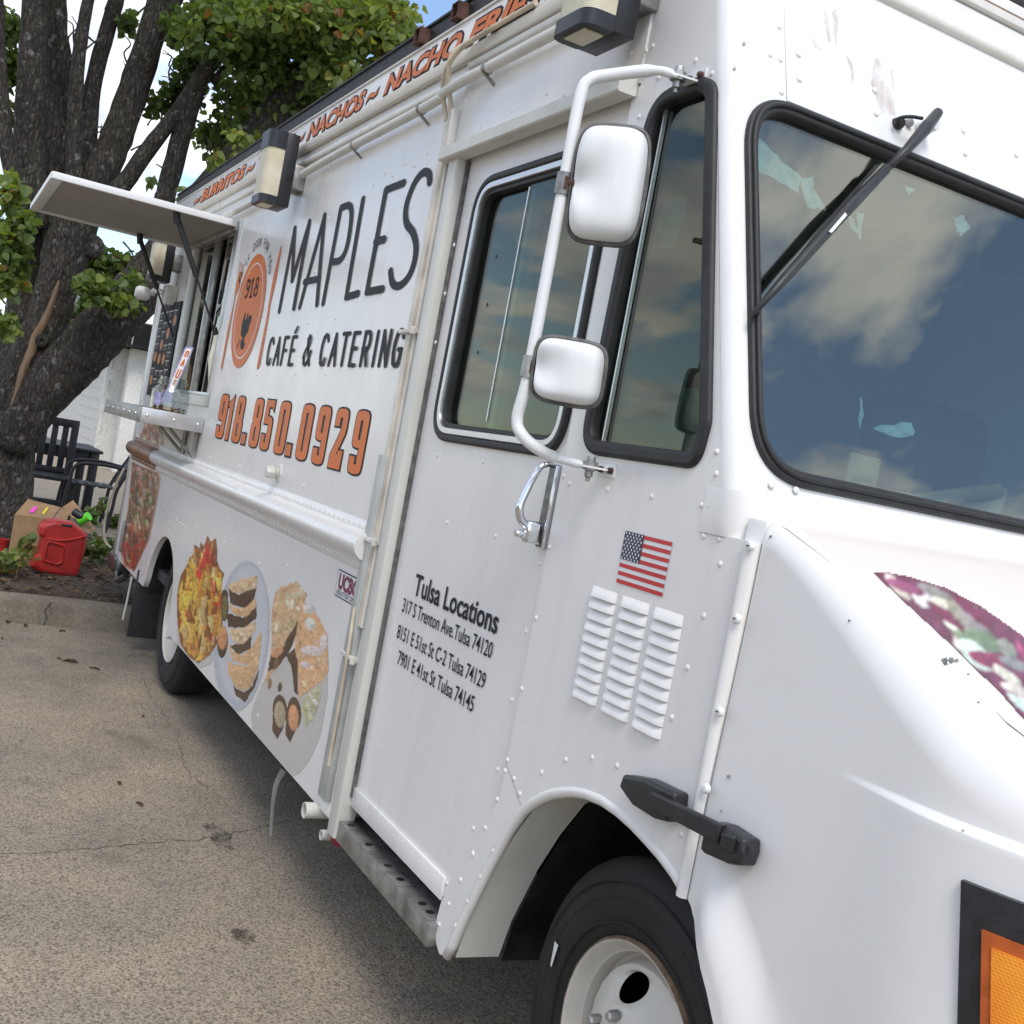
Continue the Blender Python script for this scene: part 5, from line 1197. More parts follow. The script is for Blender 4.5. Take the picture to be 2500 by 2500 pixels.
# maker's sticker
p0, p1 = S(829, 1392), S(818, 1450); x0_, z1_, z0_ = p0.x, p0.z, p1.z
flatpoly('maker_sticker', [(x0_ - .004, z0_ - .004), (x0_ + 0.25, z0_ - .004), (x0_ + 0.25, z1_ + .004), (x0_ - .004, z1_ + .004)], 'print_black', -0.001); flatpoly('sticker_face', [(x0_, z0_), (x0_ + .246, z0_), (x0_ + .246, z1_), (x0_, z1_)], 'print_white', -0.0016)
text('sticker_lettering', 'UCBC', x0_ + .016, x0_ + 0.200, z0_ + (z1_ - z0_) * .32, z1_ - .006, -0.0024, 'print_maroon', T, 0.05); text('sticker_small_print', 'UNION CITY BODY COMPANY', x0_ + .012, x0_ + .21, z0_ + .004, z0_ + (z1_ - z0_) * .26, -0.0024, 'print_black')

# ---- printed food pictures
def inside(p, poly):
    x, y = p; c = False
    for (x1, y1), (x2, y2) in zip(poly, poly[1:] + poly[:1]):
        if (y1 > y) != (y2 > y) and x < (x2 - x1) * (y - y1) / (y2 - y1) + x1: c = not c
    return c
def ell(cx_, cy_, a, b2, rot=0, n=28):
    c_, s_ = math.cos(rot), math.sin(rot); return [(cx_ + a * math.cos(t_) * c_ - b2 * math.sin(t_) * s_, cy_ + a * math.cos(t_) * s_ + b2 * math.sin(t_) * c_) for t_ in [2 * math.pi * k / n for k in range(n)]]
import numpy as np
def picture(name, f, layers, y0=-0.0015, step=3.0, mat='print_smooth', mapper=None, parent=None, blur=2, grain=0.16, seed=1):
    """a printed picture: shapes are painted one over the other into a fine grid of vertex colours, softened and grained"""
    X0 = min(p[0] for pl, c in layers for p in pl) - step; X1 = max(p[0] for pl, c in layers for p in pl) + step; Y0 = min(p[1] for pl, c in layers for p in pl) - step; Y1 = max(p[1] for pl, c in layers for p in pl) + step
    W_, H_ = int((X1 - X0) / step) + 2, int((Y1 - Y0) / step) + 2; gx, gy = np.meshgrid(X0 + np.arange(W_) * step, Y0 + np.arange(H_) * step)
    col = np.zeros((H_, W_, 3)); al = np.zeros((H_, W_)); rg = np.random.RandomState(seed)
    for poly, c in layers:
        px_, py_ = [p[0] for p in poly], [p[1] for p in poly]; i0, i1 = max(0, int((min(px_) - X0) / step)), min(W_, int((max(px_) - X0) / step) + 2); j0, j1 = max(0, int((min(py_) - Y0) / step)), min(H_, int((max(py_) - Y0) / step) + 2)
        sx_, sy_ = gx[j0:j1, i0:i1], gy[j0:j1, i0:i1]; ins = np.zeros(sx_.shape, bool)
        for (xa, ya), (xb, yb) in zip(poly, list(poly[1:]) + [poly[0]]):
            if ya == yb: continue
            ins ^= ((ya > sy_) != (yb > sy_)) & (sx_ < (xb - xa) * (sy_ - ya) / (yb - ya) + xa)
        w_, h_ = max(1.0, max(px_) - min(px_)), max(1.0, max(py_) - min(py_))
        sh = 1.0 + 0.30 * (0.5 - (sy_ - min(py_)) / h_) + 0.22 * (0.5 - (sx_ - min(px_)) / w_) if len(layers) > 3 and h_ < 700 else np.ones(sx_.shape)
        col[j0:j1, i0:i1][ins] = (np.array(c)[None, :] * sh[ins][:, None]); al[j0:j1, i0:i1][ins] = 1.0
    def bl(a_): 
        p_ = np.pad(a_, [(1, 1), (1, 1)] + [(0, 0)] * (a_.ndim - 2), mode='edge'); return sum(p_[j:j + a_.shape[0], i:i + a_.shape[1]] for j in range(3) for i in range(3)) / 9.0
    pm = col * al[..., None]; aa = al.copy()
    for _ in range(blur): pm = bl(pm); aa = bl(aa)
    out_ = pm / np.maximum(aa, 1e-3)[..., None]
    ns = np.zeros((H_, W_))
    for k in range(4):
        n_ = rg.rand(H_, W_)
        for _ in range(k * 2): n_ = bl(n_)
        n_ = (n_ - n_.mean()) / (n_.std() + 1e-6); ns += n_ * (0.5 + 0.3 * k)
    out_ = np.clip(out_ * (1 + grain * ns[..., None] / 2.2), 0.004, 0.85)
    keep = al > 0.5; idx = -np.ones((H_, W_), int); jj, ii = np.nonzero(keep); idx[jj, ii] = np.arange(len(jj)); vs = []
    for j, i in zip(jj, ii):
        x, y = X0 + i * step, Y0 + j * step
        if mapper: vs.append(mapper(*f(x, y), y0))
        else: q = S2(*f(x, y)); vs.append((q[0], y0, max(q[1], 0.309)))
    ok_ = keep[:-1, :-1] & keep[1:, :-1] & keep[:-1, 1:] & keep[1:, 1:]; j, i = np.nonzero(ok_)
    fs = np.stack([idx[j, i], idx[j + 1, i], idx[j + 1, i + 1], idx[j, i + 1]], 1).tolist()
    o = mk(name, vs, fs, mat, parent or T, cols=out_[jj, ii].tolist())
    if mapper is None and o.data.polygons and o.data.polygons[0].normal.y > 0: o.data.flip_normals()
    return o
rnd = random.Random(21)
def shade(c, a=.25): k = 1 + rnd.uniform(-a, a); return tuple(max(0, min(1, q * k * (1 + rnd.uniform(-.06, .06)))) for q in c)
zn = zm(260, 1250, 660, 1546)
chips = [(665, 780), (700, 600), (760, 500), (790, 410), (820, 470), (830, 300), (880, 340), (890, 275), (920, 320), (955, 215), (985, 280), (1005, 265), (1035, 240), (1050, 370), (1042, 450), (1075, 540), (1115, 580), (1085, 680), (1100, 860), (1100, 1050), (1060, 1230), (980, 1350), (870, 1430), (780, 1370), (700, 1250), (670, 1050)]
picture('nachos_plate_print', zn, [(ell(880, 1180, 225, 290), (.58, .56, .53))], -0.0009, 8.0, grain=.02)
lay = [(chips, (.30, .12, .03))]
for k in range(520):
    for _ in range(60):
        x, y = rnd.uniform(660, 1110), rnd.uniform(220, 1430)
        if inside((x, y), chips): break
    w_, h_ = rnd.uniform(22, 62), rnd.uniform(110, 280); a = rnd.uniform(-.5, .5); s1 = rnd.choice((-1, 1))
    tri = [(x - w_, y + h_ * .5 * s1), (x + w_ * rnd.uniform(.2, 1), y + h_ * .45 * s1), (x + w_ * a, y - h_ * .5 * s1)]
    if not all(inside(q, chips) for q in tri): continue
    top = y < 640; r_ = rnd.random()
    col = (.58, .045, .03) if r_ < (.42 if top and x > 880 else .09) else (.10, .10, .02) if r_ < .16 and top else (.76, .46, .08) if r_ < .50 else (.68, .30, .05) if r_ < .74 else (.30, .10, .025) if r_ < .9 else (.70, .50, .20)
    cc_ = shade(col, .3); lay.append((tri, cc_)); gx_, gy_ = sum(q[0] for q in tri) / 3, sum(q[1] for q in tri) / 3
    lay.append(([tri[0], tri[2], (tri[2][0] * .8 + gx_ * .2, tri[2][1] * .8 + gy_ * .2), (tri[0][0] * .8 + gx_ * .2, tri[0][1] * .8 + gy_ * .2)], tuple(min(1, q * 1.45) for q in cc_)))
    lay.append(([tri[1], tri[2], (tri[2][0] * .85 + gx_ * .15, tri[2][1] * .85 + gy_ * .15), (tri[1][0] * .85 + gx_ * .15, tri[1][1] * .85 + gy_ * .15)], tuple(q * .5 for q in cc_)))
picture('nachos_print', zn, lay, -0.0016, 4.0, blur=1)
tan, tan2, dk = (.74, .54, .33), (.76, .48, .26), (.095, .055, .032)
plate = ell(1278, 1170, 262, 718, 0.085, 48); picture('quesadilla_plate_print', zn, [(plate, (.50, .52, .56)), (ell(1290, 1140, 225, 640, 0.085, 40), (.60, .61, .64))], -0.0011, 8.0, grain=.02); lay = []
def blob(poly, col, n=0, amp=8, cols=()):
    lay.append((jag_r(poly, amp), col))
    xs_3 = [p[0] for p in poly]; ys_3 = [p[1] for p in poly]
    for k in range(n):
        x, y = rnd.uniform(min(xs_3), max(xs_3)), rnd.uniform(min(ys_3), max(ys_3))
        e = ell(x, y, rnd.uniform(5, 20), rnd.uniform(8, 40), rnd.uniform(-.8, .8), 8)
        if all(inside(q, poly) for q in e): lay.append((e, shade(rnd.choice(cols) if cols else col, .28)))
def jag_r(pts, amp, n=4):
    r = []
    for (a, b2), (c, d) in zip(pts, pts[1:] + pts[:1]):
        for k in range(n): u = k / n; r.append((a + (c - a) * u + rnd.uniform(-amp, amp) * (k > 0), b2 + (d - b2) * u + rnd.uniform(-amp, amp) * (k > 0)))
    return r
tc_ = (tan, tan2, (.76, .62, .44), (.58, .33, .15)); dc_ = (dk, (.13, .07, .035), (.22, .13, .07), (.08, .05, .03))
blob([(1140, 690), (1240, 780), (1330, 745), (1425, 715), (1405, 800), (1390, 860), (1300, 910), (1170, 860)], dk, 30, 8, dc_)
blob([(1140, 690), (1200, 660), (1290, 625), (1400, 605), (1437, 605), (1425, 720), (1330, 745), (1260, 775), (1200, 760)], tan, 26, 6, tc_)
blob([(1130, 955), (1200, 970), (1290, 1000), (1400, 905), (1425, 880), (1415, 1010), (1290, 1095), (1150, 1090)], dk, 40, 8, dc_)
blob([(1155, 865), (1230, 905), (1310, 905), (1415, 805), (1420, 890), (1330, 985), (1240, 985), (1180, 945)], tan2, 26, 6, tc_)
blob([(1165, 1265), (1260, 1225), (1370, 1165), (1375, 1290), (1240, 1350)], dk, 30, 8, dc_)
blob([(1150, 1100), (1300, 1095), (1415, 1015), (1410, 1130), (1300, 1245), (1230, 1250), (1180, 1190)], tan, 26, 6, tc_)
blob([(1138, 1215), (1200, 1320), (1290, 1345), (1380, 1270), (1465, 1110), (1472, 1210), (1440, 1370), (1340, 1445), (1190, 1410)], tan2, 26, 6, tc_)
blob([(1148, 1500), (1215, 1650), (1300, 1700), (1380, 1640), (1445, 1470), (1405, 1650), (1310, 1800), (1225, 1740)], dk, 36, 8, dc_)
blob([(1145, 1400), (1190, 1430), (1340, 1455), (1465, 1250), (1435, 1480), (1375, 1640), (1300, 1695), (1215, 1645), (1150, 1510)], (.70, .44, .22), 40, 5, tc_)
for cx_, cy_, a_, b_, c_ in ((1118, 790, 34, 60, dk), (1120, 905, 36, 130, dk), (1118, 900, 26, 110, (.20, .17, .06)), (1098, 1230, 52, 150, dk), (1100, 1185, 44, 115, (.66, .30, .13))): lay.append((ell(cx_, cy_, a_, b_, .05), c_))
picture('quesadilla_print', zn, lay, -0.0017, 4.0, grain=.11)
zs = zm(560, 1300, 860, 966)
lay = [([(165, 1430), (185, 1590), (250, 1690), (330, 1770), (400, 1840), (430, 1900), (500, 1928), (560, 1890), (640, 1790), (720, 1600), (775, 1300), (782, 1000), (700, 900), (400, 1000), (250, 1190)], (.57, .54, .50))]; picture('sandwich_plate_print', zs, lay, -0.0009, 8.0, grain=.02); lay = []
cream = ((.72, .60, .38), (.66, .48, .28), (.74, .66, .48), (.60, .36, .20), (.50, .45, .22))
blob([(338, 590), (360, 480), (400, 425), (470, 412), (520, 378), (570, 430), (615, 480), (590, 545), (575, 680), (545, 740), (480, 900), (470, 950), (380, 1070), (290, 1180), (275, 1165), (320, 1000), (335, 880)], (.66, .44, .25), 120, 7, cream)
blob([(300, 1080), (330, 960), (400, 940), (440, 870), (540, 690), (552, 720), (470, 940), (380, 1060), (310, 1090)], dk, 30, 8, dc_)
blob([(335, 930), (420, 880), (430, 930), (380, 990), (335, 975)], (.70, .36, .18), 12, 6, cream)
blob([(580, 540), (640, 565), (720, 700), (775, 800), (782, 1080), (745, 1160), (640, 1235), (548, 1312), (535, 1000), (515, 880), (545, 700)], (.76, .45, .24), 90, 5, ((.78, .50, .28), (.80, .58, .38), (.70, .39, .19)))
for e in (ell(655, 930, 90, 40, .1), ell(630, 600, 50, 40, .4), ell(640, 720, 40, 50, -.3), ell(745, 860, 30, 60, .1), ell(600, 1040, 40, 24, .2)): lay.append((jag_r(e, 4, 1), shade((.76, .66, .60), .05)))
blob([(450, 965), (515, 905), (540, 1000), (547, 1300), (512, 1250), (488, 1050)], dk, 26, 6, dc_)
blob([(600, 1290), (650, 1240), (720, 1200), (715, 1320), (660, 1480), (600, 1520), (570, 1370)], (.52, .50, .30), 30, 8, ((.60, .60, .42), (.45, .46, .2), (.66, .6, .5)))
for poly, c_ in (([(345, 1400), (338, 1560), (380, 1627), (425, 1545), (455, 1420)], dk), ([(450, 1400), (442, 1590), (480, 1655), (520, 1570), (565, 1440)], dk), (ell(400, 1395, 58, 122, -.05), dk), (ell(513, 1420, 56, 130, -.05), dk), (ell(401, 1430, 44, 102, -.05), (.46, .38, .24)), (ell(508, 1458, 40, 104, -.05), (.70, .34, .17)), (ell(320, 1190, 18, 45, .1), (.32, .17, .09)), (ell(400, 1215, 18, 40, .1), (.15, .08, .04))): lay.append((poly, c_))
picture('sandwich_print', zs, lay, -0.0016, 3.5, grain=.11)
# pizza slice print at the rear end, running over the rub rail
z2 = zm(0, 700, 700)
r12 = random.Random(31)
def piz(pts, cols, n, a_, b_, base):
    c0_ = (sum(p[0] for p in pts) / len(pts), sum(p[1] for p in pts) / len(pts)); L_ = [(pts, base), ([(c0_[0] + (x - c0_[0]) * .90, c0_[1] + (y - c0_[1]) * .97) for x, y in pts], cols[0])]
    xs_4, ys_4 = [p[0] for p in pts], [p[1] for p in pts]; inn2 = L_[1][0]
    for k in range(n):
        x, y = r12.uniform(min(xs_4), max(xs_4)), r12.uniform(min(ys_4), max(ys_4)); e = ell(x, y, r12.uniform(*a_), r12.uniform(*b_), r12.uniform(-.25, .1), 10)
        if all(inside(q, inn2) for q in e):
            u = (y - min(ys_4)) / (max(ys_4) - min(ys_4)); c = (.46, .05, .03) if u > .72 and r12.random() < .6 else r12.choice(cols); L_.append((jag_r(e, 2, 1), tuple(q * r12.uniform(.7, 1.3) for q in c)))
    picture('pizza_print', z2, L_, -0.0015, 3.0, blur=1)
pc_ = ((.20, .075, .04), (.34, .13, .07), (.10, .085, .03), (.16, .17, .05), (.48, .28, .16), (.07, .045, .025), (.42, .09, .04), (.56, .40, .26))
piz([(985, 900), (1020, 895), (1100, 890), (1108, 1000), (1095, 1160), (1000, 1120), (905, 1082), (950, 980)], ((.40, .17, .11), (.60, .45, .36), (.46, .44, .16), (.36, .09, .06), (.66, .56, .46), (.28, .12, .07)), 420, (3, 12), (12, 55), (.62, .46, .36))
piz([(888, 1170), (950, 1205), (1070, 1250), (1085, 1290), (1060, 1450), (1010, 1700), (905, 1925), (835, 1882), (806, 1760), (860, 1500), (878, 1300)], pc_, 1100, (3, 13), (8, 46), (.58, .30, .20))
prof = [(-0.006, 1.056), (-0.006, 1.086), (-0.0316, 1.0945), (-0.047, 1.111), (-0.054, 1.130), (-0.050, 1.151), (-0.038, 1.168), (-0.018, 1.177), (-0.006, 1.180), (-0.006, 1.206)]
vs = [(x, y, z) for x in (-7.84, -6.95) for y, z in prof]; mk('pizza_print', vs, [(i, i + 1, 11 + i, 10 + i) for i in range(9)], 'print_pizza', T, True)
box('access_handle', -7.66, -7.60, -0.02, 0.0, 0.46, 0.66, 'plate_grey', T, 0.008)
# menu board
mb = box('menu_board', -7.640, -6.995, -0.014, -0.001, 1.49, 2.07, 'print_black', T, 0.002)
lay = []
r4 = random.Random(4)
for c_ in range(4):
    z = 2.02
    while z > 1.52:
        x0_ = -7.62 + c_ * 0.155
        if r4.random() < .18: lay.append((ell(x0_ + .07, z - .02, .05, .035, 0, 14), (.55, .17, .04))); z -= .09; continue
        lay.append(([(x0_, z), (x0_ + .12, z), (x0_ + .12, z - .008), (x0_, z - .008)], (.5, .5, .5)))
        for k in range(3): lay.append(([(x0_, z - .014 - k * .008), (x0_ + r4.uniform(.06, .12), z - .014 - k * .008), (x0_ + .1, z - .017 - k * .008), (x0_, z - .017 - k * .008)], (.22, .22, .22)))
        z -= r4.uniform(.045, .07)
vs, fs, cs = [], [], []
for j, (poly, c_) in enumerate(lay):
    b_ = len(vs); vs += [(x, -0.0148 - .00002 * j, z) for x, z in poly]; cs += [c_] * len(poly); fs.append(tuple(range(b_, len(vs))))
mk('menu_print', vs, fs, 'print_smooth', mb, cols=cs)
# salad bowl print on the hood lid
def lidpt(px, py, o):
    r = ray(px, py); t_ = 0.5
    lo, hi = 0.2e-3, 1.6e-3
    for _ in range(26):
        md = (lo + hi) / 2; p = CAM + r * md
        y0_ = 0.13; u = max(0, min(1, (p.y - y0_) / (TW - 2 * y0_)))
        if p.z > ztop(max(p.x, -1.505)) - 0.005 + 0.012 * math.sin(math.pi * u): lo = md
        else: hi = md
    p = CAM + r * lo; return (p.x, p.y, p.z + 0.0025)
zh = zm(1650, 1050, 2500)
bowl = [(1085, 796), (1150, 790), (1300, 818), (1500, 880), (1700, 985), (1932, 1150), (2080, 1290), (2100, 1800), (1932, 1620), (1800, 1470), (1500, 1180), (1250, 950)]
lay = [(bowl, (.17, .045, .09))]
r5 = random.Random(9)
gcols = ((.22, .23, .18), (.30, .31, .26), (.72, .68, .62), (.76, .73, .68), (.74, .70, .64), (.70, .64, .57), (.34, .08, .17), (.22, .04, .10), (.26, .05, .12))
inn_ = [(1200, 850), (1300, 850), (1500, 920), (1680, 1020), (1850, 1150), (2040, 1330), (2060, 1740), (1900, 1560), (1500, 1160), (1290, 970)]
for k in range(130):
    x, y = r5.uniform(1200, 2060), r5.uniform(850, 1740)
    if not inside((x, y), inn_): continue
    a, b_ = r5.uniform(55, 150), r5.uniform(20, 58); rt_ = r5.uniform(.3, 1.0)
    e = [(x + (a * math.cos(t_) * math.cos(rt_) - b_ * math.sin(t_) * math.sin(rt_)) * q, y + (a * math.cos(t_) * math.sin(rt_) + b_ * math.sin(t_) * math.cos(rt_)) * q) for t_, q in [(2 * math.pi * j / 26, r5.uniform(.90, 1.08)) for j in range(26)]]
    if all(inside(q, bowl) for q in e): lay.append((e, tuple(c * r5.uniform(.8, 1.1) for c in r5.choice(gcols))))
picture('salad_print', zh, lay, 0.0, 8.0, 'print_smooth', lidpt, lid, blur=1, grain=.14)
# dings and scuffs in the paint
def mark(name, pts, f, mat, y=-0.0008): return flatpoly(name, S2s(f, pts), mat, y)

# ================================================================== GROUND, KERB, BED
def sheet(name, x0, x1, y0, y1, z, mat, n=1, kind='structure', amp=0.0, seed=0):
    r = random.Random(seed); vs, fs = [], []; nx_, ny_ = (n, n) if isinstance(n, int) else n
    for i in range(nx_ + 1):
        for k in range(ny_ + 1):
            x, y = x0 + (x1 - x0) * i / nx_, y0 + (y1 - y0) * k / ny_
            e = 0 if i in (0, nx_) or k in (0, ny_) else 1
            vs.append((x, y, z + e * (amp * (0.55 + 0.45 * math.sin(x * 2.1 + y * 1.3) * math.cos(y * 1.7)) + r.uniform(-1, 1) * amp * 0.22)))
    for i in range(nx_):
        for k in range(ny_): a = i * (ny_ + 1) + k; fs.append((a, a + ny_ + 1, a + ny_ + 2, a + 1))
    return tag(mk(name, vs, fs, mat, None, amp > 0), kind=kind)
sheet('pavement', -60, 40, -40, 45, ZG, 'aggregate')
sheet('ground', -900, 900, -900, 900, ZG - 0.02, 'patio_concrete')
KX = -7.46
kv = []; kp = [(KX + 0.012, ZG - 0.01), (KX, 0.09), (KX - 0.006, 0.108), (KX - 0.022, 0.120), (KX - 0.17, 0.124), (KX - 0.17, ZG - 0.01)]
ys = [-14 + 28 * k / 60 for k in range(61)]
for y in ys: kv += [(x + 0.004 * math.sin(y * 5) + 0.012 * (y * 0.02), y, z + 0.003 * math.sin(y * 7.3)) for x, z in kp]
kf = [(i * 6 + k, i * 6 + k + 1, i * 6 + 7 + k, i * 6 + 6 + k) for i in range(60) for k in range(5)]
kb = tag(mk('kerb', kv, kf, 'kerb_concrete', None, True, auto=45), kind='structure')
crk = [(-0.0, 0.0), (0.012, .04), (-0.008, .07), (0.02, .11), (0.012, .118)]
cx0 = G(196, 1500, 0.0).y
vs = []
for d_, h_ in crk: vs += [(KX + 0.0105 - h_ * 0.11, cx0 - 0.25 + d_, h_ + ZG * (1 - h_ / .12)), (KX + 0.0105 - h_ * 0.11, cx0 - 0.244 + d_, h_ + ZG * (1 - h_ / .12))]
mk('kerb_crack', vs, [(2 * i, 2 * i + 1, 2 * i + 3, 2 * i + 2) for i in range(4)], 'wheelhouse_black', kb)
bed = sheet('planting_bed', -11.2, KX - 0.165, -14, 14, 0.095, 'soil', (44, 150), 'structure', 0.05, 3)
tag(sheet('patio', -60, -11.2, -20, 25, 0.10, 'patio_concrete'), kind='structure')
# litter and twigs on the bed (one mass), dead leaves on the pavement singled out
r6 = random.Random(12); vs, fs = [], []
for k in range(2600):
    x, y = r6.uniform(-10.8, KX - 0.18), r6.uniform(-1.9, 1.2); z = 0.125 + r6.uniform(0, .035); a = r6.uniform(0, 6.28); l_ = r6.uniform(.012, .05); w_ = r6.uniform(.003, .014)
    c_, s_ = math.cos(a), math.sin(a); t_ = r6.uniform(-.02, .02); b_ = len(vs)
    vs += [(x - c_ * l_, y - s_ * l_, z), (x + s_ * w_, y - c_ * w_, z + t_), (x + c_ * l_, y + s_ * l_, z + .004), (x - s_ * w_, y + c_ * w_, z - t_ * .5)]; fs.append((b_, b_ + 1, b_ + 2, b_ + 3))
simple('litter', (0.13, 0.085, 0.05), 0.9, 0, 0.7, 30); tag(mk('leaf_litter', vs, fs, 'litter'), 'dry twigs and leaf litter on the planting bed', 'leaf litter', kind='stuff')
def dead_leaf(px, py, sz, lab, seed):
    r = random.Random(seed); p = G(px, py, ZG); vs, n = [], 14
    for k in range(n):
        a = 2 * math.pi * k / n; q = sz * (0.7 + 0.3 * math.cos(a * 2) + r.uniform(-.15, .15)); vs.append((q * math.cos(a), q * .62 * math.sin(a), sz * 0.5 * abs(math.sin(a)) * r.uniform(.4, 1) + .003))
    vs.append((0, 0, .004)); o = mk('fallen_leaf', vs, [(k, (k + 1) % n, n) for k in range(n)], 'dead_leaf', None, loc=(p.x, p.y, ZG + 0.001)); o.rotation_euler = (0, 0, r.uniform(0, 6.28))
    tag(o, lab, 'leaf', 'fallen leaves on the pavement')
LEAFLAB = ['large curled dry leaf lying alone on open pavement', 'small dry leaf beside the large curled leaf', 'flat dry leaf between the large curled leaf and the rear tyre', 'reddish leaf lying just below the kerb crack', 'small leaf beside the rear tyre tread', 'reddish leaf above the long pavement crack', 'orange-brown leaf at the foot of the kerb', 'dark crumpled leaf at the foot of the kerb', 'tiny leaf scrap below the kerb leaves', 'leaf scrap near the mud flap', 'thin leaf stalk on the pavement above the oil stain', 'tiny dark leaf scrap on the open pavement']
for i, (px, py, sz) in enumerate([(170, 1617, .042), (143, 1610, .022), (230, 1634, .03), (152, 1543, .028), (350, 1750, .018), (290, 1914, .022), (20, 1520, .035), (62, 1528, .04), (5, 1560, .02), (350, 1598, .015), (340, 1965, .022), (51, 1812, .01)]):
    dead_leaf(px, py, sz, LEAFLAB[i], i + 5)
# stain by the sill and oil drop
def stain(px, py, a, b2, seed):
    r = random.Random(seed); p = G(px, py, ZG); n = 30; vs = [(p.x + a * math.cos(2 * math.pi * k / n) * r.uniform(.6, 1.1), p.y + b2 * math.sin(2 * math.pi * k / n) * r.uniform(.6, 1.1), ZG + 0.003) for k in range(n)]
    tag(mk('oil_stain', vs, [tuple(range(n))], 'stain'), kind='structure')
m, t, b = nodes('stain'); n_ = tex(t, 'ShaderNodeTexNoise', 14, 6, rough=.7); rr = ramp(t, n_.outputs['Fac'], [(0.42, (0, 0, 0)), (0.62, (0.75, 0.75, 0.75))])
b.inputs['Base Color'].default_value = (0.05, 0.042, 0.03, 1); b.inputs['Roughness'].default_value = 0.6; t.links.new(rr.outputs[0], b.inputs['Alpha'])
stain(535, 2042, .17, .045, 1); stain(595, 2285, .06, .035, 2)
def crack(name, pts, wd_):
    P_ = catmull([G(px, py, ZG) for px, py in pts], 8); v_ = []; rk_ = random.Random(len(pts))
    for i, p in enumerate(P_):
        t_ = (P_[min(i + 1, len(P_) - 1)] - P_[max(i - 1, 0)]).normalized(); nn = Vector((-t_.y, t_.x, 0)); w_ = wd_ * rk_.uniform(.3, 1.2); j_ = nn * rk_.gauss(0, .008); v_ += [p + j_ + nn * w_ + Vector((0, 0, .002)), p + j_ - nn * w_ + Vector((0, 0, .002))]
    tag(mk(name, v_, [(2 * i, 2 * i + 1, 2 * i + 3, 2 * i + 2) for i in range(len(P_) - 1)], 'crack_dirt'), kind='structure')
simple('crack_dirt', (.12, .10, .078), .95, 0, .5, 30)
crack('pavement_crack', [(-20, 2085), (120, 2082), (260, 2068), (400, 2055), (520, 2045), (640, 2020), (800, 1985)], .0028)
crack('pavement_crack', [(345, 1640), (365, 1690), (395, 1740), (430, 1790), (445, 1860), (500, 1930)], .002)
crack('pavement_crack', [(-20, 1575), (100, 1580), (200, 1592), (300, 1600), (400, 1605)], .002)

# ================================================================== FOLIAGE HELPERS
LEAF = [(0, 0), (.42, .18), (.5, .5), (.3, .85), (0, 1.08), (-.3, .85), (-.5, .5), (-.42, .18)]
def leaves(pts, size, seed, droop=0.5):
    """pts: list of (x, y, z, tone); returns arrays for folded, slightly heart-shaped leaves"""
    r = random.Random(seed); vs, fs, cs = [], [], []
    for x, y, z, tn in pts:
        s_ = size * r.choice((.55, .75, .9, 1.0, 1.15, 1.3)) * r.uniform(.85, 1.12); a = r.uniform(0, 6.283); el = r.gauss(-droop, .55); ro = r.uniform(-1.2, 1.2)
        d_ = Vector((math.cos(a) * math.cos(el), math.sin(a) * math.cos(el), math.sin(el))); sd_ = d_.cross(Vector((0, 0, 1)))
        if sd_.length < .05: continue
        sd_.normalize(); up = sd_.cross(d_); sd_ = sd_ * math.cos(ro) + up * math.sin(ro); up = sd_.cross(d_); b_ = len(vs); o = Vector((x, y, z))
        for u, v in LEAF: vs.append(o + sd_ * (u * s_) + d_ * (v * s_) + up * (abs(u) * s_ * .35 - .12 * s_ * v * v))
        fs += [(b_, b_ + 1, b_ + 2, b_ + 3, b_ + 4), (b_, b_ + 4, b_ + 5, b_ + 6, b_ + 7)]; q = min(1, max(0, tn + r.gauss(0, .16))); q = q if r.random() > .012 else 1.0; cs += [(q, q, q)] * 8
    return vs, fs, cs
# ================================================================== TREE
tree = empty('pear_tree', (-10.0, -0.85, 0.10), 'large many-stemmed tree with dark bark rising from the planting bed', 'tree')
TX = -10.0
def TP(px, py, dX=0.0): return PXp(px, py, TX + dX)
def limb(name, pts, wpx, dX, seg=14, n=5, jit=0.05, end=None):
    if name == 'limb' and pts[-1][1] <= 0:
        (x1, y1), (x2, y2) = pts[-2], pts[-1]; k_ = 300 / max(40, y1 - y2); pts = list(pts) + [(x2 + (x2 - x1) * k_ * .5, y2 - 160), (x2 + (x2 - x1) * k_, y2 - 330)]; wpx = list(wpx) + [wpx[-1] * .75, wpx[-1] * .35]; dX = list(dX) + [dX[-1], dX[-1]]
    P = [PXp(px, py, TX + dx_) for (px, py), dx_ in zip(pts, dX)]; R = [w_ * 0.5 * (p - CAM).length / FPX for w_, p in zip(wpx, P)]
    c = catmull(P, n); RR = []
    for i in range(len(P) - 1): RR += [R[i] + (R[i + 1] - R[i]) * k / n for k in range(n)]
    RR.append(R[-1]); vs, fs = tube_data(c, RR, seg, True, jit); return mk(name, vs, fs, 'bark', tree, True)
limb('trunk', [(-30, 1440), (-14, 1330), (-4, 1200), (4, 1090), (25, 1000), (64, 900), (108, 800), (138, 710), (160, 620), (175, 540), (185, 450)], [260, 168, 142, 138, 124, 96, 86, 90, 100, 112, 112], [0] * 11, 22, 6, .06)
limb('limb', [(0, 1010), (28, 900), (52, 780), (68, 660), (78, 540), (88, 430)], [88, 80, 72, 70, 76, 80], [-.25, -.28, -.3, -.3, -.3, -.25], 16, 5, .06)
limb('limb', [(10, 1090), (70, 1000), (135, 925), (188, 876), (250, 806), (320, 730), (400, 640), (475, 545), (540, 450), (610, 360), (690, 255), (770, 150), (830, 60), (880, -40)], [110, 112, 116, 116, 118, 114, 108, 104, 98, 90, 75, 55, 42, 30], [0.1, .12, .15, .2, .25, .3, .35, .4, .4, .4, .4, .5, .6, .7], 18, 5, .06)
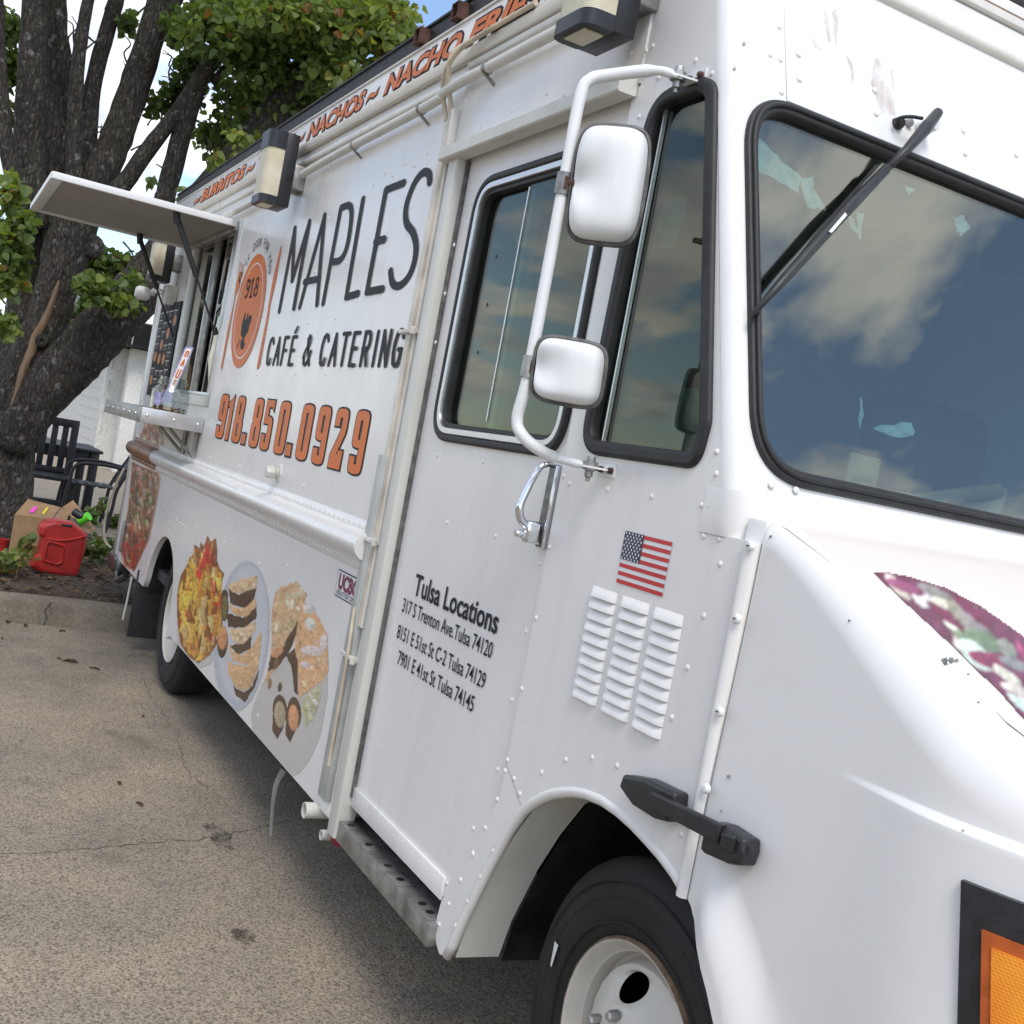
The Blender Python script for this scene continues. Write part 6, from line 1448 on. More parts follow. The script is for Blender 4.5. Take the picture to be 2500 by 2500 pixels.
limb('limb', [(210, 470), (285, 465), (365, 360), (428, 280), (490, 190), (545, 90), (600, -10), (650, -90)], [40, 41, 36, 33, 35, 28, 24, 19], [0, .1, .2, .25, .3, .3, .4, .5], 12)
limb('limb', [(385, 640), (400, 500), (435, 362), (466, 254), (498, 180), (560, 100), (640, 30), (700, -30)], [46, 46, 44, 43, 36, 28, 22, 16], [.3, .2, .2, .25, .3, .4, .4, .4], 12)
limb('limb', [(200, 500), (245, 420), (285, 335), (327, 217), (362, 109), (391, 0), (410, -90)], [76, 73, 68, 64, 59, 52, 44], [-.1, -.1, -.1, -.1, 0, 0, 0], 14)
limb('limb', [(360, 130), (400, 60), (440, -10)], [32, 27, 20], [0, .1, .2], 10)
limb('limb', [(196, 480), (212, 362), (226, 217), (260, 80), (286, -10), (300, -90)], [41, 40, 36, 33, 32, 27], [-.2, -.2, -.25, -.25, -.2, -.2], 12)
limb('limb', [(178, 470), (182, 326), (188, 181), (205, 54), (222, -30)], [38, 33, 30, 25, 22], [.1, .1, .15, .2, .2], 12)
limb('limb', [(135, 520), (134, 362), (138, 181), (136, 0), (134, -90)], [64, 56, 49, 44, 40], [-.25, -.25, -.3, -.3, -.3], 14)
limb('limb', [(185, 250), (160, 130), (140, 20)], [27, 24, 20], [.0, 0, .1], 10)
limb('limb', [(90, 560), (72, 362), (78, 181), (88, 0), (92, -90)], [68, 62, 59, 52, 48], [0, 0, .1, .1, .1], 14)
limb('limb', [(60, 520), (20, 380), (2, 200), (-6, 0)], [40, 33, 28, 24], [.2, .2, .2, .2], 12)
limb('limb', [(470, 130), (476, 60), (470, -20)], [19, 17, 16], [.4, .5, .6], 8)
limb('limb', [(640, 300), (700, 330), (760, 300), (820, 250)], [32, 24, 17, 11], [.4, .3, .2, .1], 8)
limb('limb', [(520, 200), (600, 120), (690, 100), (780, 120)], [20, 16, 12, 8], [.3, .2, .1, 0], 8)
# strip of bare wood where the bark has gone, and the knot beside it
sc_ = ((144, 684, 4), (137, 708, 11), (128, 735, 16), (118, 760, 17), (108, 786, 19), (96, 805, 20), (85, 823, 21), (77, 858, 21), (66, 880, 19), (58, 900, 19), (50, 925, 18), (42, 952, 16), (32, 980, 11), (24, 1000, 3))
wy = [(1090, 146), (1000, 132), (900, 104), (800, 94), (710, 98), (620, 112)]
def rad_at(py):
    for (y1_, w1_), (y2_, w2_) in zip(wy, wy[1:]):
        if y2_ <= py <= y1_: return (w1_ + (w2_ - w1_) * (y1_ - py) / (y1_ - y2_)) * .5 * 10.8 / FPX
    return .2
vs = []
for px, py, hw in sc_:
    for u in (-1, -.6, 0, .6, 1): vs.append(PXp(px + u * hw * .5 * random.uniform(.75, 1.2), py + u * hw * .25 + random.uniform(-3, 3), TX + rad_at(py) * (1.09 - .16 * u * u)))
mk('bare_wood_scar', vs, [(i * 5 + k, i * 5 + k + 1, i * 5 + 6 + k, i * 5 + 5 + k) for i in range(len(sc_) - 1) for k in range(4)], 'bare_wood', tree, True)
p = PXp(101, 832, TX + .20); lathe('knot_rim', [(.020, .008), (.032, .010), (.05, .0), (.06, -.03)], tuple(p), 'bark', tree, 16, 'x'); lathe('knot_hole', [(0, -.012), (.014, -.006), (.022, .008)], tuple(p), 'rubber', tree, 14, 'x')
p = PXp(165, 843, TX + .32); lathe('knot_rim', [(.0, .0), (.03, .004), (.05, .016), (.075, .0), (.085, -.03)], tuple(p), 'bark', tree, 16, 'x')
p = PXp(226, 600, TX + .13); lathe('knot_rim', [(.0, .01), (.06, .02), (.09, .0), (.1, -.05)], tuple(p), 'bark', tree, 16, 'x')
# twigs
r7 = random.Random(3)
for px, py, ex, ey, d_ in ((505, 440, 515, 375, .7), (370, 525, 380, 470, .6), (180, 90, 215, 30, -.3), (200, 130, 240, 95, -.3), (740, 370, 790, 355, .6), (395, 420, 380, 400, .5), (300, 590, 330, 640, .5), (255, 20, 300, 55, 0), (215, 90, 250, 110, -.2)):
    limb('twig', [(px, py), ((px + ex) / 2 + r7.uniform(-8, 8), (py + ey) / 2 + r7.uniform(-8, 8)), (ex, ey)], [5, 4, 2.5], [d_, d_, d_], 5, 3, 0)
for k in range(46):
    px, py = r7.uniform(140, 560), r7.uniform(-20, 420); a = r7.uniform(-2.6, -.4); l_ = r7.uniform(30, 95); d_ = r7.uniform(-.4, .5)
    limb('twig', [(px, py), (px + l_ * .4 * math.cos(a) + r7.uniform(-8, 8), py + l_ * .4 * math.sin(a)), (px + l_ * .7 * math.cos(a + .2), py + l_ * .7 * math.sin(a + .2) + r7.uniform(-6, 6)), (px + l_ * math.cos(a - .1), py + l_ * math.sin(a - .1))], [4.5, 3.6, 2.8, 1.8], [d_] * 4, 5, 3, 0)
# crown: clumps of leaves given by direction and depth; tone per clump painted for lit and shaded foliage
clumps = []
def cl(px, py, rx, ry, dX, n, tone, rd=None): clumps.append((px, py, rx, ry, dX, n, tone, rd))
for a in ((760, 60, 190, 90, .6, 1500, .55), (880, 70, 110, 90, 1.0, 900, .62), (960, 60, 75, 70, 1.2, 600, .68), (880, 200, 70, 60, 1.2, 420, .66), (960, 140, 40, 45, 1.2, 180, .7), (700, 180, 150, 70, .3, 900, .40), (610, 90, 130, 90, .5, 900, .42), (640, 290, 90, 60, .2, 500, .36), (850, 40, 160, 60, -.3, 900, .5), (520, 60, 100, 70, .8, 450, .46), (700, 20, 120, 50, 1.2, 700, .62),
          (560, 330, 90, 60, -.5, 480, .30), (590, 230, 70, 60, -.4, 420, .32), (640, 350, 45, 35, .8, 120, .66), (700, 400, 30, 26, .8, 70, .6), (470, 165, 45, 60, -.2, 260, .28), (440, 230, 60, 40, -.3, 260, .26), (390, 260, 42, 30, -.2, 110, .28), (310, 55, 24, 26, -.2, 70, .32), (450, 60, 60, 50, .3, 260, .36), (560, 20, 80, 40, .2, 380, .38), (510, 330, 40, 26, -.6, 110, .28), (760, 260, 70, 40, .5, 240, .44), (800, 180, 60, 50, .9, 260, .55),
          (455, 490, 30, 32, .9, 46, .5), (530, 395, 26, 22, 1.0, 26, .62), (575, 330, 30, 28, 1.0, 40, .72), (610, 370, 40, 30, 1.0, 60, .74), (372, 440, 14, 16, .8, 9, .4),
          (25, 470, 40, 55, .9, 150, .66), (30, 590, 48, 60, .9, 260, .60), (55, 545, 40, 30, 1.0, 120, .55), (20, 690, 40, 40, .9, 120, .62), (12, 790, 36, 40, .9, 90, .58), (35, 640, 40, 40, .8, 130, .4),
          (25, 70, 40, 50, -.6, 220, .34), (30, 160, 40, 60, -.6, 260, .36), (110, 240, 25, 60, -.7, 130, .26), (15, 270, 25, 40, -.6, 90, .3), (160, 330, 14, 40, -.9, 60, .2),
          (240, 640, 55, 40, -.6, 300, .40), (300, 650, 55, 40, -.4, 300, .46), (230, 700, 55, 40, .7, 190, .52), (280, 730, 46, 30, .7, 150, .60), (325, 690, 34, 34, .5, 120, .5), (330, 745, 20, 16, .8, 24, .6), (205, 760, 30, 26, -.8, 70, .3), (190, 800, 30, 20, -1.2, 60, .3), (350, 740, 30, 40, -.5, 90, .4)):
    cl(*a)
r8 = random.Random(17); pts = []
for px, py, rx, ry, dX, n, tn, rd in clumps:
    for k in range(int(n * 1.08)):
        u, v, q = r8.gauss(0, .48), r8.gauss(0, .48), r8.gauss(0, .5)
        if u * u + v * v > 1.15: continue
        p = PXp(px + u * rx, py + v * ry, TX + dX); s_ = (p - CAM).length / FPX * (rx + ry) / 2; p = p + (p - CAM).normalized() * q * s_
        pts.append((p.x, p.y, p.z, tn - .12 * v * 0 + .10 * (-v)))  # leaf colour lightened towards each clump's top, as if lit from above
# crown above and beyond the frame
for k in range(12000):
    a, b2, c = r8.gauss(0, 1), r8.gauss(0, 1), r8.gauss(0, 1); l_ = math.sqrt(a * a + b2 * b2 + c * c); q = r8.uniform(.45, 1) / l_
    x, y, z = -10.2 + a * q * 3.0, -.3 + b2 * q * 3.2, 7.0 + c * q * 2.1
    if z < 5.0 + 0.25 * abs(math.sin(x * 3 + y * 2)) + .12 * (y + .5): continue
    pts.append((x, y, z, .5 + .2 * c * q))  # top light put into the leaf tone, paler with height
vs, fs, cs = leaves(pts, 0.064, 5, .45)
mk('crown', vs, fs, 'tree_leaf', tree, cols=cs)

# ================================================================== THINGS ON THE BED AND PATIO
def plant(name, label, px, py, h_, n, spread, sz, tone, seed, z0=0.13):
    r = random.Random(seed); p = G(px, py, z0); o = empty(name, (p.x, p.y, z0), label, 'plant', 'self-sown plants on the bed'); st = []; lp = []
    for k in range(n):
        a = r.uniform(0, 6.28); q = spread * r.uniform(.3, 1); hh = h_ * r.uniform(.5, 1); e = (p.x + q * math.cos(a), p.y + q * math.sin(a), z0 + hh); md = (p.x + q * .35 * math.cos(a), p.y + q * .35 * math.sin(a), z0 + hh * .6)
        c = catmull([(p.x, p.y, z0 - .02), md, e], 4); st.append(tube_data(c, .003, 5))
        for w_ in c[3:]:
            for j in range(2): lp.append((w_.x + r.gauss(0, .02), w_.y + r.gauss(0, .02), w_.z + r.gauss(0, .015), tone))
    v, f = merge(st); mk('stem', v, f, 'litter', o, True); v, f, c = leaves(lp, sz, seed, .2); mk('foliage', v, f, 'shrub_leaf', o, cols=c)
plant('leafy_sprout', 'tall leafy sprout between the cardboard box and the patio table', 205, 1330, .42, 2, .10, .07, .45, 1)
plant('leafy_sprout', 'broad-leaved sprout in front of the cardboard box by the trunk', 60, 1385, .40, 1, .06, .075, .35, 2)
plant('leafy_sprout', 'yellowing thin sprout left of the red can', 35, 1420, .42, 2, .08, .045, .80, 3)
plant('ground_weed', 'low weeds between the red can and the truck bumper', 230, 1375, .20, 9, .20, .055, .40, 4)
plant('ground_weed', 'second clump of low weeds nearest the truck bumper', 255, 1350, .16, 8, .18, .05, .42, 5)
plant('ground_weed', 'yellow-green weeds at the foot of the trunk', 12, 1405, .16, 8, .16, .05, .78, 6)
plant('ground_weed', 'green weeds at the edge of the patio by the slatted chair', 290, 1290, .16, 8, .22, .06, .42, 7, .10)
plant('ground_weed', 'dry weeds beside the bark of the trunk', 75, 1365, .20, 6, .10, .05, .70, 8)
# red fuel can
c0 = G(138, 1398, 0.135)
def fuel_can():
    o = empty('fuel_can', (c0.x, c0.y, 0.135), 'red plastic fuel can leaning on the planting bed', 'fuel can'); X0 = c0.x; u = zm(0, 1200, 500)
    f = lambda x, y: (lambda p: (p.y, p.z))(PXp(*u(x, y), X0))
    outl = [(275, 690, .02), (300, 600, .02), (350, 570, .015), (385, 420, .015), (355, 390, .01), (370, 310, .02), (410, 280, .02), (510, 258, .02), (590, 272, .015), (680, 285, .02), (810, 390, .03), (785, 570, .02), (760, 640, .02), (710, 785, .04), (640, 795, .02), (520, 775, .02), (360, 745, .03)]
    lp = fillet([(*f(a, b2), r) for a, b2, r in outl], .02, 4); rec = fillet([(*f(a, b2), .012) for a, b2 in [(432, 430), (605, 480), (575, 655), (520, 672), (385, 635)]], .012, 4)
    mp = lambda a, b2, d: Vector((X0 - d, a, b2))
    panel('can_body', [lp, rec[::-1] if False else rec], -0.10, 0.20, 'red_plastic', o, 0.03, mapf=mp) if False else None
    me = flat_mesh([lp], 0.22, 0.032, 4)
    for v in me.vertices: v.co = (X0 + v.co.z, v.co.x, v.co.y)
    me.materials.clear(); me.materials.append(MATS['red_plastic']); me.polygons.foreach_set('use_smooth', [True] * len(me.polygons)); me.set_sharp_from_angle(angle=rad(60)); ob = reg(bpy.data.objects.new('can_body', me), o, (0, 0, 0))
    me = flat_mesh([rec, [tuple(Vector(p).lerp(Vector((sum(q[0] for q in rec) / len(rec), sum(q[1] for q in rec) / len(rec))), .22)) for p in rec]], 0.03, 0.008, 2)
    for v in me.vertices: v.co = (X0 + 0.11 + v.co.z, v.co.x, v.co.y)
    me.materials.clear(); me.materials.append(MATS['red_plastic']); me.polygons.foreach_set('use_smooth', [True] * len(me.polygons)); reg(bpy.data.objects.new('can_label_frame', me), ob, (0, 0, 0))
    p = f(615, 300); box('can_handle_recess', X0 - .03, X0 + .1125, p[0] - .035, p[0] + .04, p[1] - .012, p[1] + .006, 'rubber', ob, .004)
    v1 = f(415, 470); tube('can_rib', [(X0 + .112, *f(425, 425)), (X0 + .116, *f(600, 440)), (X0 + .112, *f(800, 400))], .008, 'red_plastic', ob, 8, 4)
fuel_can()
# cardboard box, flaps open
def carton_box():
    u = zm(0, 1200, 500); X0 = -9.0; f = lambda x, y, X: tuple(PXp(*u(x, y), X))
    b_ = f(360, 420, X0); o = empty('cardboard_box', (X0, b_[1], 0.13), 'open brown cardboard box with bright tape labels behind the red can', 'box')
    A, B, C_, D_ = Vector(f(140, 215, X0 + .05)), Vector(f(500, 260, X0 + .25)), Vector(f(580, 150, X0 - .05)), Vector(f(265, 70, X0 - .25))
    def slab(name, q, th, mat, par):
        n = (q[1] - q[0]).cross(q[2] - q[0]).normalized(); v = [p for p in q] + [p - n * th for p in q]; return mk(name, v, [(0, 1, 2, 3), (7, 6, 5, 4)] + [(i, (i + 1) % 4, 4 + (i + 1) % 4, 4 + i) for i in range(4)], mat, par)
    top = slab('box_side', [A, B, C_, D_], .008, 'cardboard', o)
    dn = lambda p, k=.0: Vector((p.x, p.y, .12))
    slab('box_side', [dn(A), dn(B), B, A], .008, 'cardboard', o); slab('box_side', [dn(B), dn(C_), C_, B], .008, 'dark_inside', o); slab('box_side', [dn(D_), dn(A), A, D_], .008, 'cardboard', o); slab('box_side', [dn(C_), dn(D_), D_, C_], .008, 'cardboard', o)
    slab('box_flap', [B, Vector(f(630, 270, X0 + .2)), Vector(f(660, 190, X0)), C_], .006, 'cardboard', o)
    slab('box_flap', [Vector(f(585, 150, X0 - .02)), Vector(f(830, 395, X0 + .22)), Vector(f(905, 352, X0 + .1)), Vector(f(690, 80, X0 - .15))], .006, 'cardboard', o)
    def lab(q, mat): n = (B - A).cross(C_ - A).normalized(); n = n if n.z > 0 else -n; slab('tape_label', [Vector(p) + n * .004 for p in q], .001, mat, top)
    g = lambda s_, t_: A.lerp(B, s_).lerp(D_.lerp(C_, s_), t_)
    lab([g(.30, .22), g(.42, .22), g(.42, .62), g(.30, .62)], 'tape_pink'); lab([g(.64, .25), g(.70, .25), g(.70, .72), g(.64, .72)], 'tape_yellow')
    p = Vector(f(790, 262, X0 + .16)); tube('tape_roll', [p + Vector((-.02, -.02, -.02)), p + Vector((.02, .03, .03))], .034, 'tape_green', o, 14); tube('black_tool', [f(700, 190, X0 + .12), f(780, 240, X0 + .16), f(840, 230, X0 + .12)], .03, 'black_plastic', o, 10, 3)
carton_box()
# red and white cup at the frame edge
p = G(2, 1355, .14); lathe('paper_cup', [(0, 0), (.03, 0), (.042, .12), (.044, .125), (.040, .125), (.03, .02)], (p.x, p.y, .135), 'red_plastic', None, 18, 'z'); cup = bpy.data.objects['paper_cup']; tag(cup, 'small red cup among the weeds at the foot of the trunk', 'cup')
# patio table
def quadbox(name, x0, x1, y0, y1, z0, z1, par, mat='patio_black'): return box(name, x0, x1, y0, y1, z0, z1, mat, par, .006)
PZ = 0.10
tb = empty('patio_table', (-13.4, .15, PZ), 'black wooden patio table behind the tree trunk', 'table')
for k in range(6): quadbox('table_slat', -14.0 + k * .2, -13.81 + k * .2, -.45, .50, .80, .83, tb)
quadbox('table_rail', -13.98, -12.84, .40, .44, .70, .80, tb); quadbox('table_rail', -13.98, -12.84, -.40, -.36, .70, .80, tb); quadbox('table_rail', -12.90, -12.86, -.40, .44, .70, .80, tb)
for x in (-13.95, -12.92):
    for y in (-.42, .38): quadbox('table_leg', x, x + .09, y, y + .09, PZ, .80, tb)
ch = empty('patio_chair', (-12.2, -.15, PZ), 'black wooden chair with upright back slats in front of the patio table', 'chair')
for y in (-.38, .10): quadbox('chair_leg', -12.45, -12.38, y, y + .07, PZ, 1.10, ch); quadbox('chair_leg', -11.95, -11.88, y, y + .07, PZ, .55, ch)
for k in range(4): quadbox('back_slat', -12.44, -12.41, -.28 + k * .10, -.22 + k * .10, .60, 1.04, ch)
quadbox('back_rail', -12.455, -12.39, -.38, .17, 1.04, 1.12, ch); quadbox('back_rail', -12.45, -12.40, -.30, .10, .56, .62, ch); quadbox('chair_seat', -12.45, -11.88, -.36, .15, .52, .56, ch); quadbox('chair_stretcher', -11.94, -11.90, -.33, .12, .28, .33, ch)
def slat_chair():
    X0, Y0 = -11.9, .58; o = empty('patio_chair', (X0, Y0, PZ), 'black metal chair with a curved slatted back beside the truck', 'chair')
    for sx in (-.24, .24):
        tube('chair_leg', [(X0 + sx, Y0 - .10, PZ), (X0 + sx, Y0 - .07, .35), (X0 + sx, Y0 - .05, .55), (X0 + sx, Y0 + .06, .80), (X0 + sx, Y0 + .20, 1.05)], .017, 'patio_black', o, 8, 4); tube('chair_leg', [(X0 + sx, Y0 - .50, .54), (X0 + sx, Y0 - .52, .40), (X0 + sx, Y0 - .54, PZ)], .017, 'patio_black', o, 8, 3)
        tube('arm_rest', [(X0 + sx, Y0 + .02, .74), (X0 + sx, Y0 - .2, .76), (X0 + sx, Y0 - .46, .72), (X0 + sx, Y0 - .50, .54)], .017, 'patio_black', o, 8, 4)
    for k in range(5):
        x = X0 - .18 + .09 * k; v = []
        for t_ in range(6): u = t_ / 5; yy = Y0 - .04 + .24 * u ** 1.2; zz = .58 + .46 * u; v += [(x - .03, yy, zz), (x + .03, yy, zz), (x + .03, yy + .012, zz), (x - .03, yy + .012, zz)]
        mk('back_slat', v, [(4 * i + a, 4 * i + (a + 1) % 4, 4 * i + 4 + (a + 1) % 4, 4 * i + 4 + a) for i in range(5) for a in range(4)], 'patio_black', o)
    tube('back_rail', [(X0 - .25, Y0 + .20, 1.05), (X0 + .25, Y0 + .20, 1.05)], .02, 'patio_black', o, 8)
    for k in range(5): quadbox('seat_slat', X0 - .24, X0 + .24, Y0 - .50 + .09 * k, Y0 - .43 + .09 * k, .53, .55, o)
slat_chair()
tag(tube('leaning_pole', [(-12.6, -.42, PZ), (-12.9, -.40, 1.25)], .022, 'patio_black', None, 8), 'thin black pole leaning against the patio table', 'pole')
# power lead hanging from the rear of the truck
tube('power_lead', [(-7.9, -.03, .98), (-7.95, -.07, .8), (-7.98, -.08, .6), (-7.97, -.06, .48), (-7.93, -.02, .44)], .008, 'wire_tan', T, 8, 5)

# tip jar on the shelf
jx, jy, jz = -6.03, -.155, 1.4065
jar = empty('tip_jar', (jx, jy, jz), 'clear glass tip jar with coins on the steel counter shelf', 'jar')
lathe('jar_body', [(0, 0), (.085, 0), (.095, .01), (.096, .10), (.088, .125), (.066, .142), (.066, .155), (.072, .158), (.072, .164), (.066, .167), (.066, .185), (.062, .185), (.062, .145), (.083, .12), (.092, .10), (.091, .012), (0, .006)], (jx, jy, jz), 'jar_glass', jar, 32, 'z')
r9 = random.Random(2); v_, f_ = [], []
for k in range(60):
    a, q = r9.uniform(0, 6.28), .078 * math.sqrt(r9.random()); x, y, z = jx + q * math.cos(a), jy + q * math.sin(a), jz + .010 + r9.uniform(0, .022); cv_, cf_ = lathe_data([(0, .0016), (.0105, .0016), (.0105, 0), (0, 0)], 8, (0, 0, 0), 'z')
    m3 = Matrix.Rotation(r9.uniform(-.7, .7), 3, 'X') @ Matrix.Rotation(r9.uniform(-.7, .7), 3, 'Y'); b_ = len(v_); v_ += [m3 @ Vector(q_) + Vector((x, y, z)) for q_ in cv_]; f_ += [tuple(i + b_ for i in q_) for q_ in cf_]
simple('coin', (.32, .17, .09), .35, .9, .5, 60); mk('coins', v_, f_, 'coin', jar)
simple('label_blue', (.30, .28, .48), .5, 0, .5, 60)
pa, pb = Vector((jx - .02, jy - .02, jz + .05)), Vector((jx - .05, jy + .06, jz + .36)); sdv = Vector((.3, .9, 0)).normalized() * .021
sg = empty('paper_sign', (jx - .02, jy - .02, jz + .05), 'slim blue and orange paper sign standing in the tip jar', 'sign')
mk('sign_card', [pa - sdv, pa + sdv, pb + sdv, pb - sdv, pa - sdv + Vector((-.002, 0, 0)), pa + sdv + Vector((-.002, 0, 0)), pb + sdv + Vector((-.002, 0, 0)), pb - sdv + Vector((-.002, 0, 0))], [(0, 1, 2, 3), (7, 6, 5, 4), (0, 4, 5, 1), (1, 5, 6, 2), (2, 6, 7, 3), (3, 7, 4, 0)], 'label_blue', sg)
i_ = lambda a, b2: pa.lerp(pb, a) + sdv * b2 + Vector((.0018, 0, 0))
mk('sign_panel', [i_(.22, -.7), i_(.22, .7), i_(.97, .7), i_(.97, -.7)], [(0, 1, 2, 3)], 'print_white', sg)
# the lettering is not legible: four orange shapes down the card
for q in ([(.28, 0), (.40, 0)], [(.40, -.35), (.40, .35)], [(.60, -.3), (.46, -.3), (.46, .3), (.60, .3)], [(.66, -.3), (.78, 0), (.66, .3)], [(.82, .3), (.92, .25), (.92, -.25), (.82, -.3)]):
    for a, b2 in zip(q, q[1:]): v, f = tube_data([i_(*a) + Vector((.002, 0, 0)), i_(*b2) + Vector((.002, 0, 0))], .0035, 6); mk('sign_mark', v, f, 'print_orange', sg)
mk('jar_label', [(jx + .0972 * math.cos(a), jy + .0972 * math.sin(a), jz + z) for a in [rad(-62 + 6 * k) for k in range(5)] for z in (.035, .10)], [(2 * k, 2 * k + 2, 2 * k + 3, 2 * k + 1) for k in range(4)], 'label_blue', jar, True)

# ================================================================== BUILDINGS
def blockwall(name, x0, x1, y0, y1, z0, z1, parent): return box(name, x0, x1, y0, y1, z0, z1, 'white_wall', parent, 0)
bl_ = empty('white_building', (-33, 9, .1), 'low white painted block building with black metal canopy behind the patio', 'building')
blockwall('wall', -46, -21.85, 1.62, 1.9, .1, 2.32, bl_); blockwall('wall', -21.85, -21.15, 1.88, 2.15, .1, 2.32, bl_); blockwall('wall', -46, -21.16, 2.16, 16, .1, 2.32, bl_)
me = bpy.data.meshes.new('block'); bmq = bmesh.new(); box_bm(bmq, 0, .39, -.012, 0, 0, .185); bmq.to_mesh(me); bmq.free(); me.materials.append(MATS['white_wall'])
for r_ in range(11):
    for c_ in range(9): share('block', me, bl_, (-25.6 + c_ * .40 + (.2 if r_ % 2 else 0), 1.62, .12 + r_ * .2))
box('pilaster', -22.15, -21.84, 1.56, 1.93, .1, 2.32, 'white_wall', bl_, .01); box('pilaster', -21.45, -21.13, 1.83, 2.2, .1, 2.32, 'white_wall', bl_, .01)
cn = box('canopy', -46, -20.7, 1.30, 16, 2.34, 3.6, 'black_metal', bl_, .01)
for k in range(30): box('canopy_seam', -20.705, -20.67, 1.4 + k * .32, 1.425 + k * .32, 2.36, 3.58, 'dull_aluminium', cn, 0); box('canopy_seam', -21.2 - k * .32, -21.175 - k * .32, 1.27, 1.302, 2.36, 3.58, 'dull_aluminium', cn, 0)
wd2 = box('window', -21.158, -21.13, 2.28, 3.6, .15, 2.18, 'dark_glass', bl_, 0); box('window_frame', -21.15, -21.10, 2.22, 2.30, .12, 2.26, 'brown_trim', wd2, .004); box('window_frame', -21.15, -21.10, 2.30, 3.7, 2.18, 2.26, 'brown_trim', wd2, .004); box('window_frame', -21.15, -21.11, 2.7, 2.74, .15, 2.18, 'black_metal', wd2, 0); box('room', -21.3, -21.17, 2.2, 3.7, .1, 2.3, 'dark_inside', wd2, 0)
lathe('barn_lamp', [(.03, .18), (.05, .14), (.16, .03), (.17, 0), (.15, 0), (.04, .12)], (-20.5, 2.0, 2.75), 'mirror_white', bl_, 20, 'z')
# tall white building far behind the truck
tw = empty('gabled_building', (-24, 9.5, ZG), 'tall white gabled building rising behind the truck roof', 'building')
gx, gy = -24.0, 7.0
v = [(gx, gy - 1.4, ZG), (gx, gy + 6, ZG), (gx, gy + 6, 8.2), (gx, gy + 2.0, 11.0), (gx, gy - 1.4, 8.6), (gx - 10, gy - 1.4, ZG), (gx - 10, gy + 6, ZG), (gx - 10, gy + 6, 8.2), (gx - 10, gy + 2.0, 11.0), (gx - 10, gy - 1.4, 8.6)]
mk('wall', v, [(0, 1, 2, 3, 4), (9, 8, 7, 6, 5), (0, 4, 9, 5), (1, 6, 7, 2), (4, 3, 8, 9), (3, 2, 7, 8)], 'white_wall', tw)
mk('roof', [(gx + .3, gy - 1.8, 8.4), (gx + .3, gy + 2, 11.15), (gx - 10.3, gy + 2, 11.15), (gx - 10.3, gy - 1.8, 8.4), (gx + .3, gy + 6.4, 8.0), (gx - 10.3, gy + 6.4, 8.0), (gx + .3, gy - 1.8, 8.55), (gx + .3, gy + 2, 11.3), (gx - 10.3, gy + 2, 11.3), (gx - 10.3, gy - 1.8, 8.55), (gx + .3, gy + 6.4, 8.15), (gx - 10.3, gy + 6.4, 8.15)], [(6, 7, 8, 9), (7, 10, 11, 8), (0, 3, 2, 1), (1, 2, 5, 4), (0, 1, 7, 6), (1, 4, 10, 7), (0, 6, 9, 3), (4, 5, 11, 10)], 'dull_aluminium', tw)
# across the lot, behind the camera: what the glass and paint reflect
for i, (x, y, h_, wd_, lab) in enumerate(((9, -26, 4.2, 16, 'long low beige shop building across the lot behind the viewer'), (-16, -30, 3.6, 18, 'low grey shed across the lot behind the viewer'))):
    o = empty('shop_building', (x, y, ZG), lab, 'building'); box('wall', x - wd_ / 2, x + wd_ / 2, y - 6, y, ZG, h_, 'kerb_concrete' if i else 'patio_concrete', o, 0); box('roof', x - wd_ / 2 - .3, x + wd_ / 2 + .3, y - 6.3, y + .3, h_ + .002, h_ + .25, 'dull_aluminium', o, 0)
    for k in range(4): box('window', x - wd_ / 2 + 1.5 + k * wd_ / 4.2, x - wd_ / 2 + 3.5 + k * wd_ / 4.2, y - .02, y + .03, 1.0, 2.4, 'dark_inside', o, 0)
for i, x in enumerate((-24, -2, 20)):
    o = empty('utility_pole', (x, -16, ZG), 'wooden utility pole with crossarm across the lot behind the viewer', 'utility pole', 'utility poles across the lot'); tube('pole', [(x, -16, ZG), (x, -16, 8.6)], [.16, .11], 'plank_grey', o, 10); box('crossarm', x - .06, x + .06, -17, -15, 7.9, 8.02, 'plank_grey', o, 0)
for y_, z_ in ((-16.9, 8.05), (-16.3, 8.05), (-15.2, 8.05), (-15.9, 6.6), (-15.95, 5.6)):
    pts_ = []
    for a, b2 in ((-24, -2), (-2, 20)):
        for k in range(12): u = k / 12; pts_.append((a + (b2 - a) * u, y_, z_ - .55 * 4 * u * (1 - u)))
    pts_.append((20, y_, z_)); tag(tube('power_line', pts_, .018, 'rubber', None, 5), 'black overhead power line strung between utility poles', 'power line', 'power lines across the lot')
# leafless and leafy trees across the lot
for i, (x, y, h_) in enumerate(((-9, -22, 6), (4, -20, 5.5), (17, -23, 7))):
    o = empty('far_tree', (x, y, ZG), 'small bare-branched tree across the lot behind the viewer', 'tree', 'trees across the lot'); r = random.Random(i); st = [tube_data(catmull([(x, y, ZG), (x + .1, y, h_ * .3), (x, y, h_ * .55)], 3), .14, 8)]
    for k in range(26):
        a, el = r.uniform(0, 6.28), r.uniform(.3, 1.2); l_ = h_ * r.uniform(.25, .5); z = h_ * r.uniform(.25, .55); e = (x + math.cos(a) * math.cos(el) * l_, y + math.sin(a) * math.cos(el) * l_, z + math.sin(el) * l_); st.append(tube_data(catmull([(x, y, z), ((x + e[0]) / 2 + r.gauss(0, .1), (y + e[1]) / 2, (z + e[2]) / 2 + .1), e], 3), [.05, .045, .04, .035, .03, .02, .01], 5))
    v, f = merge(st[:1]); mk('trunk', v, f, 'bark', o, True); v, f = merge(st[1:]); mk('crown', v, f, 'bark', o, True)

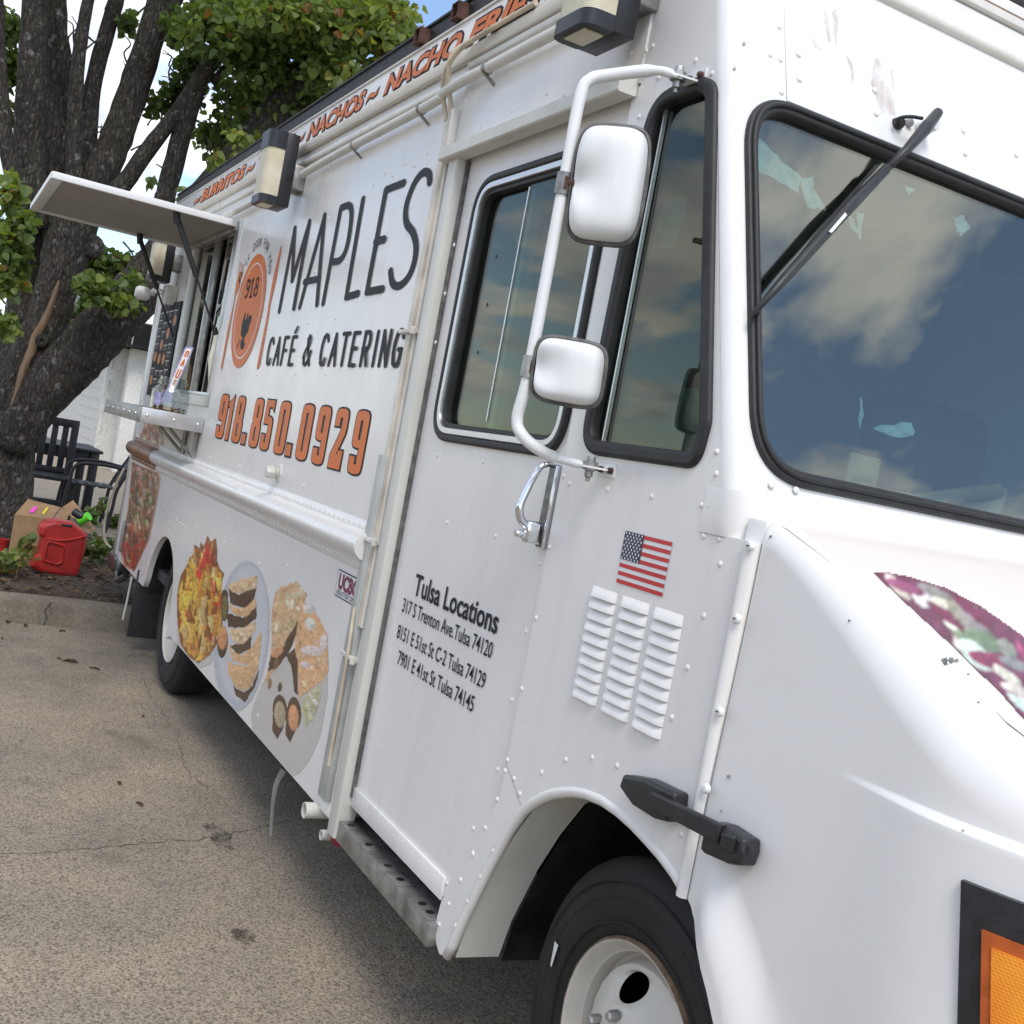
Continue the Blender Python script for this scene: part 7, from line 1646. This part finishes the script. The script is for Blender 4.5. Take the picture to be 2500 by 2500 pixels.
# brown hand smears on the head panel, soot over the arch
m, t, b = nodes('smear'); n_ = tex(t, 'ShaderNodeTexNoise', 22, 6, rough=.7, stretch=(1, 1, .35)); rr = ramp(t, n_.outputs['Fac'], [(0.40, (0, 0, 0)), (0.7, (0.45, 0.45, 0.45))])
b.inputs['Base Color'].default_value = (0.42, 0.25, 0.17, 1); b.inputs['Roughness'].default_value = 0.7; t.links.new(rr.outputs[0], b.inputs['Alpha'])
zf = zm(1950, 0, 2500)
for q in ([(190, 100), (225, 90), (250, 250), (270, 370), (240, 360)], [(275, 110), (330, 70), (325, 250), (310, 400), (285, 300)], [(100, 350), (135, 340), (190, 430), (190, 460), (125, 420)], [(380, 460), (440, 530), (465, 590), (420, 560)], [(430, 560), (470, 600), (460, 760), (445, 740)], [(650, 500), (800, 620), (820, 1000), (700, 980), (600, 700)]):
    v = [PW(*zf(*p_)) + Vector((1, 0, WK)).normalized() * .0035 for p_ in q]; mk('paint_smear', v, [tuple(range(len(v)))], 'smear', T)

# stone chips in the hood paint
hvs = [Vector(v.co) for v in hood.data.vertices][:len(hood.data.vertices) // 2]
def toward(px, py):
    d_ = ray(px, py).normalized(); return min(hvs, key=lambda q: ((q - CAM) - d_ * (q - CAM).dot(d_)).length)
r11 = random.Random(8)
for px, py, s_ in ((1880, 1308, .006), (1892, 1318, .004), (2077, 1512, .004), (2078, 1510, .003), (2295, 1602, .008), (2305, 1610, .012), (2318, 1616, .010), (2330, 1622, .008), (2312, 1604, .007), (2370, 1655, .003), (2380, 1705, .003), (1775, 1894, .006), (1765, 1978, .004), (2340, 2020, .003)):
    q = toward(px, py); c_ = q + (CAM - q).normalized() * .004; a1 = Vector((1, 0, .1)).normalized(); a2 = Vector((0, .25, 1)).normalized(); n = 9
    mk('paint_chip', [c_ + a1 * s_ * math.cos(6.28 * k / n) * r11.uniform(.3, 1) + a2 * s_ * .8 * math.sin(6.28 * k / n) * r11.uniform(.3, 1) for k in range(n)], [tuple(range(n))], 'plate_grey', hood)
